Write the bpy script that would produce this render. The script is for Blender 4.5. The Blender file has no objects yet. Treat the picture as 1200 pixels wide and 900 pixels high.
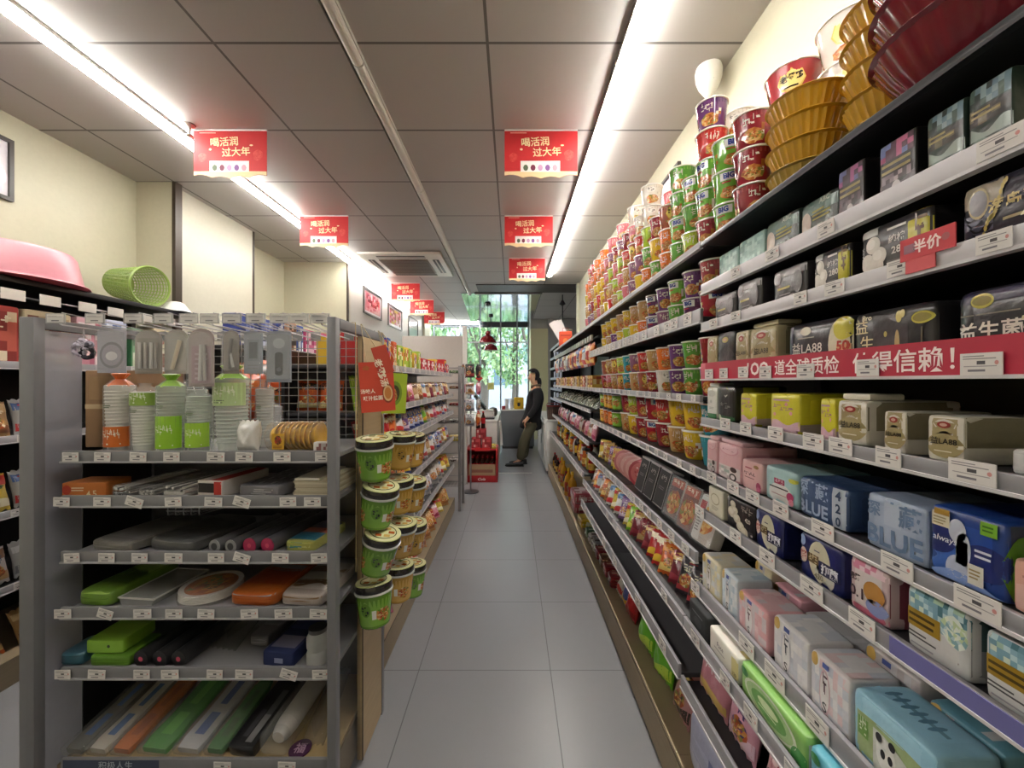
import bpy, bmesh, math, random
from mathutils import Vector, Matrix, Euler, noise
random.seed(7)
sc = bpy.context.scene
# ---------------------------------------------------------------- camera, sky, exposure
F, CX, CY, H = 461.0, 600.0, 447.5, 1.36      # focal length in px of a 1200x900 frame, vanishing point, eye height
CEIL = H + 1.485
cam_d = bpy.data.cameras.new('camera'); cam = bpy.data.objects.new('camera', cam_d)
sc.collection.objects.link(cam)
cam.location = (0, 0, H); cam.rotation_euler = (math.pi/2, 0, 0)
cam_d.sensor_width = 36; cam_d.lens = 36*F/1200; cam_d.shift_y = -2.5/1200
cam_d.clip_start = .02
sc.camera = cam
TUBE = 26.0
SKY = 11.0
EXPO = 1.35
w = bpy.data.worlds.new('sky'); sc.world = w; w.use_nodes = True
nt = w.node_tree; bg = nt.nodes['Background']
sk = nt.nodes.new('ShaderNodeTexSky'); sk.sky_type = 'HOSEK_WILKIE'; sk.turbidity = 6; sk.ground_albedo = .4
sk.sun_direction = (0.4, 0.5, 0.75)
hs = nt.nodes.new('ShaderNodeHueSaturation'); hs.inputs['Saturation'].default_value = .4; nt.links.new(sk.outputs[0], hs.inputs['Color']); nt.links.new(hs.outputs[0], bg.inputs[0]); bg.inputs[1].default_value = SKY
sc.view_settings.view_transform = 'Standard'; sc.view_settings.look = 'None'
sc.view_settings.gamma = 1; sc.view_settings.exposure = EXPO; sc.view_settings.use_curve_mapping = False
try:
    sc.cycles.use_denoising = True; sc.cycles.max_bounces = 8; sc.cycles.transparent_max_bounces = 16
    sc.cycles.diffuse_bounces = 5; sc.cycles.sample_clamp_indirect = 6
    sc.cycles.caustics_reflective = False; sc.cycles.caustics_refractive = False
except Exception: pass
C = sc.collection.objects
PI = math.pi
def YX(px, X): return F*X/(px-CX)             # depth at which the plane x=X crosses picture column px
def lin(c): return c/12.92 if c <= .04045 else ((c+.055)/1.055)**2.4
_hc = {}
def hx(s):
    if not isinstance(s, str): return s
    if s not in _hc: _hc[s] = tuple(lin(int(s[i:i+2], 16)/255) for i in (0, 2, 4)) + (1.0,)
    return _hc[s]
# ---------------------------------------------------------------- materials
_M = {}
def M(kind):
    if kind in _M: return _M[kind]
    m = bpy.data.materials.new(kind); m.use_nodes = True; _M[kind] = m
    t = m.node_tree; N = t.nodes; K = t.links; p = N['Principled BSDF']
    a = N.new('ShaderNodeAttribute'); a.attribute_name = 'Col'
    n = N.new('ShaderNodeTexNoise'); n.inputs['Scale'].default_value = 40; n.inputs['Detail'].default_value = 2
    tc = N.new('ShaderNodeTexCoord'); K.new(tc.outputs['Object'], n.inputs['Vector'])
    r = N.new('ShaderNodeMapRange'); r.inputs['To Min'].default_value = .94; r.inputs['To Max'].default_value = 1.04
    K.new(n.outputs[0], r.inputs['Value'])
    mx = N.new('ShaderNodeVectorMath'); mx.operation = 'SCALE'
    K.new(a.outputs['Color'], mx.inputs[0]); K.new(r.outputs[0], mx.inputs['Scale'])
    K.new(mx.outputs[0], p.inputs['Base Color'])
    def bump(scale, strength, dist=.002):
        n2 = N.new('ShaderNodeTexNoise'); n2.inputs['Scale'].default_value = scale; n2.inputs['Detail'].default_value = 3
        K.new(tc.outputs['Object'], n2.inputs['Vector'])
        b = N.new('ShaderNodeBump'); b.inputs['Strength'].default_value = strength; b.inputs['Distance'].default_value = dist
        K.new(n2.outputs[0], b.inputs['Height']); K.new(b.outputs[0], p.inputs['Normal'])
    R = p.inputs['Roughness']; S = p.inputs['Specular IOR Level']
    if kind == 'paper': R.default_value = .65
    elif kind == 'plastic': R.default_value = .35
    elif kind == 'gloss': R.default_value = .15; p.inputs['Coat Weight'].default_value = .5
    elif kind == 'film': R.default_value = .28; p.inputs['Coat Weight'].default_value = .25; p.inputs['Coat Roughness'].default_value = .12; bump(30, .45, .006)
    elif kind == 'metal': R.default_value = .4; p.inputs['Metallic'].default_value = .85
    elif kind == 'enamel': R.default_value = .42; bump(300, .05)
    elif kind == 'cloth': R.default_value = .9; bump(120, .3, .003)
    elif kind == 'skin': R.default_value = .55; p.inputs['Subsurface Weight'].default_value = .1
    elif kind == 'leaf': R.default_value = .6
    elif kind == 'wood':
        R.default_value = .5; wv = N.new('ShaderNodeTexNoise'); wv.inputs['Scale'].default_value = 6; wv.inputs['Detail'].default_value = 4
        mp = N.new('ShaderNodeMapping'); mp.inputs['Scale'].default_value = (1, 1, 12)
        K.new(tc.outputs['Object'], mp.inputs[0]); K.new(mp.outputs[0], wv.inputs['Vector']); K.new(wv.outputs[0], r.inputs['Value'])
        r.inputs['To Min'].default_value = .85; r.inputs['To Max'].default_value = 1.12
    elif kind in ('wrap', 'clear', 'acrylic', 'pane'):
        fac = {'wrap': .12, 'clear': .42, 'acrylic': .62, 'pane': .03}[kind]
        R.default_value = {'wrap': .12, 'clear': .2, 'acrylic': .3, 'pane': .03}[kind]
        if kind in ('wrap',): bump(60, .8, .01)
        tr = N.new('ShaderNodeBsdfTransparent'); ms = N.new('ShaderNodeMixShader')
        fr = N.new('ShaderNodeLayerWeight'); fr.inputs[0].default_value = .5; pw = N.new('ShaderNodeMath'); pw.operation = 'POWER'; pw.inputs[1].default_value = 4; K.new(fr.outputs['Facing'], pw.inputs[0]); fm = N.new('ShaderNodeMath'); fm.operation = 'MULTIPLY'; fm.inputs[1].default_value = .5; K.new(pw.outputs[0], fm.inputs[0])
        ad = N.new('ShaderNodeMath'); ad.operation = 'ADD'; ad.use_clamp = True; ad.inputs[1].default_value = fac
        K.new(fm.outputs[0], ad.inputs[0]); K.new(ad.outputs[0], ms.inputs[0])
        K.new(tr.outputs[0], ms.inputs[1]); K.new(p.outputs[0], ms.inputs[2])
        K.new(ms.outputs[0], N['Material Output'].inputs[0])
    elif kind == 'mirror': R.default_value = .08; p.inputs['Metallic'].default_value = 1; bump(3, .12, .02)
    elif kind == 'tube':
        K.new(mx.outputs[0], p.inputs['Emission Color']); p.inputs['Emission Strength'].default_value = TUBE
    return m
def tiles(name, base, line, px, py, ox, oy, lw, rough, spec=.5, var=.04):
    m = bpy.data.materials.new(name); m.use_nodes = True; t = m.node_tree; N = t.nodes; K = t.links; p = N['Principled BSDF']
    g = N.new('ShaderNodeNewGeometry'); s = N.new('ShaderNodeSeparateXYZ'); K.new(g.outputs['Position'], s.inputs[0])
    def mth(op, a, b=None):
        q = N.new('ShaderNodeMath'); q.operation = op
        for i, z in enumerate((a, b)):
            if z is None: continue
            if isinstance(z, (int, float)): q.inputs[i].default_value = z
            else: K.new(z, q.inputs[i])
        return q.outputs[0]
    def ln(o, per, off):
        a = mth('DIVIDE', mth('SUBTRACT', o, off), per); fr = mth('FRACT', mth('ADD', a, .5)); return mth('LESS_THAN', mth('ABSOLUTE', mth('SUBTRACT', fr, .5)), lw/per/2)
    k = mth('MAXIMUM', ln(s.outputs[0], px, ox), ln(s.outputs[1], py, oy))
    n = N.new('ShaderNodeTexNoise'); n.inputs['Scale'].default_value = 2.5; n.inputs['Detail'].default_value = 5; K.new(g.outputs['Position'], n.inputs['Vector'])
    r = N.new('ShaderNodeMapRange'); r.inputs['To Min'].default_value = 1-var; r.inputs['To Max'].default_value = 1+var; K.new(n.outputs[0], r.inputs[0])
    sv = N.new('ShaderNodeVectorMath'); sv.operation = 'SCALE'; sv.inputs[0].default_value = hx(base)[:3]; K.new(r.outputs[0], sv.inputs['Scale'])
    mi = N.new('ShaderNodeMix'); mi.data_type = 'RGBA'; K.new(k, mi.inputs[0]); K.new(sv.outputs[0], mi.inputs[6]); mi.inputs[7].default_value = hx(line)
    K.new(mi.outputs[2], p.inputs['Base Color'])
    r2 = N.new('ShaderNodeMapRange'); r2.inputs['To Min'].default_value = rough-.06; r2.inputs['To Max'].default_value = rough+.1; K.new(n.outputs[0], r2.inputs[0])
    K.new(r2.outputs[0], p.inputs['Roughness']); p.inputs['Specular IOR Level'].default_value = spec
    b = N.new('ShaderNodeBump'); b.invert = True; b.inputs['Strength'].default_value = .5; b.inputs['Distance'].default_value = .002
    K.new(k, b.inputs['Height']); K.new(b.outputs[0], p.inputs['Normal'])
    _M[name] = m; return m
# ---------------------------------------------------------------- mesh builder
_TX = {}
def text2d(s, bold=0.0):
    key = (s, bold)
    if key in _TX: return _TX[key]
    cu = bpy.data.curves.new('t', 'FONT'); cu.body = s; cu.size = 1; cu.resolution_u = 2; cu.offset = bold
    o = bpy.data.objects.new('t', cu); C.link(o)
    dg = bpy.context.evaluated_depsgraph_get(); ev = o.evaluated_get(dg); me = ev.to_mesh()
    vs = [(v.co.x, v.co.y) for v in me.vertices]; fs = [tuple(p.vertices) for p in me.polygons]
    ev.to_mesh_clear(); bpy.data.objects.remove(o); bpy.data.curves.remove(cu)
    if vs:
        x0 = min(v[0] for v in vs); x1 = max(v[0] for v in vs); y0 = min(v[1] for v in vs); y1 = max(v[1] for v in vs)
        vs = [(v[0]-(x0+x1)/2, v[1]-(y0+y1)/2) for v in vs]; r = (vs, fs, x1-x0, y1-y0)
    else: r = ([], [], 1, 1)
    _TX[key] = r; return r
class MB:
    def __init__(s, mat='plastic'):
        s.v = []; s.f = []; s.c = []; s.mi = []; s.mats = []; s.X = None; s.mat(mat)
    def mat(s, k):
        if k not in s.mats: s.mats.append(k)
        s.k = s.mats.index(k); return s
    def add(s, vs, fs, col):
        b = len(s.v); X = s.X
        s.v += [tuple(X @ Vector(p)) for p in vs] if X is not None else [tuple(p) for p in vs]
        one = not isinstance(col, list); cc = hx(col) if one else None
        for i, f in enumerate(fs):
            s.f.append(tuple(b+j for j in f)); s.c.append(cc if one else hx(col[i])); s.mi.append(s.k)
    def box(s, x0, x1, y0, y1, z0, z1, col):
        s.add([(x, y, z) for x in (x0, x1) for y in (y0, y1) for z in (z0, z1)],
              [(0, 1, 3, 2), (4, 6, 7, 5), (0, 4, 5, 1), (2, 3, 7, 6), (0, 2, 6, 4), (1, 5, 7, 3)], col)
    def bbox(s, x0, x1, y0, y1, z0, z1, col, r=.004, seg=2):
        bm = bmesh.new(); bmesh.ops.create_cube(bm, size=1)
        for v in bm.verts: v.co = Vector(((x0+x1)/2+v.co.x*(x1-x0), (y0+y1)/2+v.co.y*(y1-y0), (z0+z1)/2+v.co.z*(z1-z0)))
        r = min(r, .45*min(x1-x0, y1-y0, z1-z0))
        bmesh.ops.bevel(bm, geom=bm.edges[:], offset=r, segments=seg, affect='EDGES', profile=.5)
        bm.verts.index_update(); s.add([v.co[:] for v in bm.verts], [[v.index for v in f.verts] for f in bm.faces], col); bm.free()
    def rings(s, rs, col, cap=True):            # rs: list of rings (equal counts), col one colour or one per band
        n = len(rs[0]); vs = [p for r in rs for p in r]; fs = []; cl = []
        for i in range(len(rs)-1):
            for j in range(n):
                fs.append((i*n+j, i*n+(j+1) % n, (i+1)*n+(j+1) % n, (i+1)*n+j)); cl.append(col[i] if isinstance(col, list) else col)
        if cap:
            c0, c1 = cl[0], cl[-1]
            if cap != 'e': fs.append(tuple(range(n-1, -1, -1))); cl.append(c0)
            if cap != 'b': fs.append(tuple(range((len(rs)-1)*n, len(rs)*n))); cl.append(c1)
        s.add(vs, fs, cl)
    def lathe(s, prof, n, col, o=(0, 0, 0), rib=0, amp=0, cap=True):
        rs = []
        for r, z in prof:
            rs.append([(o[0]+(r+(amp*math.cos(rib*2*PI*j/n) if rib else 0))*math.sin(2*PI*j/n), o[1]-(r+(amp*math.cos(rib*2*PI*j/n) if rib else 0))*math.cos(2*PI*j/n), o[2]+z) for j in range(n)])
        s.rings(rs, col, cap)
    def path(s, pts, r, n, col, closed=False):
        pts = [Vector(p) for p in pts]; rs = []; up = Vector((.13, .07, 1)).normalized()
        for i, p in enumerate(pts):
            a = pts[i-1] if i else (pts[-1] if closed else p); b = pts[i+1] if i < len(pts)-1 else (pts[0] if closed else p)
            t = (b-a).normalized(); u = t.cross(up)
            if u.length < .05: u = t.cross(Vector((1, 0, 0)))
            u.normalize(); w_ = t.cross(u); rr = r[i] if isinstance(r, (list, tuple)) else r
            rs.append([tuple(p+u*rr*math.cos(2*PI*j/n)+w_*rr*math.sin(2*PI*j/n)) for j in range(n)])
        if closed: rs.append(rs[0])
        s.rings(rs, col, not closed)
    def grid(s, nx, ny, fn, col):
        vs = [fn(i/nx, j/ny) for j in range(ny+1) for i in range(nx+1)]
        fs = [(j*(nx+1)+i, j*(nx+1)+i+1, (j+1)*(nx+1)+i+1, (j+1)*(nx+1)+i) for j in range(ny) for i in range(nx)]
        s.add(vs, fs, [col((f % nx+.5)/nx, (f//nx+.5)/ny) for f in range(nx*ny)] if callable(col) else col)
    def superbox(s, w, d, h, n, col, y0=0.0, z0=0.0):
        T = [-1, -.93, -.7, -.35, 0, .35, .7, .93, 1]; vs = []; ix = {}; fs = []
        def vid(p):
            k = tuple(round(q, 4) for q in p)
            if k not in ix:
                r = sum(abs(q)**n for q in p)**(1/n); ix[k] = len(vs)
                vs.append((p[0]/r*w/2, y0+d/2+p[1]/r*d/2, z0+h/2+p[2]/r*h/2))
            return ix[k]
        for ax in range(3):
            for sg in (-1, 1):
                for i in range(8):
                    for j in range(8):
                        q = []
                        for a, b in ((T[i], T[j]), (T[i+1], T[j]), (T[i+1], T[j+1]), (T[i], T[j+1])):
                            p = [0, 0, 0]; p[ax] = sg; p[(ax+1) % 3] = a; p[(ax+2) % 3] = b; q.append(vid(p))
                        fs.append(tuple(q) if sg > 0 else tuple(q[::-1]))
        s.add(vs, fs, col)
    def mesh(s, smooth=40):
        me = bpy.data.meshes.new('m'); me.from_pydata(s.v, [], s.f)
        for k in s.mats: me.materials.append(M(k))
        me.polygons.foreach_set('material_index', s.mi)
        a = me.attributes.new('Col', 'FLOAT_COLOR', 'FACE'); a.data.foreach_set('color', [q for c in s.c for q in c])
        if smooth:
            me.polygons.foreach_set('use_smooth', [True]*len(s.f)); me.set_sharp_from_angle(angle=math.radians(smooth))
        me.update(); return me
    def build(s, name, parent=None, **k):
        return obj(name, s.mesh(k.pop('smooth', 40)), parent, **k)
_labels = {}
def obj(name, me, parent=None, loc=None, rot=None, label=None, cat=None, group=None, kind=None):
    o = bpy.data.objects.new(name, me); C.link(o)
    if parent: o.parent = parent
    if loc is not None: o.location = loc
    if rot is not None: o.rotation_euler = rot if not isinstance(rot, (int, float)) else (0, 0, rot)
    tag(o, label, cat, group, kind); return o
def tag(o, label=None, cat=None, group=None, kind=None):
    if label:
        import re
        n = len(re.findall(r"[A-Za-z0-9][A-Za-z0-9'\u2019-]*", label))
        if not 4 <= n <= 16: print('LABELWORDS', n, label)
        if cat and label in _labels: print('DUPLABEL', label)
        _labels[label] = 1; o['label'] = label
    if cat: o['category'] = cat
    if group: o['group'] = group
    if kind: o['kind'] = kind
def empty(name, loc, rot=None, **k):
    o = obj(name, None, None, loc, rot, **k); o.empty_display_size = .05; return o
ORD = 'first second third fourth fifth sixth seventh eighth ninth tenth eleventh twelfth thirteenth fourteenth fifteenth sixteenth seventeenth eighteenth nineteenth twentieth'.split()
class Face:                                    # a surface that printing can be laid on; coordinates 0..1 across and up
    def __init__(s, m, w, h, fn): s.m = m; s.w = w; s.h = h; s.fn = fn
    def rect(s, a, b, c, d, col, l=1, nx=6, ny=5): s.m.grid(nx, ny, lambda i, j: s.fn(a+(c-a)*i, b+(d-b)*j, l), col)
    def wave(s, b, d, col, l=1, amp=.05, fr=1.0, ph=0.0, a=.02, c=.98):
        s.m.grid(12, 4, lambda i, j: s.fn(a+(c-a)*i, b+(d+amp*math.sin(2*PI*(fr*i+ph))-b)*j, l), col)
    def disc(s, x, y, rx, ry, col, l=1, n=20):
        vs = [s.fn(x, y, l)]+[s.fn(x+rx*k*math.cos(2*PI*i/n), y+ry*k*math.sin(2*PI*i/n), l) for k in (.5, 1) for i in range(n)]
        fs = [(0, 1+i, 1+(i+1) % n) for i in range(n)]+[(1+i, 1+n+i, 1+n+(i+1) % n, 1+(i+1) % n) for i in range(n)]
        s.m.add(vs, fs, col)
    def circ(s, x, y, r, col, l=1): s.disc(x, y, r*min(s.w, s.h)/s.w, r*min(s.w, s.h)/s.h, col, l)
    def blob(s, x, y, rx, ry, pal, l=1, seed=0, n=16, rings=4):
        R = random.Random(seed); P = lambda k, i: s.fn(x+rx*k/rings*math.cos(2*PI*(i+.5*(k % 2)+R.uniform(-.3, .3))/n)*R.uniform(.85, 1.12), y+ry*k/rings*math.sin(2*PI*(i+.5*(k % 2))/n)*R.uniform(.85, 1.12), l)
        vs = [s.fn(x, y, l)]+[P(k, i) for k in range(1, rings+1) for i in range(n)]; fs = [(0, 1+i, 1+(i+1) % n) for i in range(n)]
        for k in range(rings-1): fs += [(1+k*n+i, 1+k*n+n+i, 1+k*n+n+(i+1) % n, 1+k*n+(i+1) % n) for i in range(n)]
        s.m.add(vs, fs, [R.choice(pal) for _ in fs])
    def busy(s, a, b, c, d, nx, ny, pal, l=1, seed=0):
        R = random.Random(seed); s.m.grid(nx, ny, lambda i, j: s.fn(a+(c-a)*i, b+(d-b)*j, l), lambda i, j: R.choice(pal))
    def strokes(s, x, y, w, h, col, l=2, seed=0, cols=3, k=4):       # illegible small print
        R = random.Random(seed)
        for i in range(cols):
            for _ in range(k):
                cx = x-w/2+w*(i+R.uniform(.2, .8))/cols; cy = y-h/2+h*R.random()
                if R.random() < .5: a, b = w/cols*.38, h*.06
                else: a, b = w/cols*.08, h*.3
                s.rect(cx-a, cy-b, cx+a, cy+b, col, l, 1, 1)
    def lines(s, x, y, w, h, n, col, l=2, seed=0):
        R = random.Random(seed)
        for i in range(n):
            q = w*R.uniform(.55, 1); yy = y+h/2-h*(i+.5)/n; s.rect(x-w/2, yy-h/n*.22, x-w/2+q, yy+h/n*.22, col, l, 2, 1)
    def text(s, t, x, y, size, col, l=3, maxw=None, bold=.02, rot=0, sx=1.0, slant=0):
        vs, fs, tw, th = text2d(t, bold); k = size*s.h/max(th, .3); kx = k*sx
        if maxw and tw*kx > maxw*s.w: q = maxw*s.w/(tw*kx); kx *= q; k *= max(q, .7) if sx == 1 else 1
        cr, sr = math.cos(rot), math.sin(rot)
        out = []
        for a, b in vs:
            a, b = (a+slant*b)*kx, b*k; a, b = a*cr-b*sr, a*sr+b*cr
            out.append(s.fn(x+a/s.w, y+b/s.h, l))
        s.m.add(out, fs, col)
def flat(w, h, o=(0, 0, 0), m=None, eps=.0004): return Face(m, w, h, lambda a, b, l: (o[0]+(a-.5)*w, o[1]-eps*l, o[2]+b*h))
EPS = .0005
def soft(w, h, d, n, col, mat='film'):          # soft rectangular pack: faces for front, right side and top
    m = MB(mat); m.superbox(w, d, h, n, col)
    q01 = lambda t: min(.988, max(.012, t))
    def cl(a, b): return max(0.0, 1-min(.9999, abs(2*a-1))**n-min(.9999, abs(2*b-1))**n)**(1/n)
    fr = Face(m, w, h, lambda a, b, l: ((q01(a)-.5)*w, d/2-d/2*cl(q01(a), q01(b))-EPS*l, q01(b)*h))
    sd = Face(m, d, h, lambda a, b, l: (w/2*cl(a, b)+EPS*l, a*d, b*h))
    tp = Face(m, w, d, lambda a, b, l: ((a-.5)*w, b*d, h/2+h/2*cl(a, b)+EPS*l))
    return m, fr, sd, tp
def bagm(w, h, t, col, seed=0, mat='film', crimp=.05, wr=.12):
    m = MB(mat); R = random.Random(seed); ph = [R.uniform(0, 6) for _ in range(6)]
    def T(a, b):
        u = abs(2*a-1); v = abs(2*b-1)
        if v > 1-crimp*2: return .0008
        q = max(0, 1-u**2.6)**.6*max(0, 1-(v/(1-crimp*2))**4)**.7
        return .0008+t/2*q*(1+wr*(math.sin(9*a+ph[0]+3*b)*math.sin(7*b+ph[1])+.7*math.sin(17*a+ph[2])*math.sin(15*b+ph[3])))
    def xs(a, b): v = 2*b-1; return (a-.5)*w*(1-.07*(1-v*v))
    zz = lambda a, b: b*h+(.004*math.sin(a*60) if b in (0, 1) else 0)
    ff = lambda a, b, l: (xs(a, b), -T(a, b)-EPS*l, b*h)
    N = 14
    vs = [(xs(i/N, j/N), -T(i/N, j/N), zz(i/N, j/N)) for j in range(N+1) for i in range(N+1)]; n1 = len(vs)
    vs += [(xs(i/N, j/N), T(i/N, j/N), zz(i/N, j/N)) for j in range(N+1) for i in range(N+1)]
    fs = []
    for j in range(N):
        for i in range(N):
            a = j*(N+1)+i; fs.append((a, a+1, a+N+2, a+N+1)); fs.append((n1+a, n1+a+N+1, n1+a+N+2, n1+a+1))
    per = [i for i in range(N+1)]+[(j)*(N+1)+N for j in range(1, N+1)]+[N*(N+1)+i for i in range(N-1, -1, -1)]+[j*(N+1) for j in range(N-1, 0, -1)]
    for i in range(len(per)): a, b = per[i], per[(i+1) % len(per)]; fs.append((a, n1+a, n1+b, b))
    m.add(vs, fs, col)
    bk = Face(m, w, h, lambda a, b, l: (-xs(a, b), T(a, b)+EPS*l, b*h))
    return m, Face(m, w, h, ff), bk
def cupm(r0, r1, h, col, n=28, mat='gloss', rim='f2efe8', foot=None):
    m = MB(mat)
    pr = [(r0*.9, 0), (r0, .004), (r0+(r1-r0)*.5, h*.5), (r1, h-.006)]
    m.lathe(pr, n, [foot or col, col, col])
    m.lathe([(r1, h-.006), (r1+.003, h-.005), (r1+.003, h-.001), (r1, h)], n, rim)
    W = 2*PI*r1
    f = Face(m, W, h, lambda a, b, l: ((r0+(r1-r0)*b+EPS*l)*math.sin((a-.5)*W/r1), -(r0+(r1-r0)*b+EPS*l)*math.cos((a-.5)*W/r1), b*h))
    return m, f
class Proto:
    def __init__(s, name, cat, me, kids=()): s.name = name; s.cat = cat; s.me = me; s.kids = kids
def inst(p, label, loc, rot=0, group=None, name=None, scale=None):
    o = obj(name or p.name, p.me, None, loc, rot, label=label, cat=p.cat, group=group)
    if scale: o.scale = scale
    for k in p.kids:
        c = obj(k[0], k[1], o)
        if len(k) > 2: c['label'] = k[2]
    return o
SURF = []                                       # heights of the supporting surfaces
def settle(o, zs=None, ymin=None):             # lower or lift a tilted thing so that its lowest point touches the surface under it
    R = o.rotation_euler.to_matrix() @ Matrix.Diagonal(o.scale); mz = 9; my = 9
    for me, off in [(o.data, Vector())]+[(c.data, c.location) for c in o.children]:
        for v in me.vertices: p = R @ (v.co+off); mz = min(mz, p.z); my = min(my, p.y)
    if zs is None: zs = max([z for z in SURF if z <= o.location.z+.0006] or [o.location.z])
    o.location.z = zs+.0006-mz
    if ymin is not None and o.location.y+my < ymin: o.location.y = ymin-my
def P(name, cat, m, kids=()): return Proto(name, cat, m.mesh(), [(k[0], k[1].mesh())+tuple(k[2:]) for k in kids])
# ---------------------------------------------------------------- the room
LX, RX = -2.79, 1.01
def plane_box(name, x0, x1, y0, y1, z0, z1, col, mat='enamel', kind='structure', **k):
    m = MB(mat); m.box(x0, x1, y0, y1, z0, z1, col); return m.build(name, smooth=0, kind=kind, **k)
ceil_m = tiles('ceiling_tiles', 'b2afac', '656260', .6, .598, -.108, 1.724, .013, .45, .4, .02)
floor_m = tiles('floor_tiles', '88888c', '5c5c60', .62, .576, .181, 1.855, .004, .3, .5, .05)
def tiled(name, x0, x1, y0, y1, z0, z1, mat):
    me = bpy.data.meshes.new(name); m = MB(); m.box(x0, x1, y0, y1, z0, z1, '888888')
    me.from_pydata(m.v, [], m.f); me.materials.append(mat); return obj(name, me, kind='structure')
tiled('floor', -3.0, 1.7, -1.6, 10.2, -.05, 0, floor_m)
tiled('ceiling', -3.0, 1.7, -1.6, 10.2, CEIL, CEIL+.05, ceil_m)
CREAM = 'bbb8a1'
plane_box('wall_right', RX, RX+.08, -1.6, 5.97, 0, CEIL, 'aca893')
plane_box('wall_back', -3.0, 1.7, -1.68, -1.6, 0, CEIL, CREAM)
m = MB('enamel'); m.box(LX-.08, LX, -1.6, 2.92, 0, CEIL, CREAM); m.box(LX-.002, LX+.002, 2.07, 2.075, 1.8, CEIL, 'efecd8'); m.build('wall_left', kind='structure', smooth=0)
m = MB('enamel'); m.box(LX-.08, -2.50, 2.92, 2.96, 0, CEIL, CREAM); m.box(-2.87, -2.56, 2.96, 3.90, 0, CEIL, 'c4c1b0')
m.box(-2.52, -2.494, 2.915, 2.975, 0, CEIL, '3a3026'); m.box(-2.575, -2.555, 3.88, 3.905, 0, CEIL, '3a3026')
m.build('pillar_left', kind='structure', smooth=0)
m = MB('enamel'); m.box(-2.91, -2.83, 3.9, 4.88, 0, CEIL, CREAM); m.box(-2.91, -2.04, 4.88, 4.96, 0, CEIL, CREAM); m.box(-2.05, -2.03, 4.87, 4.9, 0, CEIL, '3a3026')
m.build('wall_recess', kind='structure', smooth=0)
m = MB('enamel'); m.box(-2.14, -2.04, 4.96, 9.0, 0, CEIL, 'c9c6c0'); m.box(-2.14, -1.99, 9.0, 9.6, 0, CEIL, 'dcd8c2'); m.build('wall_front_left', kind='structure', smooth=0)
m = MB('enamel'); m.box(RX, 1.6, 5.89, 5.97, 0, CEIL, 'd5d8bd'); m.box(RX-.03, RX, 5.9, 5.99, 1.8, CEIL, 'd5d8bd'); m.box(1.5, 1.6, 5.97, 9.3, 0, CEIL, '8b8c8d'); m.box(.85, 1.5, 9.2, 9.3, 0, CEIL, '9a9c9b'); m.build('wall_till', kind='structure', smooth=0)
m = MB('enamel'); m.box(.44, .86, 9.3, 10.15, 0, 2.62, 'd8d9b0'); m.box(.44, .86, 9.3, 10.15, 2.62, CEIL, 'a6a7a0'); m.build('pillar_front', kind='structure', smooth=0)
m = MB('enamel'); m.box(-.55, 1.55, 5.98, 6.5, CEIL-.012, CEIL, '3b3834'); m.box(-.62, .5, 6.5, 6.56, CEIL-.03, CEIL, '6c6a68'); m.build('trim_ceiling', kind='structure', smooth=0)  # dark strip painted for the shaded ceiling gap, then a grey trim strip
m = MB('mirror'); m.add([(-.85, 6.56, CEIL-.012), (.48, 6.56, CEIL-.012), (.46, 10.1, CEIL-.012), (-1.03, 10.1, CEIL-.012)]+[(-.85, 6.56, CEIL-.001), (.48, 6.56, CEIL-.001), (.46, 10.1, CEIL-.001), (-1.03, 10.1, CEIL-.001)],
      [(0, 3, 2, 1), (4, 5, 6, 7), (0, 1, 5, 4), (1, 2, 6, 5), (2, 3, 7, 6), (3, 0, 4, 7)], 'dfe5f2'); m.build('ceiling_mirror', kind='structure', smooth=0)
m = MB('enamel'); m.box(-.36, .30, 5.84, 5.87, 0, .006, 'd0d0cc'); m.build('trim_threshold', kind='structure', smooth=0)
# shop window
m = MB('metal'); WY = 10.1
for x in (-2.0, -1.32, -.82, -.29, .13, .42): m.box(x-.018, x+.018, WY-.04, WY+.04, 0, CEIL, '8a949a')
m.box(-2.04, .44, WY-.035, WY+.035, 2.76, CEIL, '4a4f54'); m.box(-2.04, .44, WY-.03, WY+.03, 0, .12, '6a6f73'); m.box(-2.04, .44, WY-.03, WY+.03, 2.36, 2.39, 'c9d2d6')
fr = m.build('window_1', kind='structure', smooth=0)
m = MB('pane'); m.box(-2.03, .43, WY-.004, WY+.004, .12, 2.76, '20262a'); o = m.build('glass_pane', fr, smooth=0); o['kind'] = 'structure'
plane_box('pavement_outside', -9, 9, 10.25, 26, -.1, -.02, 'b4b5b1', 'paper')
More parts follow.
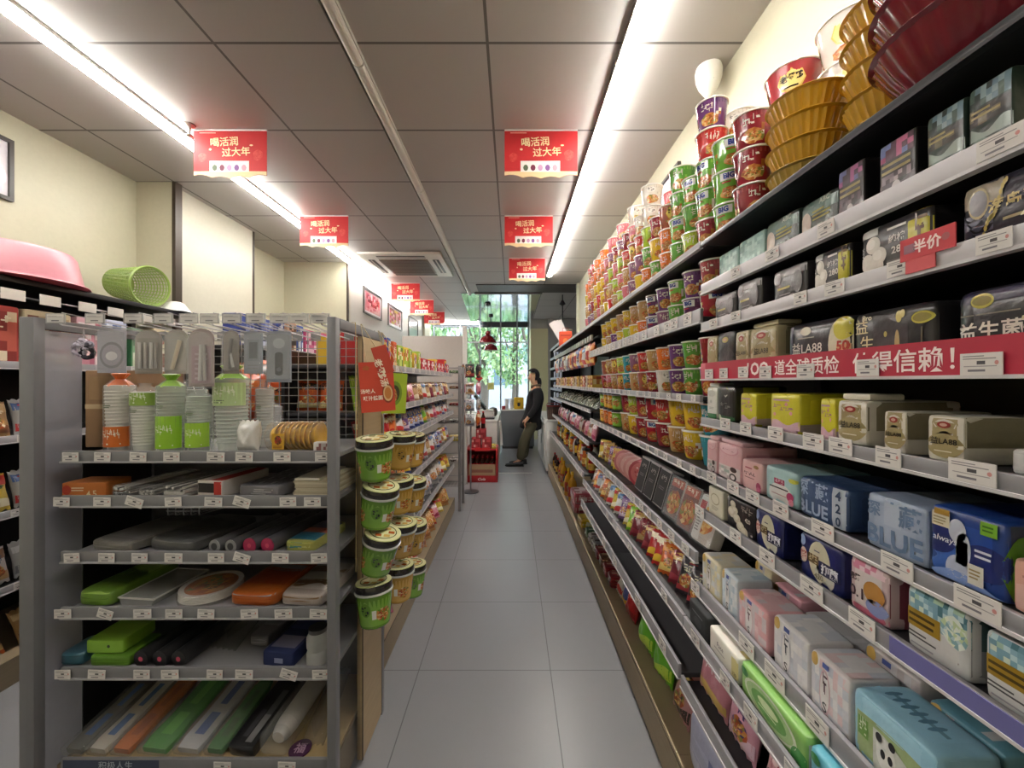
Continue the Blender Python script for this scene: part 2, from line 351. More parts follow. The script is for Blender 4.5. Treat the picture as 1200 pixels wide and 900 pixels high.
# trees outside
def tree(x, y, hgt, seed, label, leafc):
    R = random.Random(seed); e = empty('street_tree', (x, y, -.02), label=label, cat='tree', group='trees outside the shop window')
    t = MB('paper'); t.path([(0, 0, 0), (.06, .02, hgt*.25), (-.03, 0, hgt*.45), (.05, 0, hgt*.7)], [.17, .14, .11, .05], 10, '5f5a50')
    for _ in range(5):
        a = R.uniform(0, 6.3); t.path([(0, 0, hgt*R.uniform(.3, .5)), (.5*math.cos(a), .5*math.sin(a), hgt*.6), (.7*math.cos(a), .7*math.sin(a), hgt*.75)], [.05, .03, .012], 6, '5f5a50')
    t.build('trunk', e)
    lf = MB('leaf'); cl = [(R.uniform(-.55, .55), R.uniform(-.5, .5), hgt*R.uniform(.3, 1.0), R.uniform(.25, .45)) for _ in range(26)]
    for _ in range(2300):
        c = R.choice(cl); p = Vector((c[0]+R.gauss(0, c[3]*.5), c[1]+R.gauss(0, c[3]*.5), max(.9, c[2]+R.gauss(0, c[3]*.45))))
        q = Euler((R.uniform(0, 6), R.uniform(0, 6), R.uniform(0, 6))).to_matrix(); s = R.uniform(.06, .13)
        lf.add([p+q @ Vector(k)*s for k in ((-1, 0, 0), (-.2, -.5, .1), (1, 0, 0), (-.2, .5, .1))], [(0, 1, 2, 3)], R.choice(leafc))
    lf.build('crown', e, smooth=0)
LG = ['8fb57c', 'a6c48c', '7aa870', 'b8cf9c', '9cbd9a']
for i, (x, y, h_, t) in enumerate(((-2.75, 13.0, 4.6, 'furthest left outside the window'), (-.95, 12.9, 4.9, 'behind the partition edge outside'), (.75, 13.1, 4.8, 'behind the shop assistant outside'), (-1.95, 16.6, 5.0, 'in the second row left of the lamps outside'), (.1, 16.8, 5.0, 'in the second row straight behind the lamps outside'), (-4.2, 16.9, 5.0, 'in the second row behind the grey partition outside'), (2.3, 16.9, 5.0, 'in the second row right of the assistant outside'))):
    tree(x, y, h_, i+1, ('leafy green', 'pale green', 'bluish green')[i % 3]+' street tree '+t, LG if i % 3 < 2 else ['8fb5a4', '9cc0b4', 'a8c8bc', '7fab9c'])
# a pale building across the street
e = empty('street_building', (0, 24, -.02), label='pale grey building across the street behind the trees', cat='building')
m = MB('paper'); m.box(-9, 9, 0, 2, 0, 5.2, 'b9c4cc'); m.box(-9, 9, -.1, 2.1, 5.2, 5.4, '8f989f'); m.build('wall', e, smooth=0)
for i in range(7):
    m = MB('gloss'); m.box(-8+i*2.3, -6.6+i*2.3, -.05, 0, 1.2, 3.6, '6d8794'); m.build('window', e, smooth=0)
# ---------------------------------------------------------------- ceiling lights
def tube(x, y0, lab, lit=True, along='y', L=1.196):
    e = empty('tube_light', (x, y0, CEIL), label=lab, cat='ceiling light', group='lit ceiling tubes' if lit else 'unlit ceiling tubes')
    if along == 'x': e.rotation_euler.z = -PI/2
    m = MB('enamel'); m.box(-.03, .03, 0, L, -.018, -.001, 'cfccc8' if lit else 'b4b0a8'); m.box(-.034, -.029, 0, L, -.03, -.001, '77736e'); m.build('housing', e, smooth=0)
    m = MB('tube' if lit else 'plastic')
    if lit: m.box(-.026, .026, .003, L-.003, -.042, -.0185, 'fffaf2')
    else: m.rings([[(.026*math.cos(a), y, -.0185-.02*math.sin(a)) for a in [PI*i/8 for i in range(9)]] for y in (.003, L-.003)], 'c3bfb6')
    m.build('diffuser', e, smooth=0)
ys = [-.59+1.2*i for i in range(7)]; nm = ['behind the camera', 'nearest', 'second', 'third', 'fourth', 'fifth', 'sixth']
for i in range(5): tube(.511, ys[i], 'lit white ceiling tube over the pad shelving, '+nm[i]+' in its row')
for i in range(7): tube(-1.97, ys[i], 'lit white ceiling tube beside the cream wall, '+nm[i]+' in its row')
for i in range(6): tube(-.708, ys[i], 'unlit grey ceiling tube down the middle, '+nm[i]+' in its row', False)
tube(-2.02, 9.85, 'lit ceiling tube running crosswise close to the shop window', True, 'x')
# ---------------------------------------------------------------- air conditioner cassette
e = empty('air_conditioner', (-1.29, 4.95, CEIL), label='white four-way ceiling air conditioner with brown square intake grille', cat='air conditioner')
m = MB('plastic'); m.bbox(-.48, .48, -.48, .48, -.035, -.001, 'dedbd2', .012); m.build('panel', e)
m = MB('plastic'); m.bbox(-.29, .29, -.29, .29, -.045, -.0355, '6f6150', .004)
for i in range(12): m.box(-.27, .27, -.28+i*.049, -.262+i*.049, -.049, -.0455, '54483b')
m.build('intake_grille', e)
for a in range(4):
    m = MB('plastic'); m.X = Matrix.Rotation(a*PI/2, 4, 'Z'); m.bbox(-.28, .28, -.42, -.345, -.039, -.0355, '3c3832', .002); m.bbox(-.28, .28, -.39, -.375, -.043, -.0395, 'cfcac0', .001); m.build('air_outlet', e)
# ---------------------------------------------------------------- hanging red promotion signs
def sign_mesh():
    w, h = .43, .27; m = MB('paper')
    n = 16; top = [((i/n-.5)*w, 0) for i in range(n+1)]; bot = [((i/n-.5)*w, -h+.012*abs(math.sin(PI*i/n*4))-.018*math.sin(PI*i/n)) for i in range(n+1)]
    for y, fl in ((-.0015, 0), (.0015, 1)):
        vs = [(x, y, z) for x, z in top]+[(x, y, z) for x, z in bot]; m.add(vs, [((n+1+i, n+2+i, i+1, i) if not fl else (i, i+1, n+2+i, n+1+i)) for i in range(n)], 'c9262b')
    f = flat(w, h, (0, -.0015, -h), m)
    m.add([f.fn(i/n, .09+.05*math.sin(PI*i/n)*.2, 1) for i in range(n+1)]+[(bot[i][0], -.0019, bot[i][1]) for i in range(n+1)], [(n+1+i, n+2+i, i+1, i) for i in range(n)], 'ead0a0')
    f.rect(.22, .08, .76, .32, 'f2ece8', 2, 1, 1)
    for i in range(5): f.disc(.29+i*.1, .17, .035, .07, ['5d6b52', '7a2f4a', 'c99bc0', '8a5a9a', 'd9a0b0'][i], 3, 8)
    f.text('喝活润', .42, .74, .2, 'f6dfae', 3, None, .015, .06); f.text('过大年', .58, .52, .2, 'f6dfae', 3, None, .015, .06)
    f.disc(.23, .57, .02, .025, 'f6dfae', 3, 8); f.disc(.79, .66, .025, .02, 'f6dfae', 3, 8)
    f.lines(.2, .93, .24, .04, 1, 'f0b8a8', 2); f.blob(.12, .4, .06, .1, ['d84a42', 'cf3a36'], 1); f.blob(.88, .45, .07, .12, ['d84a42', 'cf3a36'], 1)
    m.box(-w/2, w/2, -.004, .004, -.008, 0, 'e8e2e0'); return m
SG = P('promotion_sign', 'hanging sign', sign_mesh())
for x, y, t in ((.171, 2.317, 'nearest of three over the aisle'), (.149, 3.513, 'second of three over the aisle'), (.179, 4.709, 'furthest of three over the aisle'),
                (-1.659, 2.317, 'nearest the camera below the bright tube row'), (-1.677, 3.513, 'second along below the bright tube row'), (-1.60, 5.905, 'just beyond the air conditioner'), (-1.63, 7.101, 'second beyond the air conditioner'), (-1.64, 8.3, 'closest to the shop window')):
    inst(SG, 'red hanging promotion sign with gold writing, '+t, (x, y, CEIL-.001), 0, 'red promotion signs')
# ---------------------------------------------------------------- wall pictures
def picture(loc, rot, w, h, label, fn, frame='3b3836'):
    e = empty('framed_picture', loc, rot, label=label, cat='picture', group='framed pictures on the walls')
    m = MB('plastic')
    for a in ((-w/2, -w/2+.02, 0, h), (w/2-.02, w/2, 0, h), (-w/2+.02, w/2-.02, 0, .02), (-w/2+.02, w/2-.02, h-.02, h)): m.box(a[0], a[1], -.02, 0, a[2], a[3], frame)
    m.build('frame', e, smooth=0)
    m = MB('gloss'); m.box(-w/2+.02, w/2-.02, -.008, 0, .02, h-.02, 'd8d4dc'); fn(flat(w-.05, h-.05, (0, -.0081, .025), m)); m.build('print', e, smooth=0)
def pr_red(f):
    f.rect(.05, .08, .95, .92, 'c78a94', 1, 1, 1)
    f.busy(.12, .35, .9, .88, 9, 4, ['a03848', 'c97a86', 'd9b0b4', '8a2a3c'], 2, 3); f.busy(.1, .1, .9, .3, 10, 2, ['d0a0a4', 'c98890', 'b05a66'], 2, 4)
def pr_photo(f): f.busy(.08, .1, .92, .9, 7, 6, ['c9a0a4', '8a6a60', 'b9b05a', 'd4c0c0', 'c07080'], 1, 5)
def pr_light(f): f.rect(.04, .04, .96, .5, 'bcc4d6', 1, 1, 1); f.lines(.5, .7, .7, .3, 5, '9aa0b8')
picture((-2.04, 5.75, 2.31), PI/2, .74, .37, 'black framed red certificate on the grey wall, nearest of three', pr_red)
picture((-2.04, 6.85, 2.29), PI/2, .8, .37, 'framed photo print on the grey wall, middle of three', pr_photo)
picture((-2.04, 8.1, 2.25), PI/2, .75, .42, 'framed pale notice on the grey wall, closest to the window', pr_light)
picture((LX, 1.9, 2.36), PI/2, .58, .34, 'dark framed pale notice on cream wall above the pink basin', pr_light)
picture((RX, 2.66, 2.28), -PI/2, .62, .4, 'dark framed notice on right wall behind the noodle cup stacks', pr_light)
# small ceiling fixtures
m = MB('plastic'); m.lathe([(.055, 0), (.06, -.02), (.058, -.05), (.045, -.09), (.02, -.13), (.004, -.145)][::-1], 20, 'e6e3da')
inst(P('motion_detector', 'detector', m, [('lens', (lambda q: (q.lathe([(.012, -.128), (.016, -.118), (.02, -.112)], 12, '8d8a84', (0, -.028, .03)), q)[1])(MB('gloss')))]), 'white bell-shaped detector on the ceiling corner above the noodles', (.93, 1.86, CEIL-.001))
m = MB('metal'); m.lathe([(.004, -.07), (.018, -.066), (.018, -.062), (.005, -.058), (.006, -.02), (.03, -.006), (.03, 0)], 12, 'b9b4aa')
inst(P('sprinkler', 'sprinkler', m), 'small metal ceiling sprinkler close to the first left-hand sign', (-1.86, 2.27, CEIL-.001))
# ---------------------------------------------------------------- shelving
def tagm(w=.05, h=.03, red=False):
    m = MB('paper'); m.box(-w/2, w/2, -.0014, 0, 0, h, 'd8d3cf' if not red else 'c8474a'); f = flat(w, h, (0, -.0014, 0), m, .0003)
    f.lines(.5, .8, .85, .22, 2, '8d8a8c', 1, 1); f.rect(.42, .48, .62, .64, '4c494c', 1, 1, 1); f.rect(.2, .16, .62, .26, '77747a', 1, 1, 1); f.lines(.5, .4, .8, .1, 1, 'a09c9c', 1, 2); f.disc(.88, .55, .05, .1, 'c88a86', 1, 8)
    return m.mesh(0)
TAG = tagm()
def shelf(bay, xf, xb, y0, y1, zb, s_bot, s_top, tags, col='8a888c', sgn=1, board='2b2a2d', strip=None, tagw=1.0, rnd=0):
    # one board with its price rail; sgn=1 faces -x (right wall), -1 faces +x
    R = random.Random(int(zb*1000)+rnd)
    m = MB('enamel'); X = sorted((xf, xb)); m.bbox(X[0], X[1], y0, y1, zb+.004, zb+.02, board, .002)
    s = m.build('shelf', bay)
    m = MB('plastic'); a = sorted((xf-sgn*.012, xf-sgn*.001)); m.bbox(a[0], a[1], y0, y1, zb, zb+(s_top-s_bot), col, .0015)
    m.box(a[0] if sgn < 0 else a[0]-.003, a[1]+.003 if sgn < 0 else a[1], y0, y1, zb-.002, zb+.003, 'c9c6c8' if col != '1d1c1f' else '2c2b2e')
    if strip: strip(m)
    m.build('price_strip', s)
    for y in tags:
        t = obj('price_tag', TAG, s, (xf-sgn*.0155, y, zb+.002+R.uniform(0, .003)), (0, 0, -sgn*PI/2)); q = (s_top-s_bot)/.034*tagw; t.scale = (q*R.uniform(.85, 1.1), 1, q)
    return s
XR, BW, BY = .615, .895, .365
zr = lambda s, x=XR: H+x*s
bays = []
bl = ['grey wall shelving bay stocked with sanitary pads and tissues', 'grey wall shelving bay of cup noodles right next to the pads', 'grey wall shelving bay of cup noodles, farther of the two', 'wall shelving bay of hanging snacks beyond the cup noodles', 'wall shelving bay of sauces, last but one along the right wall', 'wall shelving bay closest to the white till counter']
for i in range(6):
    y0, y1 = BY+BW*i, BY+BW*(i+1)
    b = empty('shelving_bay', (0, 0, 0), label=bl[i], cat='shelving', group='wall shelving bays on the right'); bays.append(b)
    m = MB('enamel'); m.box(.99, 1.005, y0+.002, y1-.002, .165, zr(.715), '1b1a1c'); m.build('back_panel', b, smooth=0)
    m = MB('metal'); m.box(.965, .99, y1-.03, y1-.002, .165, zr(.715), '3a393c'); m.build('upright', b, smooth=0)
    m = MB('wood'); m.box(.526, 1.005, y0+.001, y1-.001, .012, .165, '9c8c72'); m.box(.524, .5265, y0+.001, y1-.001, .155, .16, '5a4c3a'); m.box(.53, 1.0, y0+.001, y1-.001, 0, .012, '1e1a17')  # lowest strip is the toe shadow, put in as dark colour
    m.box(.526, .532, y0+.001, y1-.001, .165, .172, 'b3a283'); m.build('plinth', b, smooth=0)
def tg(y0, y1, n, seed): R = random.Random(seed); return [y0+(y1-y0)*(i+.5+R.uniform(-.25, .25))/n for i in range(n)]
ya, yb = BY+.003, BY+BW-.003
def banner(m):
    f = Face(m, yb-ya, .0523, lambda a, b, l: (XR-.012-.0006*l, yb-(yb-ya)*a, zr(.01)+.0525*b))
    f.rect(.035, .06, 1, 1, 'b02840', 1, 1, 1)
    f.text('1OO', yx(888), .5, .62, 'f4e4e2', 2, None, .03); f.text('道全球质检', yx(942), .5, .66, 'f4e4e2', 2, None, .012); f.text('值得信赖！', yx(1052), .5, .68, 'f4e4e2', 2, None, .012)
def yx(px): return (yb-YX(px, XR-.012))/(yb-ya)
def pt(*a): return [YX(p, XR-.0155) for p in a]
b = bays[0]
SH = {}
def s1(key, sb, st, tags, x=XR, **k): SH[key] = zr(sb, x)+.0205; return shelf(b, x, .99, ya, yb, zr(sb, x), sb*x, st*x, tags, **k)
s1('A', .70, .725, [], col='1d1c1f')
s1('B', .45, .505, pt(862, 905, 968, 1172), col='c4c0c4', tagw=.9)
s1('C', .26, .306, pt(836, 862, 938, 978, 1055, 1165), col='bdb9bc', tagw=1.0)
t = s1('D', .01, .095, pt(831, 848, 871, 897, 944, 1017, 1150), col='bc3a50', strip=banner, tagw=.62)
s1('E', -.222, -.182, pt(850, 874, 909, 953, 985, 1041, 1139), tagw=1.35)
s1('F', -.494, -.453, pt(834, 859, 882, 915, 964, 1051, 1145), tagw=1.35)
s1('G', -.705, -.655, pt(820, 862, 899, 951, 1010), tagw=1.2, strip=lambda m: m.box(XR-.0135, XR-.012, ya, YX(1052, XR), zr(-.703), zr(-.657), '6b6aa0'))
s1('H', -1.13, -1.06, [YX(p, .585) for p in (815, 875, 908, 958, 1050)], .60)
s1('I', -1.40, -1.335, [YX(p, .545) for p in (815, 850, 880, 930)], .56)
s1('J', -1.77, -1.70, [], .55)
f = flat(.075, .033, (0, -.002, 0), MB('paper')); q = f.m; q.box(-.0375, .0375, -.002, 0, 0, .033, 'c8434a'); f.rect(.08, .3, .3, .7, '9a6a78', 1, 1, 1); f.text('半价', .52, .5, .6, 'f6dcd8', 1, None, .03); f.disc(.85, .55, .07, .16, 'a85a5e', 1); q.box(-.03, .012, -.0015, 0, -.02, 0, 'd05a5e')
obj('discount_card', q.mesh(0), SH and [c for c in b.children if c.name.startswith('shelf')][2], (XR-.0165, YX(1100, XR), zr(.297)), -PI/2)['label'] = 'red half-price card'
for i in (1, 2):
    y0, y1 = BY+BW*i+.003, BY+BW*(i+1)-.003
    for j, (sb, st, x, n) in enumerate(((.70, .735, XR, 0), (.31, .385, XR, 8), (-.11, -.07, XR, 9), (-.5, -.455, XR, 8), (-.97, -.91, .60, 8), (-1.40, -1.335, .56, 4), (-1.75, -1.66, .545, 3))):
        SH['b'+str(j)] = zr(sb, x)+.0205; shelf(bays[i], x, .99, y0, y1, zr(sb, x), sb*x, st*x, tg(y0, y1, n, j+i), col='b2aeb2' if j < 2 else '8f8d91', board='2b2a2d' if j != 6 else '47464a', rnd=i)
for i in range(3, 6):
    y0, y1 = BY+BW*i+.003, BY+BW*(i+1)-.003
    for j, (sb, st, x, n) in enumerate(((.70, .735, XR, 0), (-.11, -.07, XR, 9), (-.39, -.35, XR, 7), (-.82, -.77, .60, 7), (-1.32, -1.25, .56, 7))):
        SH['c'+str(j)] = zr(sb, x)+.0205; shelf(bays[i], x, .99, y0, y1, zr(sb, x), sb*x, st*x, tg(y0, y1, n, i*9+j), col='9a989c', rnd=i)
    m = MB('metal'); m.path([(XR+.06, y0, zr(.58)), (XR+.06, y1, zr(.58))], .006, 6, '4a494c')
    for k in range(8):
        yy = y0+(y1-y0)*(k+.5)/8; m.box(XR+.004, XR+.02, yy-.025, yy+.025, zr(.53), zr(.60), 'c9c6c4')
    m.build('hook_rail', bays[i])

SURF += list(SH.values())+[.1655]
# ---------------------------------------------------------------- packs on the near shelving bay (right)
FOOD = ['c07a3c', 'a8602e', 'cf9a54', '8f4a2a', 'd4b078', '7f7f3c', 'b0522e', 'b98a4c']
CAP = {k: SH[j]-.0245 for k, j in zip('BCDEFGHIJ', 'ABCDEFGHI')}
def rpack(key, p0, p1, yt, d, n, col, design, name, label, cat, X=.622, mat='film', group=None, kids=None, flap=None):
    ya_, yb_ = YX(p1, X), YX(p0, X); yb_ = min(yb_, BY+BW-.004); ya_ = min(ya_, yb_-.03); w = yb_-ya_-.0015; zf = SH[key]; h = min(H+(CY-yt)/(p0-CX)*X, CAP[key]-(.018 if flap else .004))-zf; n = n*1.5
    m, fr, sd, tp = soft(w, h, d, n, col, mat); 
    if design: design(fr, sd, tp)
    o = m.build(name, loc=(X, (ya_+yb_)/2, zf), rot=-PI/2, label=label, cat=cat, group=group)
    if flap:
        q = MB(mat); q.bbox(-w*.46, w*.46, d*.05, d*.42, h*1.002, h*1.002+.012, flap, .004); q.build('folded_flap', o)
    return o
def crinkle(fr, cols, seed, k=7):
    R = random.Random(seed)
    for i in range(k): y = R.uniform(.1, .85); fr.wave(y, y+.05*R.random()+.03, R.choice(cols), 1, .05, R.uniform(.5, 1.5), R.random(), .04, .96)
# -- row B : charcoal cube packs and cotton packs
def teal(fr, sd, tp): fr.busy(.06, .06, .94, .94, 9, 8, ['8fb5ad', '7ea59f', 'a9c9c0', '6f9690', '97bcb4'], 1, 2)
rpack('B', 842, 865, 301, .10, 12, '8fb0aa', teal, 'pad_pack', 'mint patterned pad pack, left one of two on the highest pad shelf', 'pad pack', group='packs on the second shelf')
rpack('B', 865.5, 896, 285.5, .10, 12, '93b5ae', teal, 'pad_pack', 'mint patterned pad pack, right one beside the dark green pack', 'pad pack', group='packs on the second shelf')
def dkt(fr, sd, tp):
    fr.rect(.02, .05, .98, .95, '33453f', 1); fr.wave(.6, .95, '5f7a72', 2, .08, .8); fr.disc(.18, .42, .15, .3, 'cbbcae', 3); fr.text('ABC', .68, .86, .13, 'c9d0c8', 3); fr.lines(.62, .55, .5, .3, 3, 'a8a044', 4, 1); fr.busy(.5, .08, .9, .3, 6, 3, ['3e4a42', '55625a', '222b27', '8a9a8e'], 3, 1)
rpack('B', 897, 936, 265, .12, 9, '2b3834', dkt, 'pad_pack', 'dark green glossy pad pack with pale oval, beside mint packs', 'pad pack', group='packs on the second shelf')
rpack('B', 938, 982, 243, .12, 9, '2b3834', dkt, 'pad_pack', 'dark green glossy pad pack with pale oval, beside small black box', 'pad pack', group='packs on the second shelf')
def blk(pal, pk):
    def d(fr, sd, tp):
        fr.rect(.03, .03, .97, .97, '2a262a', 1); fr.busy(.05, .68, .95, .96, 6, 3, pk, 2, 3); fr.lines(.5, .55, .8, .22, 2, 'a0905a', 3, 2); fr.wave(.08, .3, '5a5058', 2, .05, 1.2); fr.disc(.5, .2, .12, .1, 'c9c2c4', 3); fr.busy(.1, .3, .9, .44, 7, 2, pal, 3, 4)
        sd.rect(.03, .03, .97, .97, '1d1b1e', 1)
    return d
rpack('B', 982, 1013, 203, .11, 14, '28242a', blk(['6a5a66', '3a343a', '8a7a80'], ['b56a9a', '7a80b0', '4a3a48']), 'tissue_pack', 'small black pocket tissue pack with pink band, left of two', 'tissue pack', group='packs on the second shelf')
rpack('B', 1030, 1074, 174, .11, 14, '2a2428', blk(['8a7a80', '4a4044', 'b0a0a4'], ['c06a90', '7a86b8', '5a3a4a']), 'tissue_pack', 'small black pocket tissue pack with pink band, right of two', 'tissue pack', group='packs on the second shelf')
def grn(fr, sd, tp):
    fr.busy(.04, .7, .96, .96, 7, 3, ['4a5f56', '6f8a96', '2c3834', '95aab0'], 1, 5); fr.busy(.04, .45, .96, .68, 9, 3, ['39352c', '6f6546', '2c2a28'], 1, 6)
    fr.wave(.08, .2, '6f8478', 1, .06, .9); fr.wave(.25, .38, '95a59c', 1, .06, 1.1, .3); fr.lines(.45, .6, .7, .14, 2, 'a8985c', 2, 1)
rpack('B', 1085, 1131, 140, .13, 12, '35453e', grn, 'tissue_pack', 'tall dark green crinkled tissue pack, left of two above discount card', 'tissue pack', group='packs on the second shelf')
rpack('B', 1133.5, 1188, 108, .13, 12, '30423a', grn, 'tissue_pack', 'tall dark green crinkled tissue pack, right of two at the edge', 'tissue pack', group='packs on the second shelf')
# -- row C
def dk(fr, sd, tp):
    fr.rect(.02, .03, .98, .97, '3b373b', 1); fr.wave(.72, .97, '8a8488', 2, .06, .7); fr.disc(.2, .72, .14, .17, '8f898c', 3); fr.disc(.2, .72, .11, .13, '5f595d', 4)
    fr.lines(.5, .42, .6, .14, 1, 'c0b060', 4, 1); fr.disc(.78, .5, .13, .3, '565055', 3); fr.disc(.62, .12, .1, .08, 'b9b4b6', 3); fr.lines(.5, .2, .5, .14, 2, '8a8488', 3, 3)
C_ = [(837, 862, 349, 'smallest one at the far end'), (863, 892, 334, 'second from the far end'), (905, 945, 320, 'beside the yellow-tipped cotton pack')]
for a, b_, y, t in C_: rpack('C', a, b_, y, .15, 9, '2f2b30', dk, 'pad_pack', 'charcoal pad pack with grey roundel, '+t, 'pad pack', group='packs on the third shelf')
def cotton(big):
    def d(fr, sd, tp):
        fr.rect(.02, .03, .98, .97, '3f3c3e', 1); fr.rect(.72, .02, .99, .98, 'c9bf3e', 2); fr.wave(.8, .98, 'b9b4b2', 2, .02, .5, 0, .02, .3)
        for x, y in ((.23, .62), (.32, .38), (.14, .3), (.28, .18)): fr.disc(x, y, .11, .17, 'd6cfc6', 3)
        for x, y in ((.2, .65), (.3, .4)): fr.disc(x, y, .07, .1, 'e6e0d8', 4)
        fr.text('纯棉', .57, .62, .16, 'ddd8d4', 3); fr.text('280', .6, .4, .14, 'ddd8d4', 3)
        fr.lines(.58, .82, .28, .1, 1, 'cfcac6', 3); fr.busy(.44, .1, .68, .22, 5, 2, ['8a8688', '5a5658', 'b0acae'], 3); fr.strokes(.86, .6, .14, .5, '6a4a20', 3, 2, 1, 7); fr.text('KAEX', .06, .5, .08, 'd9d4d0', 3, None, .02, PI/2)
        sd.rect(.05, .05, .95, .95, '201e21', 1)
    return d
rpack('C', 953, 996, 300, .15, 9, '333034', cotton(0), 'pad_pack', 'grey cotton pad pack with yellow end, smaller of two', 'pad pack', group='packs on the third shelf')
rpack('C', 1007, 1092, 273, .16, 9, '333034', cotton(1), 'pad_pack', 'grey cotton pad pack with yellow end, larger, by discount card', 'pad pack', group='packs on the third shelf')
def hai(fr, sd, tp):
    fr.rect(.01, .02, .99, .98, '2e2c38', 1); fr.wave(.62, .97, 'a59a88', 2, .1, .45, .1, .01, .5)
    for k in range(5): fr.wave(.1+.1*k, .125+.1*k, '5a5a70', 3, .1, 1, .1*k, .02, .4)
    fr.path = None
    for i in range(14): t = i/13; fr.disc(.30+.24*t, .15+.7*t+.06*math.sin(9*t), .02, .05, 'c0a85a', 4, 8)
    fr.disc(.24, .66, .12, .24, 'c4b48c', 4); fr.disc(.24, .66, .105, .2, '8d8a90', 5); fr.text('海岛奢', .62, .55, .2, 'd2bc78', 5); fr.lines(.66, .3, .3, .1, 1, '9a8a60', 5); fr.text('4', .74, .3, .17, 'e0d8b0', 5)
rpack('C', 1124, 1240, 224, .17, 8, '2e2c38', hai, 'pad_pack', 'black island-print pad pack with gold line, right of discount card', 'pad pack', group='packs on the third shelf')
# -- row D (above the red banner)
GOLD, GDK = 'a3946a', '7a6c48'
def gold(tx, dark=False):
    def d(fr, sd, tp):
        b = '34323a' if dark else GOLD
        fr.disc(.5, .42, .52, .5, 'd9d2c6' if not dark else '2e2c32', 1); fr.rect(.02, .34, .98, .97, b, 1); fr.disc(.5, .36, .48, .26, b, 2)
        fr.disc(.5, .8, .18, .07, 'a03a34' if not dark else 'c4b46a', 3); fr.disc(.5, .8, .1, .035, 'd9b0a0', 4)
        if tx: fr.text('益LA88', .5, .46, .15, '2a2622' if not dark else 'ddd8d0', 4, .72, .01)
        fr.lines(.5, .24, .5, .05, 1, 'e0d8c4', 4); sd.rect(.02, .36, .98, .97, '857c62' if not dark else '222126', 1)
        sd.lines(.8, .3, .2, .4, 5, '6a665e', 2)
    return d
rpack('D', 823, 840, 397, .13, 10, 'b9ac88', gold(0), 'pad_pack', 'small gold pad pack at far end above the red banner', 'pad pack', group='packs above the red banner')
rpack('D', 840.5, 861, 391, .13, 10, '2c2a30', gold(0, True), 'pad_pack', 'small black pad pack with gold seal above the red banner', 'pad pack', group='packs above the red banner')
rpack('D', 861.5, 877, 389, .13, 10, 'cbbf9f', gold(1), 'pad_pack', 'small gold pad pack against the taller gold one', 'pad pack', group='packs above the red banner')
rpack('D', 877.5, 909, 379, .16, 9, 'c4b793', gold(1), 'pad_pack', 'tall gold pad pack with folded top above red banner', 'pad pack', group='packs above the red banner', flap='d6ceb4')
def bla(fr, sd, tp):
    fr.rect(.01, .02, .99, .98, '2b2a35', 1); fr.wave(.1, .9, '3c3a55', 2, .05, .3, 0, .01, .12); fr.disc(.87, .45, .17, .5, 'd6d2bc', 2); fr.disc(.9, .75, .12, .22, 'd0c650', 3); fr.rect(.82, .1, .98, .45, 'e2b088', 3)
    fr.text('50', .9, .42, .2, 'c0453a', 4, None, .04); fr.disc(.9, .18, .06, .09, 'cf4a3a', 4); fr.text('益LA88', .36, .45, .3, 'e6e2dc', 3, .5, .008); fr.disc(.35, .8, .09, .09, 'd6d0c0', 3); fr.lines(.36, .66, .3, .05, 1, '9a9890', 3); fr.rect(.2, .16, .52, .23, 'd9d0cc', 3)
rpack('D', 922, 997, 382, .17, 8, '26252d', bla, 'pad_pack', 'black pad pack with white lettering and yellow 50 badge', 'pad pack', group='packs above the red banner')
def bys(fr, sd, tp):
    fr.rect(.01, .02, .99, .98, '2d2b2f', 1); fr.text('益', .14, .74, .27, 'dccfa4', 3, None, .005); fr.text('生', .22, .42, .27, 'dccfa4', 3, None, .005); fr.text('Pro', .22, .88, .1, 'e0d8b8', 3)
    fr.wave(.1, .8, '3f3c42', 2, .1, .6, .2, .3, .72); fr.disc(.62, .82, .035, .1, 'c9bc74', 3); fr.disc(.66, .86, .03, .07, 'd8cc8a', 3); fr.disc(.6, .35, .03, .25, 'b9a070', 3); fr.disc(.46, .55, .02, .05, 'bdb06a', 3)
    fr.disc(.87, .75, .11, .1, 'cbbf52', 3); fr.disc(.87, .75, .09, .07, '8f8440', 4); fr.rect(.862, .12, .878, .6, '5a5648', 3); fr.lines(.12, .12, .16, .12, 1, 'b9ac80', 3)
rpack('D', 998.5, 1097, 369, .17, 9, '29272b', bys, 'pad_pack', 'black pad pack with gold leaf drawing, middle of red banner', 'pad pack', group='packs above the red banner')
def b36(fr, sd, tp):
    fr.rect(.01, .02, .99, .98, '26252c', 1); fr.wave(.8, .97, '45415a', 2, .03, .5); fr.text('益生菌', .29, .42, .24, 'e8e2d8', 3, None, .02); fr.text('360', .70, .42, .3, 'd8cfa0', 3, None, .02, 0, 1, .2)
    fr.disc(.24, .82, .09, .1, 'c9bd54', 3); fr.disc(.24, .82, .075, .065, '8d8240', 4); fr.lines(.3, .64, .5, .04, 1, '8a8478', 3); fr.disc(.24, .16, .16, .06, 'cfc8c4', 3)
rpack('D', 1117, 1300, 344, .18, 8, '24232a', b36, 'pad_pack', 'large black pad pack at the near end of the red banner', 'pad pack', group='packs above the red banner')
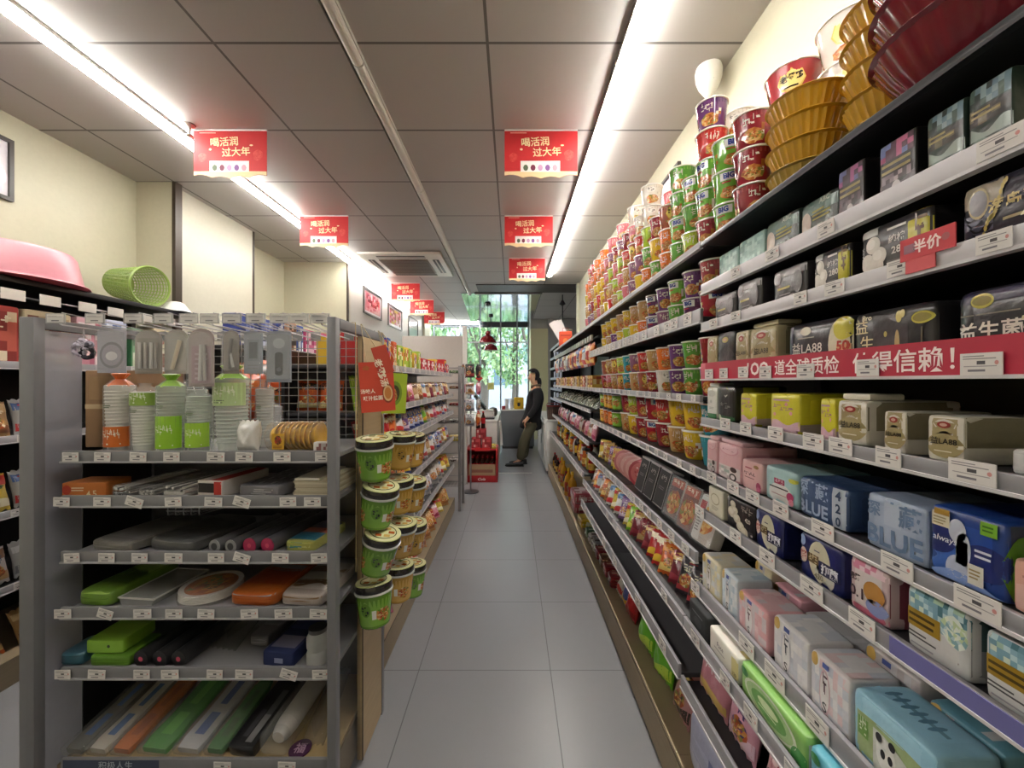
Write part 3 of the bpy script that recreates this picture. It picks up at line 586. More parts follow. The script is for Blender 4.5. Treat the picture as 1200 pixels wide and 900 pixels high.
# -- row E
def wht(fr, sd, tp):
    fr.rect(.04, .03, .96, .18, '3f7a50', 1); fr.disc(.5, .8, .4, .1, 'c9c9c4', 1); fr.disc(.45, .55, .1, .05, 'b9bdb8', 1); fr.lines(.5, .35, .5, .08, 2, 'a8aaa4', 1); sd.rect(.0, .04, .9, .95, 'b4b83a', 1)
rpack('E', 825, 840, 453, .13, 11, 'dcdcd6', wht, 'pad_pack', 'white pad pack with green foot, first below the red banner', 'pad pack', group='packs below the red banner', flap='e2e2dc')
def env(fr, sd, tp):
    fr.rect(.03, .16, .97, .97, '2f2e2f', 1); fr.rect(.03, .03, .97, .16, '336b42', 1); fr.disc(.12, .1, .12, .09, 'b9c8a8', 2)
    fr.m.add([fr.fn(*p, 2) for p in ((.03, .95), (.5, .72), (.97, .95), (.97, .92), (.5, .68), (.03, .92))], [(0, 1, 4, 5), (1, 2, 3, 4)], 'bdbdb8'); fr.strokes(.5, .45, .6, .14, '8f8f8a', 2, 1); sd.rect(0, .04, 1, .96, 'a3a528', 1)
rpack('E', 841, 861, 452, .15, 11, '2b2a2b', env, 'pad_pack', 'black envelope pad pack with yellow side, second below banner', 'pad pack', group='packs below the red banner')
def yel(fr, sd, tp):
    fr.rect(.03, .03, .97, .97, 'd8d040', 1); fr.wave(.02, .26, 'd9b4c4', 2, .06, 1.2); fr.lines(.45, .82, .6, .1, 1, 'c9a0b8', 3); fr.strokes(.5, .64, .7, .14, 'b07a9a', 3, 1, 4, 3)
    for x, y in ((.2, .45), (.75, .5), (.6, .72)): fr.disc(x, y, .05, .05, 'e6a0b0', 3, 8)
    sd.rect(0, .04, 1, .98, 'c2b82a', 1); sd.wave(.02, .24, 'b9a8b0', 2, .03, .6); sd.disc(.55, .55, .13, .12, '77703a', 2)
rpack('E', 867, 886, 460, .17, 11, 'd6ce3c', yel, 'pad_pack', 'yellow pad pack with pink foot, furthest of three', 'pad pack', group='packs below the red banner')
rpack('E', 902, 937, 460, .15, 11, 'd6ce3c', yel, 'pad_pack', 'yellow pad pack with pink foot, middle and widest of three', 'pad pack', group='packs below the red banner')
rpack('E', 960.5, 979, 466, .13, 10, 'd6ce3c', yel, 'pad_pack', 'yellow pad pack with pink foot, nearest of three beside gold pack', 'pad pack', group='packs below the red banner')
rpack('E', 980, 1016, 468, .17, 10, 'd8d2c6', gold(1), 'pad_pack', 'gold and white pad pack with folded top, furthest of three', 'pad pack', group='packs below the red banner', flap='ddd6c4')
rpack('E', 1035, 1062, 481, .14, 12, 'd8d2c6', gold(1), 'pad_pack', 'narrow gold and white pad pack, middle of three', 'pad pack', group='packs below the red banner')
rpack('E', 1085, 1131, 485, .20, 12, 'd8d2c6', gold(1), 'pad_pack', 'wide gold and white pad pack, nearest of three', 'pad pack', group='packs below the red banner')
rpack('E', 1180, 1260, 524, .12, 6, 'd4d2d2', lambda f, s, t: crinkle(f, ['c4c2c4', 'dedcdc'], 2, 3), 'tissue_pack', 'low plain white tissue pack at the near shelf end', 'tissue pack', group='packs below the red banner')
# -- row F
PK = 'dcaeb4'
def pnk(fr, sd, tp):
    fr.disc(.5, .86, .42, .16, 'd59aa4', 1); fr.disc(.5, .88, .38, .15, 'e3bcc2', 2); fr.rect(.04, .02, .96, .4, 'd6cac8', 1); fr.busy(.06, .06, .55, .36, 4, 4, ['cfc4c4', 'e0dad8', 'b9aeb0', '9fb0a8'], 2, 2)
    fr.disc(.72, .34, .14, .07, '4a3230', 3); fr.disc(.7, .14, .15, .1, '3a3234', 3); fr.disc(.7, .14, .09, .06, 'd8d0d0', 4); fr.strokes(.5, .84, .5, .05, 'a05a68', 4, 1, 3, 2); sd.rect(.1, .5, .9, .8, 'c48e98', 1)
rpack('F', 818.5, 840, 511, .14, 11, PK, pnk, 'pad_pack', 'pink folded-top pad pack, furthest of two', 'pad pack', group='packs on the sixth shelf', flap='e4bcc2')
rpack('F', 841, 868, 517, .16, 11, PK, pnk, 'pad_pack', 'pink folded-top pad pack, nearer of two', 'pad pack', group='packs on the sixth shelf', flap='e4bcc2')
def pn2(fr, sd, tp):
    fr.disc(.75, .83, .12, .06, '9a7a50', 2); fr.lines(.4, .74, .35, .1, 1, 'b5586e', 2); fr.strokes(.45, .54, .6, .1, '5a3a40', 2, 2, 3, 3); fr.lines(.45, .42, .5, .05, 1, '8a5a62', 2); fr.disc(.85, .22, .1, .14, 'b04a6a', 2); fr.disc(.86, .12, .09, .1, 'c76a86', 3)
rpack('F', 868.5, 893, 536, .17, 10, 'deb4b4', pn2, 'pad_pack', 'plain pink pad pack with red flower beside light blue pack', 'pad pack', group='packs on the sixth shelf')
def lbl(fr, sd, tp):
    fr.rect(.02, .03, .98, .97, 'a9c9cc', 1); fr.disc(.52, .28, .36, .3, 'd8d6d4', 2); fr.rect(.34, .55, .66, .7, 'b54a68', 3); fr.strokes(.5, .62, .26, .1, 'e8d0d4', 4); fr.lines(.5, .44, .62, .08, 1, '3f3c42', 3); fr.lines(.5, .26, .5, .05, 1, 'c08a94', 3); fr.disc(.82, .3, .1, .12, 'b0406a', 3); fr.disc(.85, .16, .07, .1, 'd08a9a', 3); fr.disc(.9, .75, .12, .06, 'b9b84a', 3)
    tp.rect(.1, .1, .9, .9, '9fc0c2', 1)
rpack('F', 896, 934, 543, .17, 10, 'a4c4c8', lbl, 'pad_pack', 'light blue pad pack with white oval and red flower', 'pad pack', group='packs on the sixth shelf')
def blu(base, ink, num):
    def d(fr, sd, tp):
        fr.rect(.01, .02, .99, .98, base, 1); k = .68 if num else 1
        fr.text('深', .13*k+.02, .74, .4, ink, 3, .26, .02); fr.text('藏', .76*k, .74, .4, ink, 3, .3*k+.06, .02); fr.text('BLUE', .49*k, .27, .36, ink, 3, .92*k, .03)
        fr.busy(.34*k, .9, .56*k, .94, 4, 1, [ink, base], 3)
        if num:
            fr.rect(.72, .04, .96, .96, 'b9c2d0', 2); fr.text('4', .84, .8, .22, '3f5270', 4, None, .03); fr.text('2', .84, .5, .22, '3f5270', 4, None, .03); fr.text('0', .84, .2, .22, '3f5270', 4, None, .03)
        else: fr.wave(.5, .96, 'b4bfd2', 2, .05, .5, 0, .34, .62)
        sd.rect(.03, .04, .97, .96, '34486a' if num else '8a98b4', 1); tp.wave(.2, .8, '4a5f84' if num else '9aa8c0', 1, .1, .6)
    return d
rpack('F', 935.5, 994, 556, .17, 9, '3a5078', blu('43597f', '9fb0cc', True), 'pad_pack', 'navy blue pad pack with pale lettering and white 420 strip', 'pad pack', group='packs on the sixth shelf')
rpack('F', 1014.5, 1087, 575, .17, 12, '9fadc6', blu('a9b6cd', '6d84a6', False), 'pad_pack', 'pale blue pad pack with greyish blue lettering, right of navy pack', 'pad pack', group='packs on the sixth shelf')
def alw(fr, sd, tp):
    fr.rect(.01, .02, .99, .98, '2c4e9e', 1); fr.disc(.15, .3, .3, .3, '3f68b8', 2); fr.disc(.12, .55, .28, .2, '232f6e', 3); fr.disc(.78, .42, .3, .22, '25306e', 3)
    fr.disc(.42, .72, .12, .16, 'bfc4d4', 4); fr.disc(.5, .5, .1, .22, 'c4c9d8', 4); fr.disc(.42, .2, .16, .2, 'b4bbd0', 4); fr.rect(.4, .3, .56, .6, 'c0c6d6', 4)
    fr.rect(.06, .72, .32, .92, 'd9d2bc', 5); fr.rect(.1, .88, .32, .96, 'a8843a', 6); fr.lines(.19, .8, .2, .12, 3, '9a8f6a', 6); fr.text('always', .25, .55, .13, 'e6e8f2', 5, .34, .01, 0, 1, .15)
    fr.rect(.72, .78, .92, .95, '7ab03a', 5); fr.lines(.82, .87, .14, .1, 2, '3f6a20', 6); fr.lines(.76, .52, .22, .14, 2, 'dfe2f0', 5); fr.rect(.56, .1, .76, .36, 'd9d6cc', 5); fr.lines(.66, .24, .15, .14, 3, 'a08a5a', 6); fr.wave(.04, .09, '7f9ad4', 4, .1, .6)
    sd.rect(.04, .04, .96, .96, '25345c', 1); sd.disc(.12, .42, .12, .42, '5f9a2c', 2)
rpack('F', 1088.5, 1180, 588, .17, 12, '27448a', alw, 'pad_pack', 'bright blue pad pack with white pad picture and green badge', 'pad pack', group='packs on the sixth shelf')
rpack('F', 1184, 1262, 651, .16, 10, 'd9a898', lambda f, s, t: (f.wave(.1, .5, 'e0b8ac', 1, .1, .5), f.lines(.5, .7, .6, .1, 1, 'b98078', 1)), 'pad_pack', 'peach pink pad pack at the near end beside bright blue pack', 'pad pack', group='packs on the sixth shelf')
# -- row G
def crm(fr, sd, tp): fr.disc(.5, .62, .3, .2, 'a8a086', 1); fr.disc(.5, .62, .25, .16, 'd9d4c2', 2); fr.lines(.5, .3, .5, .15, 3, 'a09a86', 1); sd.rect(.1, .1, .9, .9, 'bdb7a4', 1)
rpack('G', 830, 847, 568, .13, 14, 'd6d1bf', crm, 'pad_pack', 'small cream boxed pad pack beside black cotton pack', 'pad pack', group='packs on the seventh shelf', mat='paper')
def bct(fr, sd, tp):
    fr.rect(.02, .03, .98, .97, '262326', 1)
    for x, y, r in ((.28, .78, .1), (.24, .52, .15), (.42, .4, .13), (.36, .62, .1), (.55, .22, .14), (.68, .12, .13)): fr.disc(x, y, r, r*1.1, 'd9d0bc', 3); fr.disc(x-.02, y+.03, r*.6, r*.6, 'e8e2d2', 4)
    fr.text('420', .8, .5, .13, 'd6d0c4', 3); fr.strokes(.75, .78, .36, .16, 'a8a29a', 3, 2); fr.busy(.8, .1, .95, .22, 3, 2, ['c9c4bc', '4a464a'], 3); fr.busy(.05, .85, .15, .95, 2, 2, ['c9c4bc', '8a868a'], 3)
rpack('G', 851, 884, 578, .15, 10, '231f22', bct, 'pad_pack', 'black pad pack with white cotton bolls picture', 'pad pack', group='packs on the seventh shelf')
def nav(num):
    def d(fr, sd, tp):
        fr.rect(.01, .02, .99, .98, '2a2f6e', 1); fr.disc(.5, .52, .25, .42, 'd2ccb4', 2); fr.disc(.62, .25, .22, .25, 'c9c6bc', 2); fr.disc(.1, .82, .08, .12, '8fa2cc', 3)
        fr.text('超', .13, .5, .2, 'b04a48', 4, None, .03); fr.disc(.13, .5, .09, .17, 'd8c4b8', 3); fr.rect(.24, .42, .5, .62, '6a5638', 4); fr.strokes(.37, .52, .2, .16, 'd9c8a0', 5); fr.text('抑菌', .74, .42, .22, 'e6e6ee', 5, .44, .04); fr.rect(.5, .28, .96, .56, '20244e', 4)
        fr.lines(.46, .72, .14, .05, 1, '34386a', 4)
        if num: fr.text('420', .5, .2, .12, '8a866e', 4)
        sd.rect(.03, .04, .97, .96, '1d2150', 1); tp.wave(.1, .3, '5a62a4', 1, .05, .5)
    return d
rpack('G', 885, 917, 593, .17, 10, '252a62', nav(0), 'pad_pack', 'dark blue night pad pack with cream oval, further of two', 'pad pack', group='packs on the seventh shelf')
rpack('G', 936.5, 988, 620, .17, 10, '252a62', nav(1), 'pad_pack', 'dark blue night pad pack with cream oval, nearer of two', 'pad pack', group='packs on the seventh shelf')
def ber(fr, sd, tp):
    fr.rect(.02, .03, .98, .97, 'd8cdcc', 1); fr.busy(.02, .8, .98, .97, 7, 2, ['d98aa4', 'e4c8d0'], 2, 1); fr.rect(.02, .03, .98, .16, 'c46a80', 2); fr.disc(.66, .5, .26, .2, 'bd8a4a', 3); fr.disc(.72, .26, .26, .14, '8f9ac8', 3)
    fr.text('极薄', .18, .64, .2, '4a3a40', 4, .3); fr.text('0.1', .22, .38, .22, '4a3a44', 4, .36); sd.rect(.02, .03, .98, .97, '86404f', 1)
rpack('G', 995, 1042, 648, .15, 10, 'cdb4b8', ber, 'pad_pack', 'pink checked pad pack with light brown round picture', 'pad pack', group='packs on the seventh shelf')
def flo(fr, sd, tp):
    fr.rect(.01, .02, .99, .98, 'd4d2d2', 1); fr.busy(.01, .5, .99, .98, 13, 6, ['8fb4c4', '6f98a8', 'bcd4d8', 'a9c4b0', '4f7c88', 'd4dcc8', '7fa6b8'], 2, 4); fr.rect(.04, .38, .58, .66, 'a5842e', 3); fr.lines(.3, .52, .46, .2, 2, '4c3c1c', 4)
    fr.blob(.78, .62, .2, .22, ['dfe6dc', 'b9d0d4', 'c4d4a8', '8ab0b8', 'e8ecd8'], 3, 2); fr.lines(.3, .26, .5, .12, 2, '4a484c', 3, 1); fr.lines(.3, .12, .4, .06, 1, '9a98a0', 3)
    sd.rect(.02, .48, .98, .97, '3f5c5c', 1); sd.rect(.02, .03, .98, .48, '9a9c9e', 1)
rpack('G', 1061.5, 1138, 682, .13, 11, 'cfcfd0', flo, 'pad_pack', 'white and teal floral pad pack with gold label, further of two', 'pad pack', group='packs on the seventh shelf')
rpack('G', 1152, 1272, 734, .13, 11, 'cfcfd0', flo, 'pad_pack', 'white and teal floral pad pack with gold label, nearer of two', 'pad pack', group='packs on the seventh shelf')
# -- row H : tissue packets, two rows
def tis(ink, tag_, floral):
    def d(fr, sd, tp):
        fr.busy(.04, .05, .96, .95, 8, 6, floral, 1, len(floral)+int(fr.w*1000)); fr.disc(.14, .88, .1, .1, 'c8a45a', 2); fr.disc(.42, .48, .14, .36, tag_, 2); fr.disc(.42, .48, .115, .32, 'e4e0e0', 3)
        fr.strokes(.42, .6, .12, .3, ink, 4, 2, 1, 5); fr.text('S', .42, .24, .16, '3a3840', 4, None, .01); fr.rect(.36, .86, .52, .94, '4a5a9a', 3); tp.busy(.08, .1, .92, .9, 6, 2, floral, 1, 3); tp.rect(.3, .3, .7, .7, floral[0], 2)
    return d
W_ = ['dcdadc', 'd0d0d8', 'e4e2e4', 'c6cad4']
rpack('H', 811.5, 844, 636, .10, 8, 'd8cfb4', tis('77704a', 'b9ae8a', ['d9d2bc', 'd4d6d8', 'e0d4ac', 'c9c9c4']), 'tissue_pack', 'cream tissue pack with yellow top, first of the front tissue row', 'tissue pack', X=.605, group='tissue packs front row')
rpack('H', 845, 864, 664, .10, 8, 'cfdbe4', tis('5a6a80', 'b4c4d4', ['d4dce4', 'c4d2dc', 'e0e4e8', 'b4c6d4']), 'tissue_pack', 'pale blue tissue pack with white print between cream and pink', 'tissue pack', X=.605, group='tissue packs front row')
rpack('H', 864.5, 899, 688, .10, 8, 'dfa9ae', tis('5a3a44', 'd4bcc0', ['dcb4b8', 'd9a8ae', 'e4c4c6', 'cfc4c8']), 'tissue_pack', 'pink tissue pack with black print in the front tissue row', 'tissue pack', X=.605, group='tissue packs front row')
rpack('H', 905, 947.5, 717, .10, 8, 'd6d4d8', tis('4a4a58', 'c4c2cc', W_), 'tissue_pack', 'white tissue pack with gold corner right of the pink one', 'tissue pack', X=.605, group='tissue packs front row')
rpack('H', 948.5, 996, 757, .10, 8, 'd4ced0', tis('5a3a48', 'd4b4bc', W_+['dcc4c8']), 'tissue_pack', 'white tissue pack with pinkish print beside sky blue pack', 'tissue pack', X=.605, group='tissue packs front row')
def pan(fr, sd, tp):
    fr.rect(.02, .72, .98, .98, '9fcbe0', 1); fr.wave(.04, .7, '9cb07c', 1, .05, .5); fr.wave(.04, .55, 'c9ccc4', 2, .12, .45, .2, .3, .9); fr.disc(.46, .42, .12, .22, 'dcdcd8', 3); fr.disc(.38, .6, .04, .06, '26262a', 4); fr.disc(.54, .62, .04, .06, '26262a', 4); fr.disc(.43, .42, .03, .06, '26262a', 4); fr.disc(.52, .42, .03, .06, '26262a', 4); fr.disc(.55, .12, .16, .16, '2a2a2e', 4)
    fr.rect(.1, .4, .24, .66, '6f9a4a', 3); fr.strokes(.17, .53, .1, .2, 'dfe6cc', 4); tp.rect(.01, .02, .99, .98, '96c4dc', 1); tp.lines(.5, .5, .7, .16, 1, '6a94ac', 2)
    for i in range(6): tp.disc(.18+.1*i, .5, .03, .16, '5a84a0', 2, 8)
rpack('H', 998, 1098, 800, .10, 8, '94c2da', pan, 'tissue_pack', 'sky blue tissue pack with black and white bear picture', 'tissue pack', X=.605, group='tissue packs front row')
BKR = [(884, 904, 654, 'd4c8a8', 'cream'), (905, 939, 680, 'd09aa4', 'pink'), (940, 1008, 714, 'b4b2b4', 'greyish white'), (1012, 1080, 750, 'b8b0b0', 'pinkish white'), (1085, 1180, 815, '5f8fa0', 'teal')]
for i, (a, b_, y, c, nme) in enumerate(BKR): rpack('H', a, b_, y, .10, 8, c, tis('44444c', c, [c, 'c4c2c4', c]), 'tissue_pack', nme+' tissue pack in the back row, '+ORD[i]+' from the far end', 'tissue pack', X=.725, group='tissue packs back row')
# -- row I
rpack('I', 806, 829, 696, .14, 16, '26282a', lambda f, s, t: (f.lines(.5, .7, .6, .1, 1, '6a6c6e', 1), f.disc(.5, .4, .2, .2, '3a3d40', 1)), 'snack_box', 'flat black box standing beside the cream tissue box', 'box', X=.565, group='packs on the ninth shelf', mat='paper')
def fac(fr, sd, tp): fr.text('Face', .42, .62, .18, '4a464a', 2, None, .005); fr.lines(.4, .4, .4, .1, 1, 'a8a4a0', 2); fr.rect(.8, .0, .99, 1, 'cbbf86', 1); fr.text('120', .9, .3, .12, '6a603a', 2); tp.text('400', .5, .5, .4, '5a565a', 2); tp.rect(.8, 0, .99, 1, 'cbbf86', 1)
rpack('I', 831, 865, 731, .11, 14, 'd8d4ca', fac, 'tissue_box', 'cream tissue box with pale yellow end, left of green pack', 'tissue box', X=.565, group='packs on the ninth shelf', mat='paper')
def gwp(c1, c2):
    def d(fr, sd, tp):
        fr.disc(.5, .5, .4, .42, 'd4dcc8', 1); fr.disc(.5, .5, .36, .37, c1, 2); fr.disc(.5, .5, .27, .27, c2, 3); fr.disc(.5, .56, .16, .12, 'cfe0b0', 4); fr.lines(.5, .4, .3, .08, 1, 'cfe0b0', 4); fr.disc(.1, .8, .07, .12, '2f7a3c', 3); fr.disc(.92, .2, .1, .3, '3f8a44', 1)
        tp.wave(.3, .6, 'b4cca0', 1, .1, .5); sd.rect(.06, .05, .94, .8, 'c6cac0', 1)
    return d
rpack('I', 866.5, 944, 770, .13, 9, '86b862', gwp('a4c488', '5f9a44'), 'tissue_pack', 'green wet wipe pack with white oval label', 'wipes pack', X=.565, group='packs on the ninth shelf')
rpack('I', 946.5, 1060, 849, .13, 9, '5fa9bc', gwp('8cc4d0', '3f8ea4'), 'tissue_pack', 'turquoise wet wipe pack at the near end of its shelf', 'wipes pack', X=.565, group='packs on the ninth shelf')
# ---------------------------------------------------------------- noodle cups
def deco(kind):
    cs = {'gbig': ('6fae3c', '8cc04c'), 'green': ('5a9a38', '7ab54a'), 'lime': ('a9c43a', 'c0d45a'), 'dkred': ('8f2430', 'a83a44'), 'redbig': ('a02230', '7a1a26'), 'purple': ('6a3a72', '54285c'), 'pbig': ('5c2c58', '7a4a74'),
          'orange': ('e0702a', 'ea8a40'), 'white': ('dcd4c8', 'c9bfb2'), 'yellow': ('d9b42c', 'e4c84a'), 'pink': ('d4707a', 'e09aa0'), 'teal': ('2f8a98', '45a0a8'), 'brown': ('a85f48', '8a3f30'), 'red': ('c23030', 'd4503c'), 'mauve': ('8a5a78', 'a0788e'), 'tan': ('b9905a', 'c9a878')}[kind]
    return cs
def cup(kind, r0=.039, r1=.0495, h=.098):
    a, b = deco(kind); m, f = cupm(r0, r1, h, a); sd = sum(map(ord, kind)); R = random.Random(sd)
    f.rect(.02, .8, .98, .95, b, 1, 24, 1)
    for k in range(3):
        c = .18+.32*k
        if kind in ('gbig', 'redbig', 'pbig'):
            f.rect(c-.085, .66, c+.085, .9, 'dfe0dc', 2, 5, 1); f.text('BIG', c, .79, .17, '2b3f8a', 4, .15, .05); f.lines(c, .6, .14, .08, 1, 'b5303a', 3, k)
        elif kind == 'brown':
            f.disc(c, .62, .085, .28, 'e2bc4a', 2, 6); f.disc(c, .62, .074, .24, 'edd06a', 3, 6); f.strokes(c, .62, .1, .34, '3a2418', 4, k, 3, 4)
        elif kind == 'white': f.disc(c, .72, .07, .12, 'e8e2d8', 2); f.strokes(c, .74, .1, .16, '3a342e', 3, k)
        else: f.strokes(c, .7, .14, .22, ['f0e4c8', 'e8d8d0', 'f4f0e4'][k], 3, k+sd, 4, 4)
        f.blob(c+.02, .28, .11, .2, FOOD, 2, sd+k); f.busy(c+.09, .3, c+.15, .6, 2, 3, [b, FOOD[k], 'e8e0d0', a], 2, sd+k)
    l = MB('gloss'); l.lathe([(r1*.97, h-.0005), (r1+.0005, h+.0006), (r1*.9, h+.0014), (.004, h+.0012)], 28, [b, 'e6e0d4', a])
    for k in range(4): an = k*1.57; l.box(.02*math.cos(an)-.008, .02*math.cos(an)+.008, .02*math.sin(an)-.006, .02*math.sin(an)+.006, h+.0012, h+.0016, random.Random(k).choice(FOOD+[a]))
    return P('noodle_cup', 'noodle cup', m, [('lid', l)])
CUP = {k: cup(k) for k in ('gbig', 'green', 'lime', 'dkred', 'redbig', 'purple', 'pbig', 'orange', 'white', 'yellow', 'pink', 'teal', 'brown', 'red', 'mauve', 'tan')}
CN = {'gbig': 'green and white', 'green': 'green', 'lime': 'lime green', 'dkred': 'plain dark red', 'redbig': 'red with white badge', 'purple': 'purple', 'pbig': 'dark purple badged', 'orange': 'orange', 'white': 'white printed', 'yellow': 'yellow', 'pink': 'pink', 'teal': 'teal', 'brown': 'brown hexagon', 'red': 'bright red', 'mauve': 'mauve', 'tan': 'tan'}
POS = ['bottom cup', 'second cup up', 'third cup up', 'fourth cup up', 'top fifth cup', 'top sixth cup']
RC = random.Random(11); CH = .0998
def column(kinds, x, y, z, where, group, s=1.0, jit=.0015):
    for i, k in enumerate(kinds):
        inst(CUP[k], CN[k]+' noodle cup, '+POS[i]+' of '+where, (x+RC.uniform(-jit, jit), y+RC.uniform(-jit, jit)*.5, z+CH*s*i), -.75+RC.uniform(-.5, .5), group, scale=None if s == 1 else (s, s, s))
TZ = zr(.70)+.0205
# towers on the top shelf, front row (from the yellow bowls towards the till)
FRT = [(1.095, 'dkred dkred dkred'), (1.21, 'gbig gbig gbig'), (1.325, 'dkred gbig gbig red purple'), (1.44, 'lime green gbig'), (1.555, 'green gbig green green'), (1.67, 'orange orange brown'), (1.785, 'green yellow dkred'),
       (1.90, 'orange green lime white white'), (2.015, 'yellow mauve red white'), (2.13, 'mauve mauve brown pink white'), (2.245, 'pink tan red dkred'), (2.36, 'lime pink lime mauve pink'), (2.475, 'tan lime pink dkred'), (2.59, 'red tan lime mauve pink'), (2.705, 'yellow brown pink pink'),
       (2.82, 'tan yellow yellow orange orange'), (2.935, 'pink red yellow orange'), (3.05, 'tan yellow yellow orange orange'), (3.165, 'mauve dkred tan orange red'), (3.28, 'mauve mauve orange orange red'), (3.395, 'pink tan yellow orange')]
for i, (y, ks) in enumerate(FRT): column(ks.split(), .685, y+.024, TZ, 'front tower '+ORD[i] if i < 20 else 'front tower', 'noodle cup towers on the top shelf') if i < 20 else column(ks.split(), .685, y+.024, TZ, 'the furthest front tower', 'noodle cup towers on the top shelf')
BCK = [(1.40, 'green green white white white'), (1.52, 'green gbig green teal'), (1.64, 'brown green pink dkred'), (1.80, 'pink white dkred red'), (1.98, 'white pink mauve red pink'), (2.16, 'red pink mauve'), (2.34, 'pink red pink dkred'), (2.52, 'red pink tan'), (2.70, 'tan red pink')]
for i, (y, ks) in enumerate(BCK): column(ks.split(), .81, y, TZ, 'back tower '+ORD[i], 'noodle cup towers behind the front row')
def bay2row(key, x, kinds, y0, where, step=.108):
    for i, ks in enumerate(kinds): column(ks.split(), x, y0+step*i, SH[key], where+' column '+ORD[i], 'noodle cups '+where)
bay2row('b1', .69, 'redbig,dkred/pbig,purple/green,gbig/mauve,purple/pbig,pbig/orange,tan/yellow,tan/lime,yellow/yellow,tan/purple,yellow/tan,yellow/yellow,yellow'.replace(',', ' ').split('/'), 1.335, 'second shelf', .135)
bay2row('b2', .69, 'dkred,dkred/green,green/purple,purple/white,orange/dkred,tan/brown,red/tan,mauve/teal,teal/brown,lime/tan,brown/pink,tan/dkred,brown'.replace(',', ' ').split('/'), 1.335, 'middle shelf', .135)
for i, ks in enumerate('teal,teal/yellow,yellow/tan,yellow/dkred,red/redbig,redbig/dkred,dkred/yellow,lime/tan,dkred'.replace(',', ' ').split('/')): column(ks.split(), .70, 1.34+.142*i, SH['b3'], 'fourth shelf column '+ORD[i], 'larger noodle cups on the fourth shelf', 1.085)
# bucket cup, bowls
def bucket(base, lab, txt):
    m, f = cupm(.052, .075, .125, base, 32); f.rect(.02, .84, .98, .96, lab, 1, 24, 1)
    for c in (.2, .5, .8):
        f.disc(c, .58, .09, .26, 'e0c060', 2, 8); f.disc(c, .58, .08, .22, 'efd888', 3, 8)
        if txt: f.text(txt, c, .64, .17, '2e2018', 4, .15, .03); f.lines(c, .44, .1, .08, 1, '2e2018', 4)
        f.blob(c, .2, .1, .14, FOOD, 2, 3)
    l = MB('gloss'); l.lathe([(.074, .1245), (.0755, .1262), (.07, .127), (.004, .127)], 32, ['e6e0d4', lab, base]); return P('noodle_bucket', 'noodle bucket', m, [('lid', l)])
inst(bucket('a83a40', 'b9505a', '老母鸡'), 'large red noodle bucket with gold panel behind the yellow bowls', (.88, 1.23, TZ+.383), -.7, 'large noodle buckets')
for k in range(3): inst(bucket('a03038', '8a2830', ''), 'large red noodle bucket stacked behind yellow bowls, '+('lowest', 'middle', 'upper')[k]+' of three below', (.88, 1.23, TZ+.1275*k), -.7, 'large noodle buckets')
bw = bucket('dcd4cc', 'c9c0b8', '')
for k in range(4): inst(bw, 'large white noodle bucket against the wall, '+('bottom', 'second', 'third', 'top')[k]+' of four', (.915, 1.062, TZ+.13*k), -.8, 'large noodle buckets')
def bowl(r0, r1, h, col, dark):
    m = MB('gloss'); n = 128
    m.lathe([(r0*.86, 0), (r0, .003), (r0+(r1-r0)*.55, h*.5), (r1*.97, h*.92)], n, [dark, col, col], rib=32, amp=.0014, cap='b')
    m.lathe([(r1*.97, h*.92), (r1, h*.94), (r1+.004, h*.97), (r1+.002, h), (r1*.94, h*.97), (r0*.9, .004)], 48, [col, col, col, col, dark], cap='e')
    l = MB('wrap'); l.lathe([(r1*1.012, h*.93), (r1*1.014, h*1.004), (r1*.3, h*1.01), (.003, h*1.01)], 32, 'f0e6d8', cap=False); return m, l
ym, yl = bowl(.055, .086, .072, 'c99a2c', 'b08420'); YB = P('noodle_bowl', 'bowl', ym, [('film_lid', yl)])
gm, gl = bowl(.055, .086, .072, 'b0903c', '96782c'); GB = P('noodle_bowl', 'bowl', gm, [('film_lid', gl)])
rm, rl = bowl(.075, .128, .088, '7a1a28', '5f1420'); RB = P('noodle_bowl', 'bowl', rm, [('film_lid', rl)]); YN, GN, RN_ = (Proto('noodle_bowl', 'bowl', q.me) for q in (YB, GB, RB))
for k in range(4): inst(YB if k == 3 else YN if k else GN, 'ribbed yellow bowl, '+('bottom', 'second', 'third', 'top')[k]+' of the shorter stack beside red cups', (.74, .985, TZ+.058*k), 0, 'stacked plastic bowls')
for k in range(5): inst(YB if k == 4 else YN if k else GN, 'ribbed yellow bowl, '+('bottom', 'second', 'third', 'fourth', 'top')[k]+' of the stack beside dark red bowls', (.79, .81, TZ+.062*k), 0, 'stacked plastic bowls')
for k in range(4): inst(RB if k == 3 else RN_, 'ribbed dark red bowl, '+('bottom', 'second', 'third', 'top')[k]+' of the big stack', (.72, .60, TZ+.066*k), 0, 'stacked plastic bowls')
# ---------------------------------------------------------------- snacks, trays, bottles on the right wall
def snack(w, h, t, base, pal, seed, mat='film', pic=True):
    m, f, b = bagm(w, h, t, base, seed, mat); R = random.Random(seed)
    for g in (f, b):
        g.wave(.68, .9, pal[0], 1, .04, R.uniform(.5, 1.2), R.random()); g.wave(.1, .28, pal[1 % len(pal)], 1, .05, R.uniform(.5, 1.2), R.random())
        g.strokes(.5, .68, .6, .16, pal[2 % len(pal)], 3, seed, 3, 4)
        if pic: g.blob(.5+R.uniform(-.12, .12), .36, .27, .17, FOOD+pal, 2, seed)
        g.busy(R.uniform(.1, .5), .8, R.uniform(.6, .9), .88, 4, 2, pal, 3, seed)
    return m
SNK = {}
def mk(key, cn, *a, **k): SNK[key] = (P('snack_bag', 'snack bag', snack(*a, **k)), cn)
mk('red', 'red', .10, .14, .045, 'b02428', ['c8403a', 'e0a040', 'f0e0c0'], 1); mk('dred', 'dark red', .10, .13, .045, '6f1c2a', ['8a2c3a', 'b09060', 'd9c8b0'], 2)
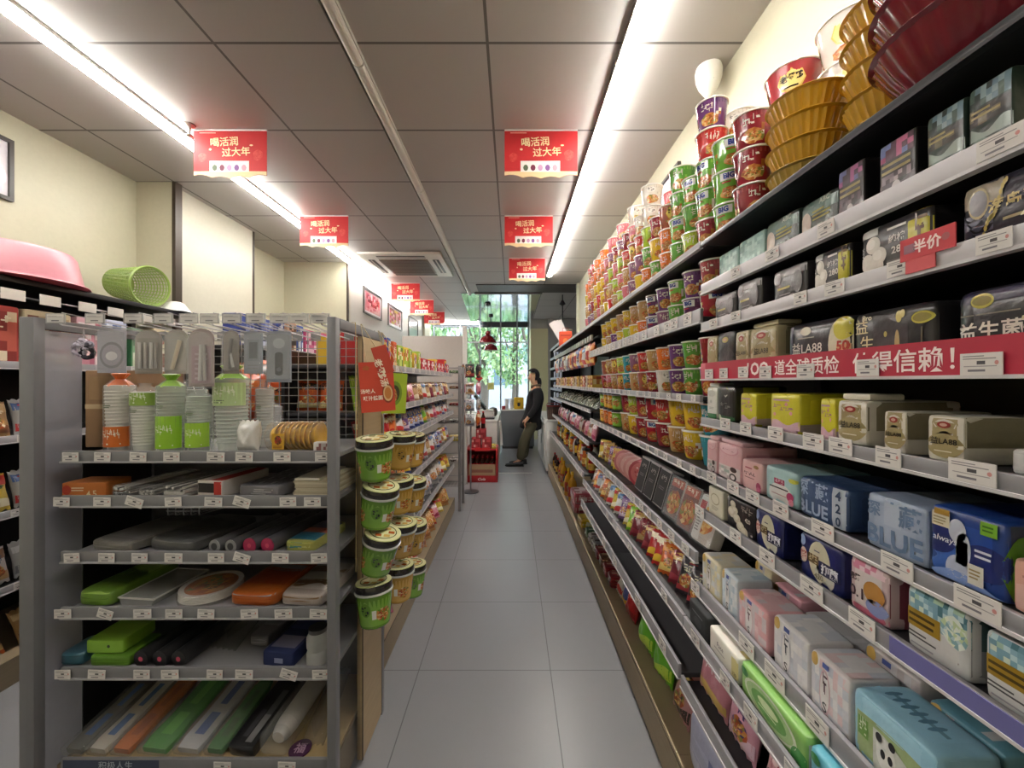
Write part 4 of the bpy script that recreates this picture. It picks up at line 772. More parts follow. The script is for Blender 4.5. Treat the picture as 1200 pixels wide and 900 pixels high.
mk('white', 'white', .095, .13, .04, 'd0ccc8', ['8a5a3a', 'c4a06a', '4a4a6a'], 3); mk('yellow', 'yellow', .10, .13, .045, 'd0b040', ['c07030', 'e0d070', '7a3a2a'], 4)
mk('green', 'bright green', .095, .13, .045, '7ac030', ['a4d850', 'e0e060', '3a7a20'], 5); mk('purple', 'purple', .095, .13, .04, '6a4a80', ['9a7ab0', 'd0b8d0', 'e8e0d8'], 6)
mk('orange', 'orange', .10, .13, .045, 'cf6428', ['e09040', 'f0d080', '7a2a1a'], 7); mk('black', 'black', .10, .14, .045, '28262c', ['4a464c', 'a03a40', 'd0c8a8'], 8)
mk('pink', 'pink', .095, .13, .045, 'd48a9c', ['e4b4c0', 'b04a6a', 'f0e0e4'], 9); mk('blue', 'blue', .10, .14, .045, '3a4a90', ['6a80c0', 'd0d4e8', 'e0c060'], 10)
mk('tan', 'tan', .10, .13, .045, 'b08a5a', ['d0b080', '8a5a3a', 'f0e4c8'], 11); mk('silver', 'silver', .10, .13, .04, 'b0b0b4', ['d8d8dc', '7a7a84', '3a3a44'], 12)
for k_, (p_, cn_) in list(SNK.items()):
    c_ = {'red': 'b42a2c', 'dred': '742030', 'white': 'd4d2ce', 'yellow': 'd4b848', 'green': '6fb82c', 'purple': '74528a', 'orange': 'd46a2c', 'black': '2a282e', 'pink': 'd88ea0', 'blue': '3e5098', 'tan': 'b8946a', 'silver': 'b8b8bc'}[k_]
    pl = {'red': ['f0e0c0', 'e8c040', 'fff4e0'], 'dred': ['d8b060', '9a3a48', 'e8dcc8'], 'white': ['4a7ab0', 'c83a3a', '3a3a4a'], 'yellow': ['c83028', 'f4ecd0', '3a5a2a'], 'green': ['f0f0c0', 'e0b030', 'fafae0'], 'purple': ['e8d0e0', 'e0b84a', 'f4ecf0'], 'orange': ['f8e8c0', 'b02a20', 'fff4e0'], 'black': ['c8a040', 'b03030', 'e8e0d0'], 'pink': ['f4e4e8', 'a83a60', 'fff0f4'], 'blue': ['e8ecf8', 'e0b83a', 'f4f4fa'], 'tan': ['6a3a24', 'f0e4cc', '4a2a1a'], 'silver': ['3a5a9a', 'b83a3a', '2a2a34']}[k_]
    SNK[k_+'2'] = (P('snack_bag', 'snack bag', snack(.10, .135, .042, c_, pl, 70+len(SNK), pic=False)), cn_)
def put(key, label, x, y, z, tilt=-.45, rz=-PI/2, group=None, s=1.0, roll=0):
    key = key+'2' if key+'2' in SNK and RN.random() < .5 else key; p, cn = SNK[key]; o = inst(p, cn+' '+label, (x, y, z), (tilt, roll, rz), group, scale=(s, s, s))
    if tilt: settle(o)
    return o
RN = random.Random(5)
def heap(keys, x, y0, step, z, where, tilt=-.55, rz=-PI/2+.72, s=1.0, dx=.0, up=.012):
    g = 'snack bags '+where
    for i, k in enumerate(keys):
        put(k, 'snack bag '+where+', '+ORD[i % 20]+(' along' if i < 20 else ' again'), x+.018+RN.uniform(-.006, .006), y0+step*i, z+up, tilt, rz+RN.uniform(-.05, .05), g, s*RN.uniform(.9, .98), RN.uniform(-.02, .02))
# trays on the instant-meal shelf
def tray(base, rim, pic, white=False):
    m, f, sd, tp = soft(.115, .165, .045, 12, base, 'gloss'); f.rect(.05, .03, .95, .97, rim, 1); f.blob(.52, .4 if not white else .5, .4, .3, pic, 2, 5, 14, 4)
    if white: f.rect(.06, .05, .42, .95, 'd6d2d0', 3); f.rect(.1, .62, .38, .86, 'b03848', 4); f.lines(.24, .35, .26, .3, 5, '8a8486', 4)
    else: f.rect(.1, .76, .9, .95, 'b0584a', 3); f.strokes(.5, .86, .6, .12, 'e8d8c0', 4, 3)
    q = MB('wrap'); q.bbox(-.0585, .0585, -.004, .0, -.002, .168, 'd8dadc', .002); return P('meal_tray', 'meal tray', m, [('film_cover', q)])
TR = [(tray('d9d5d2', 'c9c0b8', ['c9803a', 'd9a050', 'b5602a', 'e0b870'], True), 'white noodle meal tray with noodle photo', 1.34), (tray('6a4440', '7a4a40', FOOD), 'brown meal tray with round photo, left of the white one', 1.47),
      (tray('4a3438', '5a3c3c', FOOD), 'dark brown meal tray beside the black boxes', 1.595)]
for p, t, y in TR: settle(inst(p, t+' leaning on the fifth shelf', (.635, y, SH['b4']+.004), (-.32, 0, -PI/2+.1), 'meal trays on the fifth shelf'))
settle(inst(TR[1][0], 'brown meal tray behind the first two trays on the fifth shelf', (.77, 1.45, SH['b4']+.004), (-.3, 0, -PI/2), 'meal trays on the fifth shelf'))
def bbox_pack(base, edge): m, f, sd, tp = soft(.12, .17, .05, 24, base, 'paper'); f.rect(.04, .03, .96, .97, edge, 1); f.rect(.07, .05, .93, .95, base, 2); f.lines(.5, .5, .5, .1, 2, '6a6466', 3); f.strokes(.5, .75, .5, .12, 'a09a94', 3); return P('meal_box', 'meal box', m, [('lid_edge', (lambda q: (q.bbox(-.06, .06, -.001, .051, .165, .1725, edge, .001), q)[1])(MB('paper')))])
for i, y in enumerate((1.73, 1.86, 1.99)): settle(inst(bbox_pack('201d20', 'a8a4a4'), 'black self-heating meal box with silver edge, '+ORD[i]+' beyond the brown trays', (.635, y, SH['b4']+.004), (-.28, 0, -PI/2), 'black meal boxes on the fifth shelf'))
def discp(c, c2): 
    m = MB('film'); m.X = Matrix.Rotation(PI/2, 4, 'X'); m.lathe([(.055, -.017), (.072, -.012), (.075, 0), (.072, .012), (.055, .017), (.003, .018)], 24, [c, c2, c2, c, c2], (0, .0, 0)); m.X = None
    f = Face(m, .13, .13, lambda a, b, l: ((a-.5)*.11, -.0185-EPS*l, (b-.5)*.11)); f.blob(.5, .5, .3, .3, [c, c2, 'e8d8d0'], 1, 2); f.strokes(.5, .7, .4, .14, 'f0e4e0', 3, 3); return P('wafer_pack', 'round snack pack', m)
DP = [discp('c48a88', 'd4a8a4'), discp('a03a44', 'c06a6a'), discp('b86a6c', 'd09490')]
for i, (y, k) in enumerate(((2.09, 1), (2.19, 0), (2.29, 0), (2.39, 2))): settle(inst(DP[k], 'round '+('pink', 'dark red', 'rosy')[k]+' snack pack on edge, '+ORD[i]+' beyond the black boxes', (.69, y, SH['b4']+.076), (-.15, 0, -PI/2+.8), 'round packs standing on edge'))
heap(['yellow', 'yellow', 'purple', 'yellow', 'tan', 'yellow'], .66, 2.49, .08, SH['b4'], 'beyond the round packs', -.25)
heap(['black', 'black', 'dred', 'orange', 'red', 'red', 'dred', 'dred', 'dred', 'green', 'yellow'], .60, 1.315, .076, SH['b5'], 'in the sixth-shelf heap', -.5, s=.97)
heap(['black', 'red', 'red', 'red', 'dred', 'dred', 'green', 'white'], .705, 1.33, .10, SH['b5'], 'behind the sixth-shelf heap', -.4, s=1.05)
heap(['purple', 'white', 'yellow', 'white', 'tan', 'orange', 'white', 'silver', 'orange', 'white'], .60, 2.17, .082, SH['b5'], 'in the pale heap farther along', -.5)
heap(['white', 'yellow', 'purple', 'white', 'orange', 'tan'], .705, 2.19, .13, SH['b5'], 'behind the pale heap', -.4, s=1.05)
# bags on the wooden base
mk('bgreen', 'tall bright green', .13, .21, .075, '6cc02c', ['9ad848', 'c8e850', '3f8a1c'], 21, pic=False); mk('bred', 'glossy red', .12, .14, .06, 'b81e26', ['d03a3a', '8a1a20', 'e8b090'], 22, pic=False)
put('bgreen', 'crisp bag on the wooden base, nearer of two', .605, 1.58, .168, -.22, -PI/2+.2, 'green crisp bags'); put('bgreen', 'crisp bag on the wooden base, farther of two', .60, 1.76, .168, -.22, -PI/2+.1, 'green crisp bags'); put('bred', 'snack bag on the wooden base behind the green crisps', .60, 1.99, .168, -.3, -PI/2+.1)
mk('cookie', 'pink and brown', .13, .17, .06, 'c08a8c', ['d8c070', '3a2a24', '8a4a2a'], 23); put('cookie', 'cookie bag on the wooden base beside the lilac bundle', .60, 1.40, .166, -.35)
# long lilac soft roll on the base, near end
m, f, sd, tp = soft(.46, .175, .11, 8, 'aeb2d0', 'film'); f.wave(.08, .3, 'c4c8e0', 1, .05, .6); f.rect(.3, .45, .36, .7, '6a74b0', 2); f.rect(.5, .3, .56, .55, '7a80b8', 2); f.lines(.75, .5, .3, .2, 2, '8a90c0', 2); tp.wave(.1, .4, 'c0c4dc', 1, .05, .4); crinkle(f, ['bcc0dc', 'a0a4c8'], 5, 4)
m.X = None; TBN = m.build('tissue_bundle', loc=(.552, 1.02, .1665), rot=(-.04, 0, -PI/2), label='long lilac wrapped bundle on the base below the wipes', cat='tissue bundle'); settle(TBN)
mk('bkw', 'black and pink', .16, .15, .05, 'b87a88', ['3a2a2c', 'c8a860', 'e4dce0'], 24, pic=False); mk('pur', 'pink and purple', .12, .15, .05, 'd49ab0', ['5a3a80', 'e0c0d4', '40306a'], 25); mk('pnkb', 'pale pink', .11, .13, .05, 'd8a4ac', ['e8ccd0', '3a3430', 'b05a6a'], 26)
put('bkw', 'candy bag standing on the low shelf below the wipes', .595, 1.165, SH['J']+.005, -.2); put('pur', 'candy bag on the low shelf, next to the black one', .595, 1.02, SH['J']+.005, -.2); put('pnkb', 'candy bag with black roundel on the low shelf, near end', .595, .87, SH['J']+.005, -.2); put('pnkb', 'candy bag hidden at the near end of the low shelf', .595, .735, SH['J']+.005, -.2)
# flat packs on the base farther along
def flatpack(w, h, d, c, pal, seed, mat='film'):
    m, f, sd, tp = soft(w, h, d, 8, c, mat); R = random.Random(seed)
    for g in (f, tp, sd): g.busy(.08, .12, .92, .88, 5, 3, pal, 1, seed); g.strokes(.5, .5, .6, .4, pal[-1], 2, seed)
    return P('snack_box', 'snack pack', m)
FP = {'red': flatpack(.10, .028, .17, '8a2028', ['a03038', '6a1820', 'c8a890'], 1), 'yellow': flatpack(.20, .06, .19, 'd8c030', ['e0d040', 'c8a820', 'f0f0d0'], 2), 'white': flatpack(.10, .03, .17, 'c8c4c0', ['d8d4d0', '8a8a90', '5a4a44'], 3), 'green': flatpack(.10, .03, .17, '5a7a5a', ['7a9a70', '3a5a40', 'c8d0b0'], 4), 'pinkbig': flatpack(.26, .09, .2, 'b04a5a', ['c87884', '8a2a3a', 'e8d4d4'], 5), 'brown': flatpack(.10, .03, .17, '7a4a34', ['9a6a48', '5a3020', 'd8b890'], 6)}
def fp(k, label, x, y, z, rz=-PI/2, tilt=0, group='flat packs on the wooden base'): return inst(FP[k], {'pinkbig': 'big pink'}.get(k, k)+' '+label, (x, y, z), (tilt, 0, rz), group)
for i, (k, y) in enumerate((('red', 2.32), ('red', 2.44), ('brown', 2.56), ('red', 2.68), ('white', 2.80), ('white', 2.92), ('green', 3.04))):
    for j in range(2): fp(k, 'flat snack pack on the wooden base, '+('lower', 'upper')[j]+' of pile '+ORD[i], .57, y, .166+.031*j, -PI/2+RN.uniform(-.1, .1))
fp('yellow', 'big flat bag on the wooden base before the pink packs', .56, 3.30, .166)
for j in range(2): fp('pinkbig', 'pack lying on the wooden base, '+('lower', 'upper')[j]+' of two', .56, 3.68, .166+.092*j)
put('white', 'snack bag lying on the wooden base beyond dark packs', .60, 2.213, .17, -.5); put('blue', 'snack bag lying on the wooden base beside red crisps', .60, 2.10, .17, -.4)
# bottles and jars, bays three to six
def bottle(cap, body, lab, h, r, neck=.35):
    m = MB('gloss'); m.lathe([(r*.9, 0), (r, .006), (r, h*.58), (r*.85, h*.68), (r*neck, h*.82), (r*neck, h*.92)], 14, [body]*5)
    f = Face(m, 2*PI*r, h, lambda a, b, l: ((r+EPS*l)*math.sin((a-.5)*2*PI), -(r+EPS*l)*math.cos((a-.5)*2*PI), b*h)); f.rect(.05, .16, .95, .5, lab, 1, 14, 1)
    for c in (.25, .5, .75): f.blob(c, .33, .08, .1, FOOD+[lab], 2, int(h*1000))
    c = MB('plastic'); c.lathe([(r*neck*1.15, h*.9), (r*neck*1.15, h), (.002, h)], 12, cap); return P('sauce_bottle', 'bottle', m, [('cap', c)])
BT = {'soy': (bottle('b02020', '2a1612', 'c8a030', .21, .032), 'dark soy sauce'), 'yel': (bottle('c8a020', 'c89a28', 'e0d080', .19, .034, .6), 'yellow sauce'), 'chi': (bottle('2a2a2a', '8a1c18', 'd0a040', .15, .034, .85), 'red chilli jar'), 'grn': (bottle('c0c0b8', '5a7a3a', 'd8d8b0', .18, .033, .5), 'green sauce'), 'wht': (bottle('a02828', 'd0ccc0', 'b03a30', .17, .033, .6), 'white sauce'), 'oil': (bottle('c8a020', 'c89020', 'b03020', .29, .045, .3), 'amber oil'), 'ora': (bottle('2a2a2a', 'b5602a', 'e0c060', .15, .036, .85), 'orange sauce jar'), 'jar': (bottle('202020', 'a08a30', 'd8d0a0', .14, .038, .85), 'pickle jar')}
def brow(keys, x, y0, step, z, where, group):
    for i, k in enumerate(keys): p, cn = BT[k]; inst(p, cn+(' bottle' if 'jar' not in cn else '')+' '+where+', '+ORD[i % 20], (x+RN.uniform(-.008, .008), y0+step*i, z), RN.uniform(0, 6), group)
brow('chi jar ora wht yel chi soy wht ora yel grn chi yel yel soy yel grn chi ora yel'.split(), .64, 3.12, .118, SH['c4'], 'on the lower shelf, front row', 'sauce bottles on the lower shelf')
brow('soy wht chi yel soy grn yel soy chi'.split(), .73, 3.18, .25, SH['c4'], 'on the lower shelf, behind the front row', 'sauce bottles behind')
brow('oil oil soy oil oil soy soy soy soy'.split(), .60, 3.95, .19, .167, 'on the wooden base, counted away from camera', 'bottles on the wooden base')
# row of small cartons on the middle shelf, farther bays
def carton(c, pal, seed, w=.085, h=.10, d=.09): m, f, sd, tp = soft(w, h, d, 30, c, 'paper'); f.busy(.06, .06, .94, .9, 4, 5, pal, 1, seed); sd.busy(.08, .08, .92, .9, 3, 4, pal, 1, seed+1); f.strokes(.5, .7, .6, .2, pal[-1], 2, seed); return P('carton', 'carton', m)
CT = [(carton('c8a040', ['d8b850', 'b07030', 'e8d8a0', '8a3a28'], 1), 'yellow'), (carton('a83a38', ['c05a50', '8a2828', 'e0c0a0', 'f0e0c8'], 2), 'red'), (carton('d0c8b8', ['c0b090', '8a6a4a', 'd8d0c0', '6a3a2a'], 3), 'cream'), (carton('8a6a3a', ['b0904a', '6a4a28', 'd0b878', 'e8dcb0'], 4), 'brown')]
for i in range(22): k = (0, 0, 2, 1, 0, 3, 0, 2, 3, 1, 0)[i % 11]; inst(CT[k][0], CT[k][1]+' small carton on the middle shelf, '+(ORD[i] if i < 20 else 'very last' if i == 21 else 'last but one')+' from the noodle cups', (.63, 3.13+.115*i, SH['c1']), -PI/2+RN.uniform(-.1, .1), 'cartons on the middle shelf')
# dark-lid tubs and clear bags on the shelf below, farther bays
def tub(c, c2):
    m, f = cupm(.046, .052, .10, c); f.rect(.02, .1, .98, .8, c2, 1, 24, 2)
    for k in (.2, .5, .8): f.blob(k, .45, .09, .22, FOOD+[c2], 2, 4); f.strokes(k, .7, .12, .14, 'f0e8d0', 3, 1)
    l = MB('plastic'); l.lathe([(.055, .098), (.056, .110), (.053, .113), (.003, .113)], 24, '22201f'); return P('soup_tub', 'noodle tub', m, [('lid', l)])
TB = [(tub('c8902c', 'd8a840'), 'amber'), (tub('6fa030', '8ac048'), 'green'), (tub('c0602a', 'd88040'), 'orange')]
for i, (a, b_) in enumerate(((1, 1), (0, 2), (0, 2), (1, 0))):
    for j, k in enumerate((b_, a)): inst(TB[k][0], TB[k][1]+' tub with black lid, '+('lower', 'upper')[j]+' in stack '+ORD[i]+' beyond the red cups', (.69, 2.52+.117*i, SH['b3']+.1085*j), RN.uniform(-1, -.4), 'black-lidded tubs', scale=(.955, .955, .955))
def clr(c, seed): m, f, b = bagm(.16, .20, .06, c, seed, 'clear'); f.blob(.5, .45, .35, .3, [c, 'c8c8c0', '8a8a80'], 1, seed); return P('dry_goods_bag', 'bag', m)
CB = [(clr('9a9c94', 1), 'greyish clear'), (clr('7a7a5a', 2), 'olive clear'), (clr('b0a898', 3), 'pale clear')]
for i in range(14): settle(inst(CB[i % 3][0], CB[i % 3][1]+' dry goods bag lying on the shelf below cartons, '+ORD[i], (.66, 3.15+.18*i, SH['c2']+.03), (-1.05, 0, -PI/2+RN.uniform(-.05, .05)), 'dry goods bags'))
for i in range(16): put(('pink', 'white', 'pink', 'dred', 'white', 'pink')[i % 6], 'upright sachet on the shelf under dry goods, '+ORD[i], .65, 3.14+.15*i, SH['c3']+.006, -.2, -PI/2+RN.uniform(-.2, .2), 'upright sachets')
# hanging bags below the hook rail
HG = ['orange', 'red', 'white', 'orange', 'blue', 'red', 'dred', 'orange', 'dred', 'silver', 'white', 'dred', 'silver', 'black', 'silver', 'white']
for i in range(17): 
    k = HG[i % 16]; put(k, 'packet hanging from the hook rail, '+ORD[i]+' from the noodle cups', XR+.03, 3.13+.155*i, zr(.55)-.205, 0, -PI/2+RN.uniform(-.1, .1), 'packets hanging from the hook rail', 1.35)
# ---------------------------------------------------------------- aisle gondola on the left
GX = -.62
gon = empty('gondola_shelving', (0, 0, 0), label='long low grey gondola shelving left of the aisle with wooden plinth', cat='shelving')
GY0, GY1 = 1.72, 4.12
m = MB('metal'); m.box(-1.01, -.995, GY0, GY1, .15, 1.50, '3d3c3e'); m.build('back_panel', gon, smooth=0)
m = MB('wood'); m.box(-1.42, -.60, GY0, GY1, .012, .15, '8f8068'); m.box(-.602, -.598, GY0, GY1, .142, .147, '55493a'); m.box(-1.41, -.61, GY0, GY1, 0, .012, '1e1a17'); m.build('plinth', gon, smooth=0)  # near-black strip at floor level paints in the shadow under the plinth
GS = {}
for j, (z, x, n) in enumerate(((1.415, -.64, 14), (1.205, -.63, 14), (1.03, -.625, 14), (.76, -.62, 12), (.475, -.615, 12))):
    GS[j] = z+.0205; shelf(gon, x, -.99, GY0+.002, GY1-.002, z, 0, .034, tg(GY0, GY1, n, j), col='9b999d', sgn=-1, board='3a393c')
for z in (1.15, .8, .5): 
    m = MB('enamel'); m.bbox(-1.40, -1.015, GY0, GY1, z+.004, z+.02, '3a393c', .002); m.build('shelf', gon)
for y in (2.52, 3.32):
    m = MB('metal'); m.box(-1.0, -.97, y-.015, y+.015, .15, 1.48, '6a696c'); m.build('upright', gon, smooth=0)
SURF += list(GS.values())+[.1505, 1.1705]
# goods on the gondola, aisle side (front faces +x)
def gput(key, label, x, y, z, tilt=-.35, group=None, s=1.0, rz=PI/2): return put(key, label, x-.01, y, z, tilt, rz-.62+RN.uniform(-.05, .05), group, s*.97, RN.uniform(-.02, .02))
KT = [carton('c02828', ['d8b040', 'b02020', 'f0e0b0', '3a4a90'], 11, .10, .145, .10), carton('d8b030', ['e0c850', 'c03030', 'f0e8c0', '4a5aa0'], 12, .09, .12, .10), carton('e0c040', ['d07020', 'a8c030', 'f0e8b0', 'c02828'], 13, .09, .14, .08), carton('3a5aa8', ['6a8ac8', 'e0e4f0', 'd8b040', 'c03030'], 14, .06, .16, .06), carton('a8c040', ['c8d870', '6a8a2a', 'f0f0c8', 'd07a2a'], 15, .09, .14, .08), carton('c02838', ['e0d8d4', 'b02030', 'f0e8e4', 'd85060'], 16, .12, .10, .12), carton('d05a28', ['e08040', 'b04018', 'f0c890', 'f0e8d0'], 17, .07, .15, .07)]
KN = ['red and gold', 'yellow', 'orange and yellow', 'slim blue', 'lime green', 'red and white', 'orange']
g0 = [(0, 1.79), (1, 1.90), (0, 2.02), (3, 2.12), (6, 2.22), (4, 2.33), (2, 2.45), (4, 2.57), (1, 2.69), (4, 2.81), (5, 2.96), (5, 3.12), (5, 3.28), (1, 3.42), (5, 3.57), (5, 3.73), (0, 3.89), (5, 4.03)]
for i, (k, y) in enumerate(g0): inst(KT[k], KN[k]+' box on top of the gondola, '+ORD[i]+' from the wooden end board', (-.66, y, GS[0]), PI/2+RN.uniform(-.1, .1), 'boxes on top of the gondola')
for i, (k, y) in enumerate([(1, 1.85), (0, 1.99), (2, 2.2), (6, 2.4), (5, 2.62), (5, 2.8), (1, 3.0)]): inst(KT[k], KN[k]+' box behind the gondola top front row, '+ORD[i], (-.80, y, GS[0]), PI/2, 'boxes behind the gondola top row', scale=(1, 1, 1.12))
mk('lgreen', 'lime green', .12, .17, .06, '8ab82c', ['c0d850', 'e8e060', '4a7a1c'], 31); mk('dgreen', 'leaf green', .12, .17, .06, '4a9a38', ['7ac050', 'e0e8c0', '2a6a20'], 32)
for i, k in enumerate(['lgreen', 'lgreen', 'lgreen', 'dgreen', 'dgreen', 'dred', 'pink', 'tan', 'tan', 'white', 'tan', 'dred', 'tan', 'silver', 'tan', 'silver', 'dred', 'tan']): gput(k, 'bag leaning on the gondola second shelf, '+ORD[i], -.66, 1.80+.128*i, GS[1]+.008, -.3, 'bags on the gondola second shelf')
for i, k in enumerate(['red', 'red', 'red', 'orange', 'white', 'purple', 'blue', 'blue', 'blue', 'green', 'white', 'white', 'pink', 'white', 'silver', 'blue', 'white', 'silver']): gput(k, 'bag on the gondola third shelf, '+ORD[i], -.66, 1.80+.128*i, GS[2]+.008, -.3, 'bags on the gondola third shelf')
for i, k in enumerate(['orange', 'red', 'black', 'black', 'orange', 'blue', 'black', 'orange', 'black', 'silver', 'tan', 'white', 'silver', 'blue', 'silver', 'white', 'yellow', 'silver']): gput(k, 'bag on the gondola fourth shelf, '+ORD[i], -.66, 1.80+.128*i, GS[3]+.008, -.3, 'bags on the gondola fourth shelf', 1.15 if i < 12 else 1)
mk('clearw', 'clear and white', .14, .17, .07, 'c4c0bc', ['a8a09a', '8a8a90', 'd8d4d0'], 33)
for i, k in enumerate(['white', 'orange', 'white', 'silver', 'clearw', 'white', 'white', 'clearw', 'silver', 'clearw', 'clearw', 'white', 'yellow', 'yellow']): gput(k, 'bag on the gondola fifth shelf, '+ORD[i], -.655, 1.82+.165*i, GS[4]+.008, -.45, 'bags on the gondola fifth shelf', 1.1)
mk('bread', 'bread-filled', .16, .19, .10, 'c8935a', ['d8b080', 'a86a38', 'e8d8b8'], 34, 'film'); mk('pk2', 'round pink', .17, .17, .10, 'd4688c', ['e8a0b8', 'b84a70', 'f0d0d8'], 35)
for i, k in enumerate(['pk2', 'pk2', 'white', 'orange', 'bread', 'white', 'bread', 'bread', 'bread', 'red', 'pink', 'yellow', 'bread', 'yellow']): gput(k, 'bag on the gondola wooden base, '+ORD[i], -.66, 1.83+.165*i, .158, -.5, 'bags on the gondola base', 1.0)
# bottle and cup near the gondola middle
for i, y in enumerate((3.05, 3.14)): inst(BT['grn'][0], 'green bottle standing among bags on gondola third shelf, '+('nearer', 'farther')[i], (-.84, y, GS[2]), 0, 'green bottles on the gondola', scale=(.78, .78, .78))
# far side goods seen through the wire mesh
mk('tiger', 'orange striped', .24, .30, .12, 'c8521c', ['3a2a20', 'd8c890', 'e0782a'], 36); mk('ora2', 'deep orange', .18, .22, .09, 'b8481c', ['d8702a', '8a3010', 'e0c090'], 37)
for i, (k, x, y, sc_) in enumerate((('tiger', -.815, 1.77, .46), ('tiger', -.93, 1.80, .46), ('ora2', -1.22, 1.80, 1), ('tiger', -1.21, 1.98, 1), ('tiger', -1.21, 2.18, 1), ('ora2', -1.2, 2.40, 1), ('tiger', -1.21, 2.62, 1), ('ora2', -1.2, 2.9, 1))): put(k, 'toy bag behind the wire mesh, '+ORD[i]+' counted from the aisle', x, y, (GS[1] if i < 2 else 1.1705)+.002, -.12, RN.uniform(-.1, .1), 'bags behind the wire mesh', sc_)
KP = carton('d0688a', ['e0a0b8', 'b84a70', 'f0d8e0', 'c05a88'], 18, .16, .10, .1)
# ---------------------------------------------------------------- far end frame of the gondola
fe = empty('wire_basket_stand', (0, 0, 0), label='grey wire basket stand at the far end of the gondola', cat='display stand')
for y in (4.14, 4.42):
    for x in (-.55, -1.35):
        m = MB('enamel'); m.bbox(x-.015, x+.015, y-.015, y+.015, 0, 1.53, '858385', .003); m.build('post', fe)
for k, z in enumerate((.25, .5, .72, .92, 1.1, 1.28, 1.45)):
    m = MB('metal'); m.path([(-1.33, 4.15, z+.06), (-.56, 4.15, z+.06), (-.56, 4.41, z+.06), (-1.33, 4.41, z+.06)], .004, 6, '9a999b', True)
    for i in range(14): y = 4.16+.0185*i; m.box(-1.33, -.56, y-.001, y+.001, z, z+.002, 'b0afb1'); m.box(-.561, -.559, y-.001, y+.001, z, z+.06, 'b0afb1')
    for i in range(24): x = -1.32+.033*i; m.box(x-.001, x+.001, 4.15, 4.41, z+.002, z+.004, 'b0afb1'); m.box(x-.001, x+.001, 4.149, 4.151, z, z+.06, 'b0afb1')
    m.build('wire_basket', fe, smooth=0)
for k, (c, z) in enumerate((('green', 1.455), ('red', 1.105), ('white', .925), ('yellow', .725), ('white', .505), ('brown', 1.285))):
    for i in range(3): fp(c, 'flat pack in wire basket, '+('front', 'middle', 'back')[i]+' of basket '+ORD[k]+' from the list top' if 0 else 'flat pack lying in the '+('second highest', 'fourth', 'fifth', 'sixth', 'seventh', 'third')[k]+' wire basket, '+('nearest aisle', 'middle', 'innermost')[i], -.625-.15*i, 4.20, z, 0, 0, 'packs in the wire baskets').scale = (.6, .9, .9) if c == 'yellow' else (1, 1, 1)
# ---------------------------------------------------------------- near end display facing the camera
EY = 1.19; EG = '77767a'
ed = empty('end_display', (0, 0, 0), label='grey steel end display of disposable tableware facing the camera', cat='display stand')
for x0, x1 in ((-.56, -.533), (-1.492, -1.447)):
    m = MB('enamel'); m.bbox(x0, x1, EY, EY+.03, 0, 1.557, EG, .002); m.build('post', ed)
m = MB('enamel'); m.bbox(-.552, -.53, 1.605, 1.632, 0, 1.557, EG, .002); m.build('post', ed)
m = MB('enamel'); m.bbox(-1.492, -1.47, 1.605, 1.632, 0, 1.557, EG, .002); m.build('post', ed)
for x in (-.556, -1.485):
    m = MB('enamel'); m.bbox(x, x+.024, EY+.031, 1.604, 1.525, 1.557, EG, .002); m.build('top_rail', ed)
m = MB('acrylic'); m.box(-1.474, -1.470, EY+.031, 1.345, .02, 1.522, 'b4b4be'); m.build('side_panel', ed, smooth=0)
m = MB('enamel'); m.box(-1.474, -1.470, 1.348, 1.604, .02, 1.085, '1f1e20'); m.build('inner_panel', ed, smooth=0)  # dark sheet added on the open left side to keep the interior dark
m = MB('pane'); m.box(-.544, -.540, EY+.031, 1.40, .02, 1.522, '14181a'); m.build('glass_side', ed, smooth=0)
m = MB('wood'); m.bbox(-.552, -.532, 1.402, 1.603, .012, 1.522, 'b09a78', .001); m.box(-.533, -.5305, 1.400, 1.404, .012, 1.522, '3a3028'); m.build('end_board', ed, smooth=0)
m = MB('metal'); m.box(-1.465, -.56, 1.61, 1.615, .14, 1.08, '77767a'); m.build('back_panel', ed, smooth=0)
m = MB('metal')
for i in range(24): x = -1.46+.039*i; m.box(x-.0012, x+.0012, 1.61, 1.613, 1.08, 1.57, 'a8a8aa')
for i in range(15): z = 1.08+.032*i; m.box(-1.465, -.56, 1.607, 1.6095, z-.0012, z+.0012, 'a8a8aa')
m.build('wire_mesh', ed, smooth=0)
ES = []
for k, z in enumerate((1.1095, .970, .796, .622, .434, .148)):
    y0 = 1.238; m = MB('enamel'); m.bbox(-1.405, -.565, y0, 1.605, z+.004, z+.02, '8a898c' if k < 5 else 'a08a62', .002); s = m.build('shelf', ed); ES.append(z+.0205)
    m = MB('plastic'); m.bbox(-1.408, -.563, y0-.012, y0-.001, z, z+.035, '7b7a7d', .002); m.box(-1.408, -.563, y0-.0155, y0-.001, z-.002, z+.003, 'a4a3a6'); m.build('price_strip', s)
    if k == 5:
        f = flat(.30, .032, (-1.25, y0-.0122, z+.001), MB('paper')); f.rect(0, 0, 1, 1, '3a4258', 0, 1, 1); f.text('积极人生', .55, .5, .8, 'a8b0bc', 2, None, .01); f.m.build('printed_strip', s, smooth=0)
    R = random.Random(k)
    for i in range(8 if k < 5 else 2):
        t = obj('price_tag', TAG, s, (-1.385+i*.112+R.uniform(-.02, .02) if k < 5 else -.9+i*.2, y0-.0158, z+.003), (0, R.uniform(-.05, .05) if R.random() > .1 else .3, 0)); t.scale = (R.uniform(.95, 1.1), 1, .95)
m = MB('wood'); m.box(-1.44, -.565, 1.245, 1.60, .012, .148, '7d6f58'); m.build('plinth', ed, smooth=0)
def EX(px, y=1.25): return (px-CX)/F*y
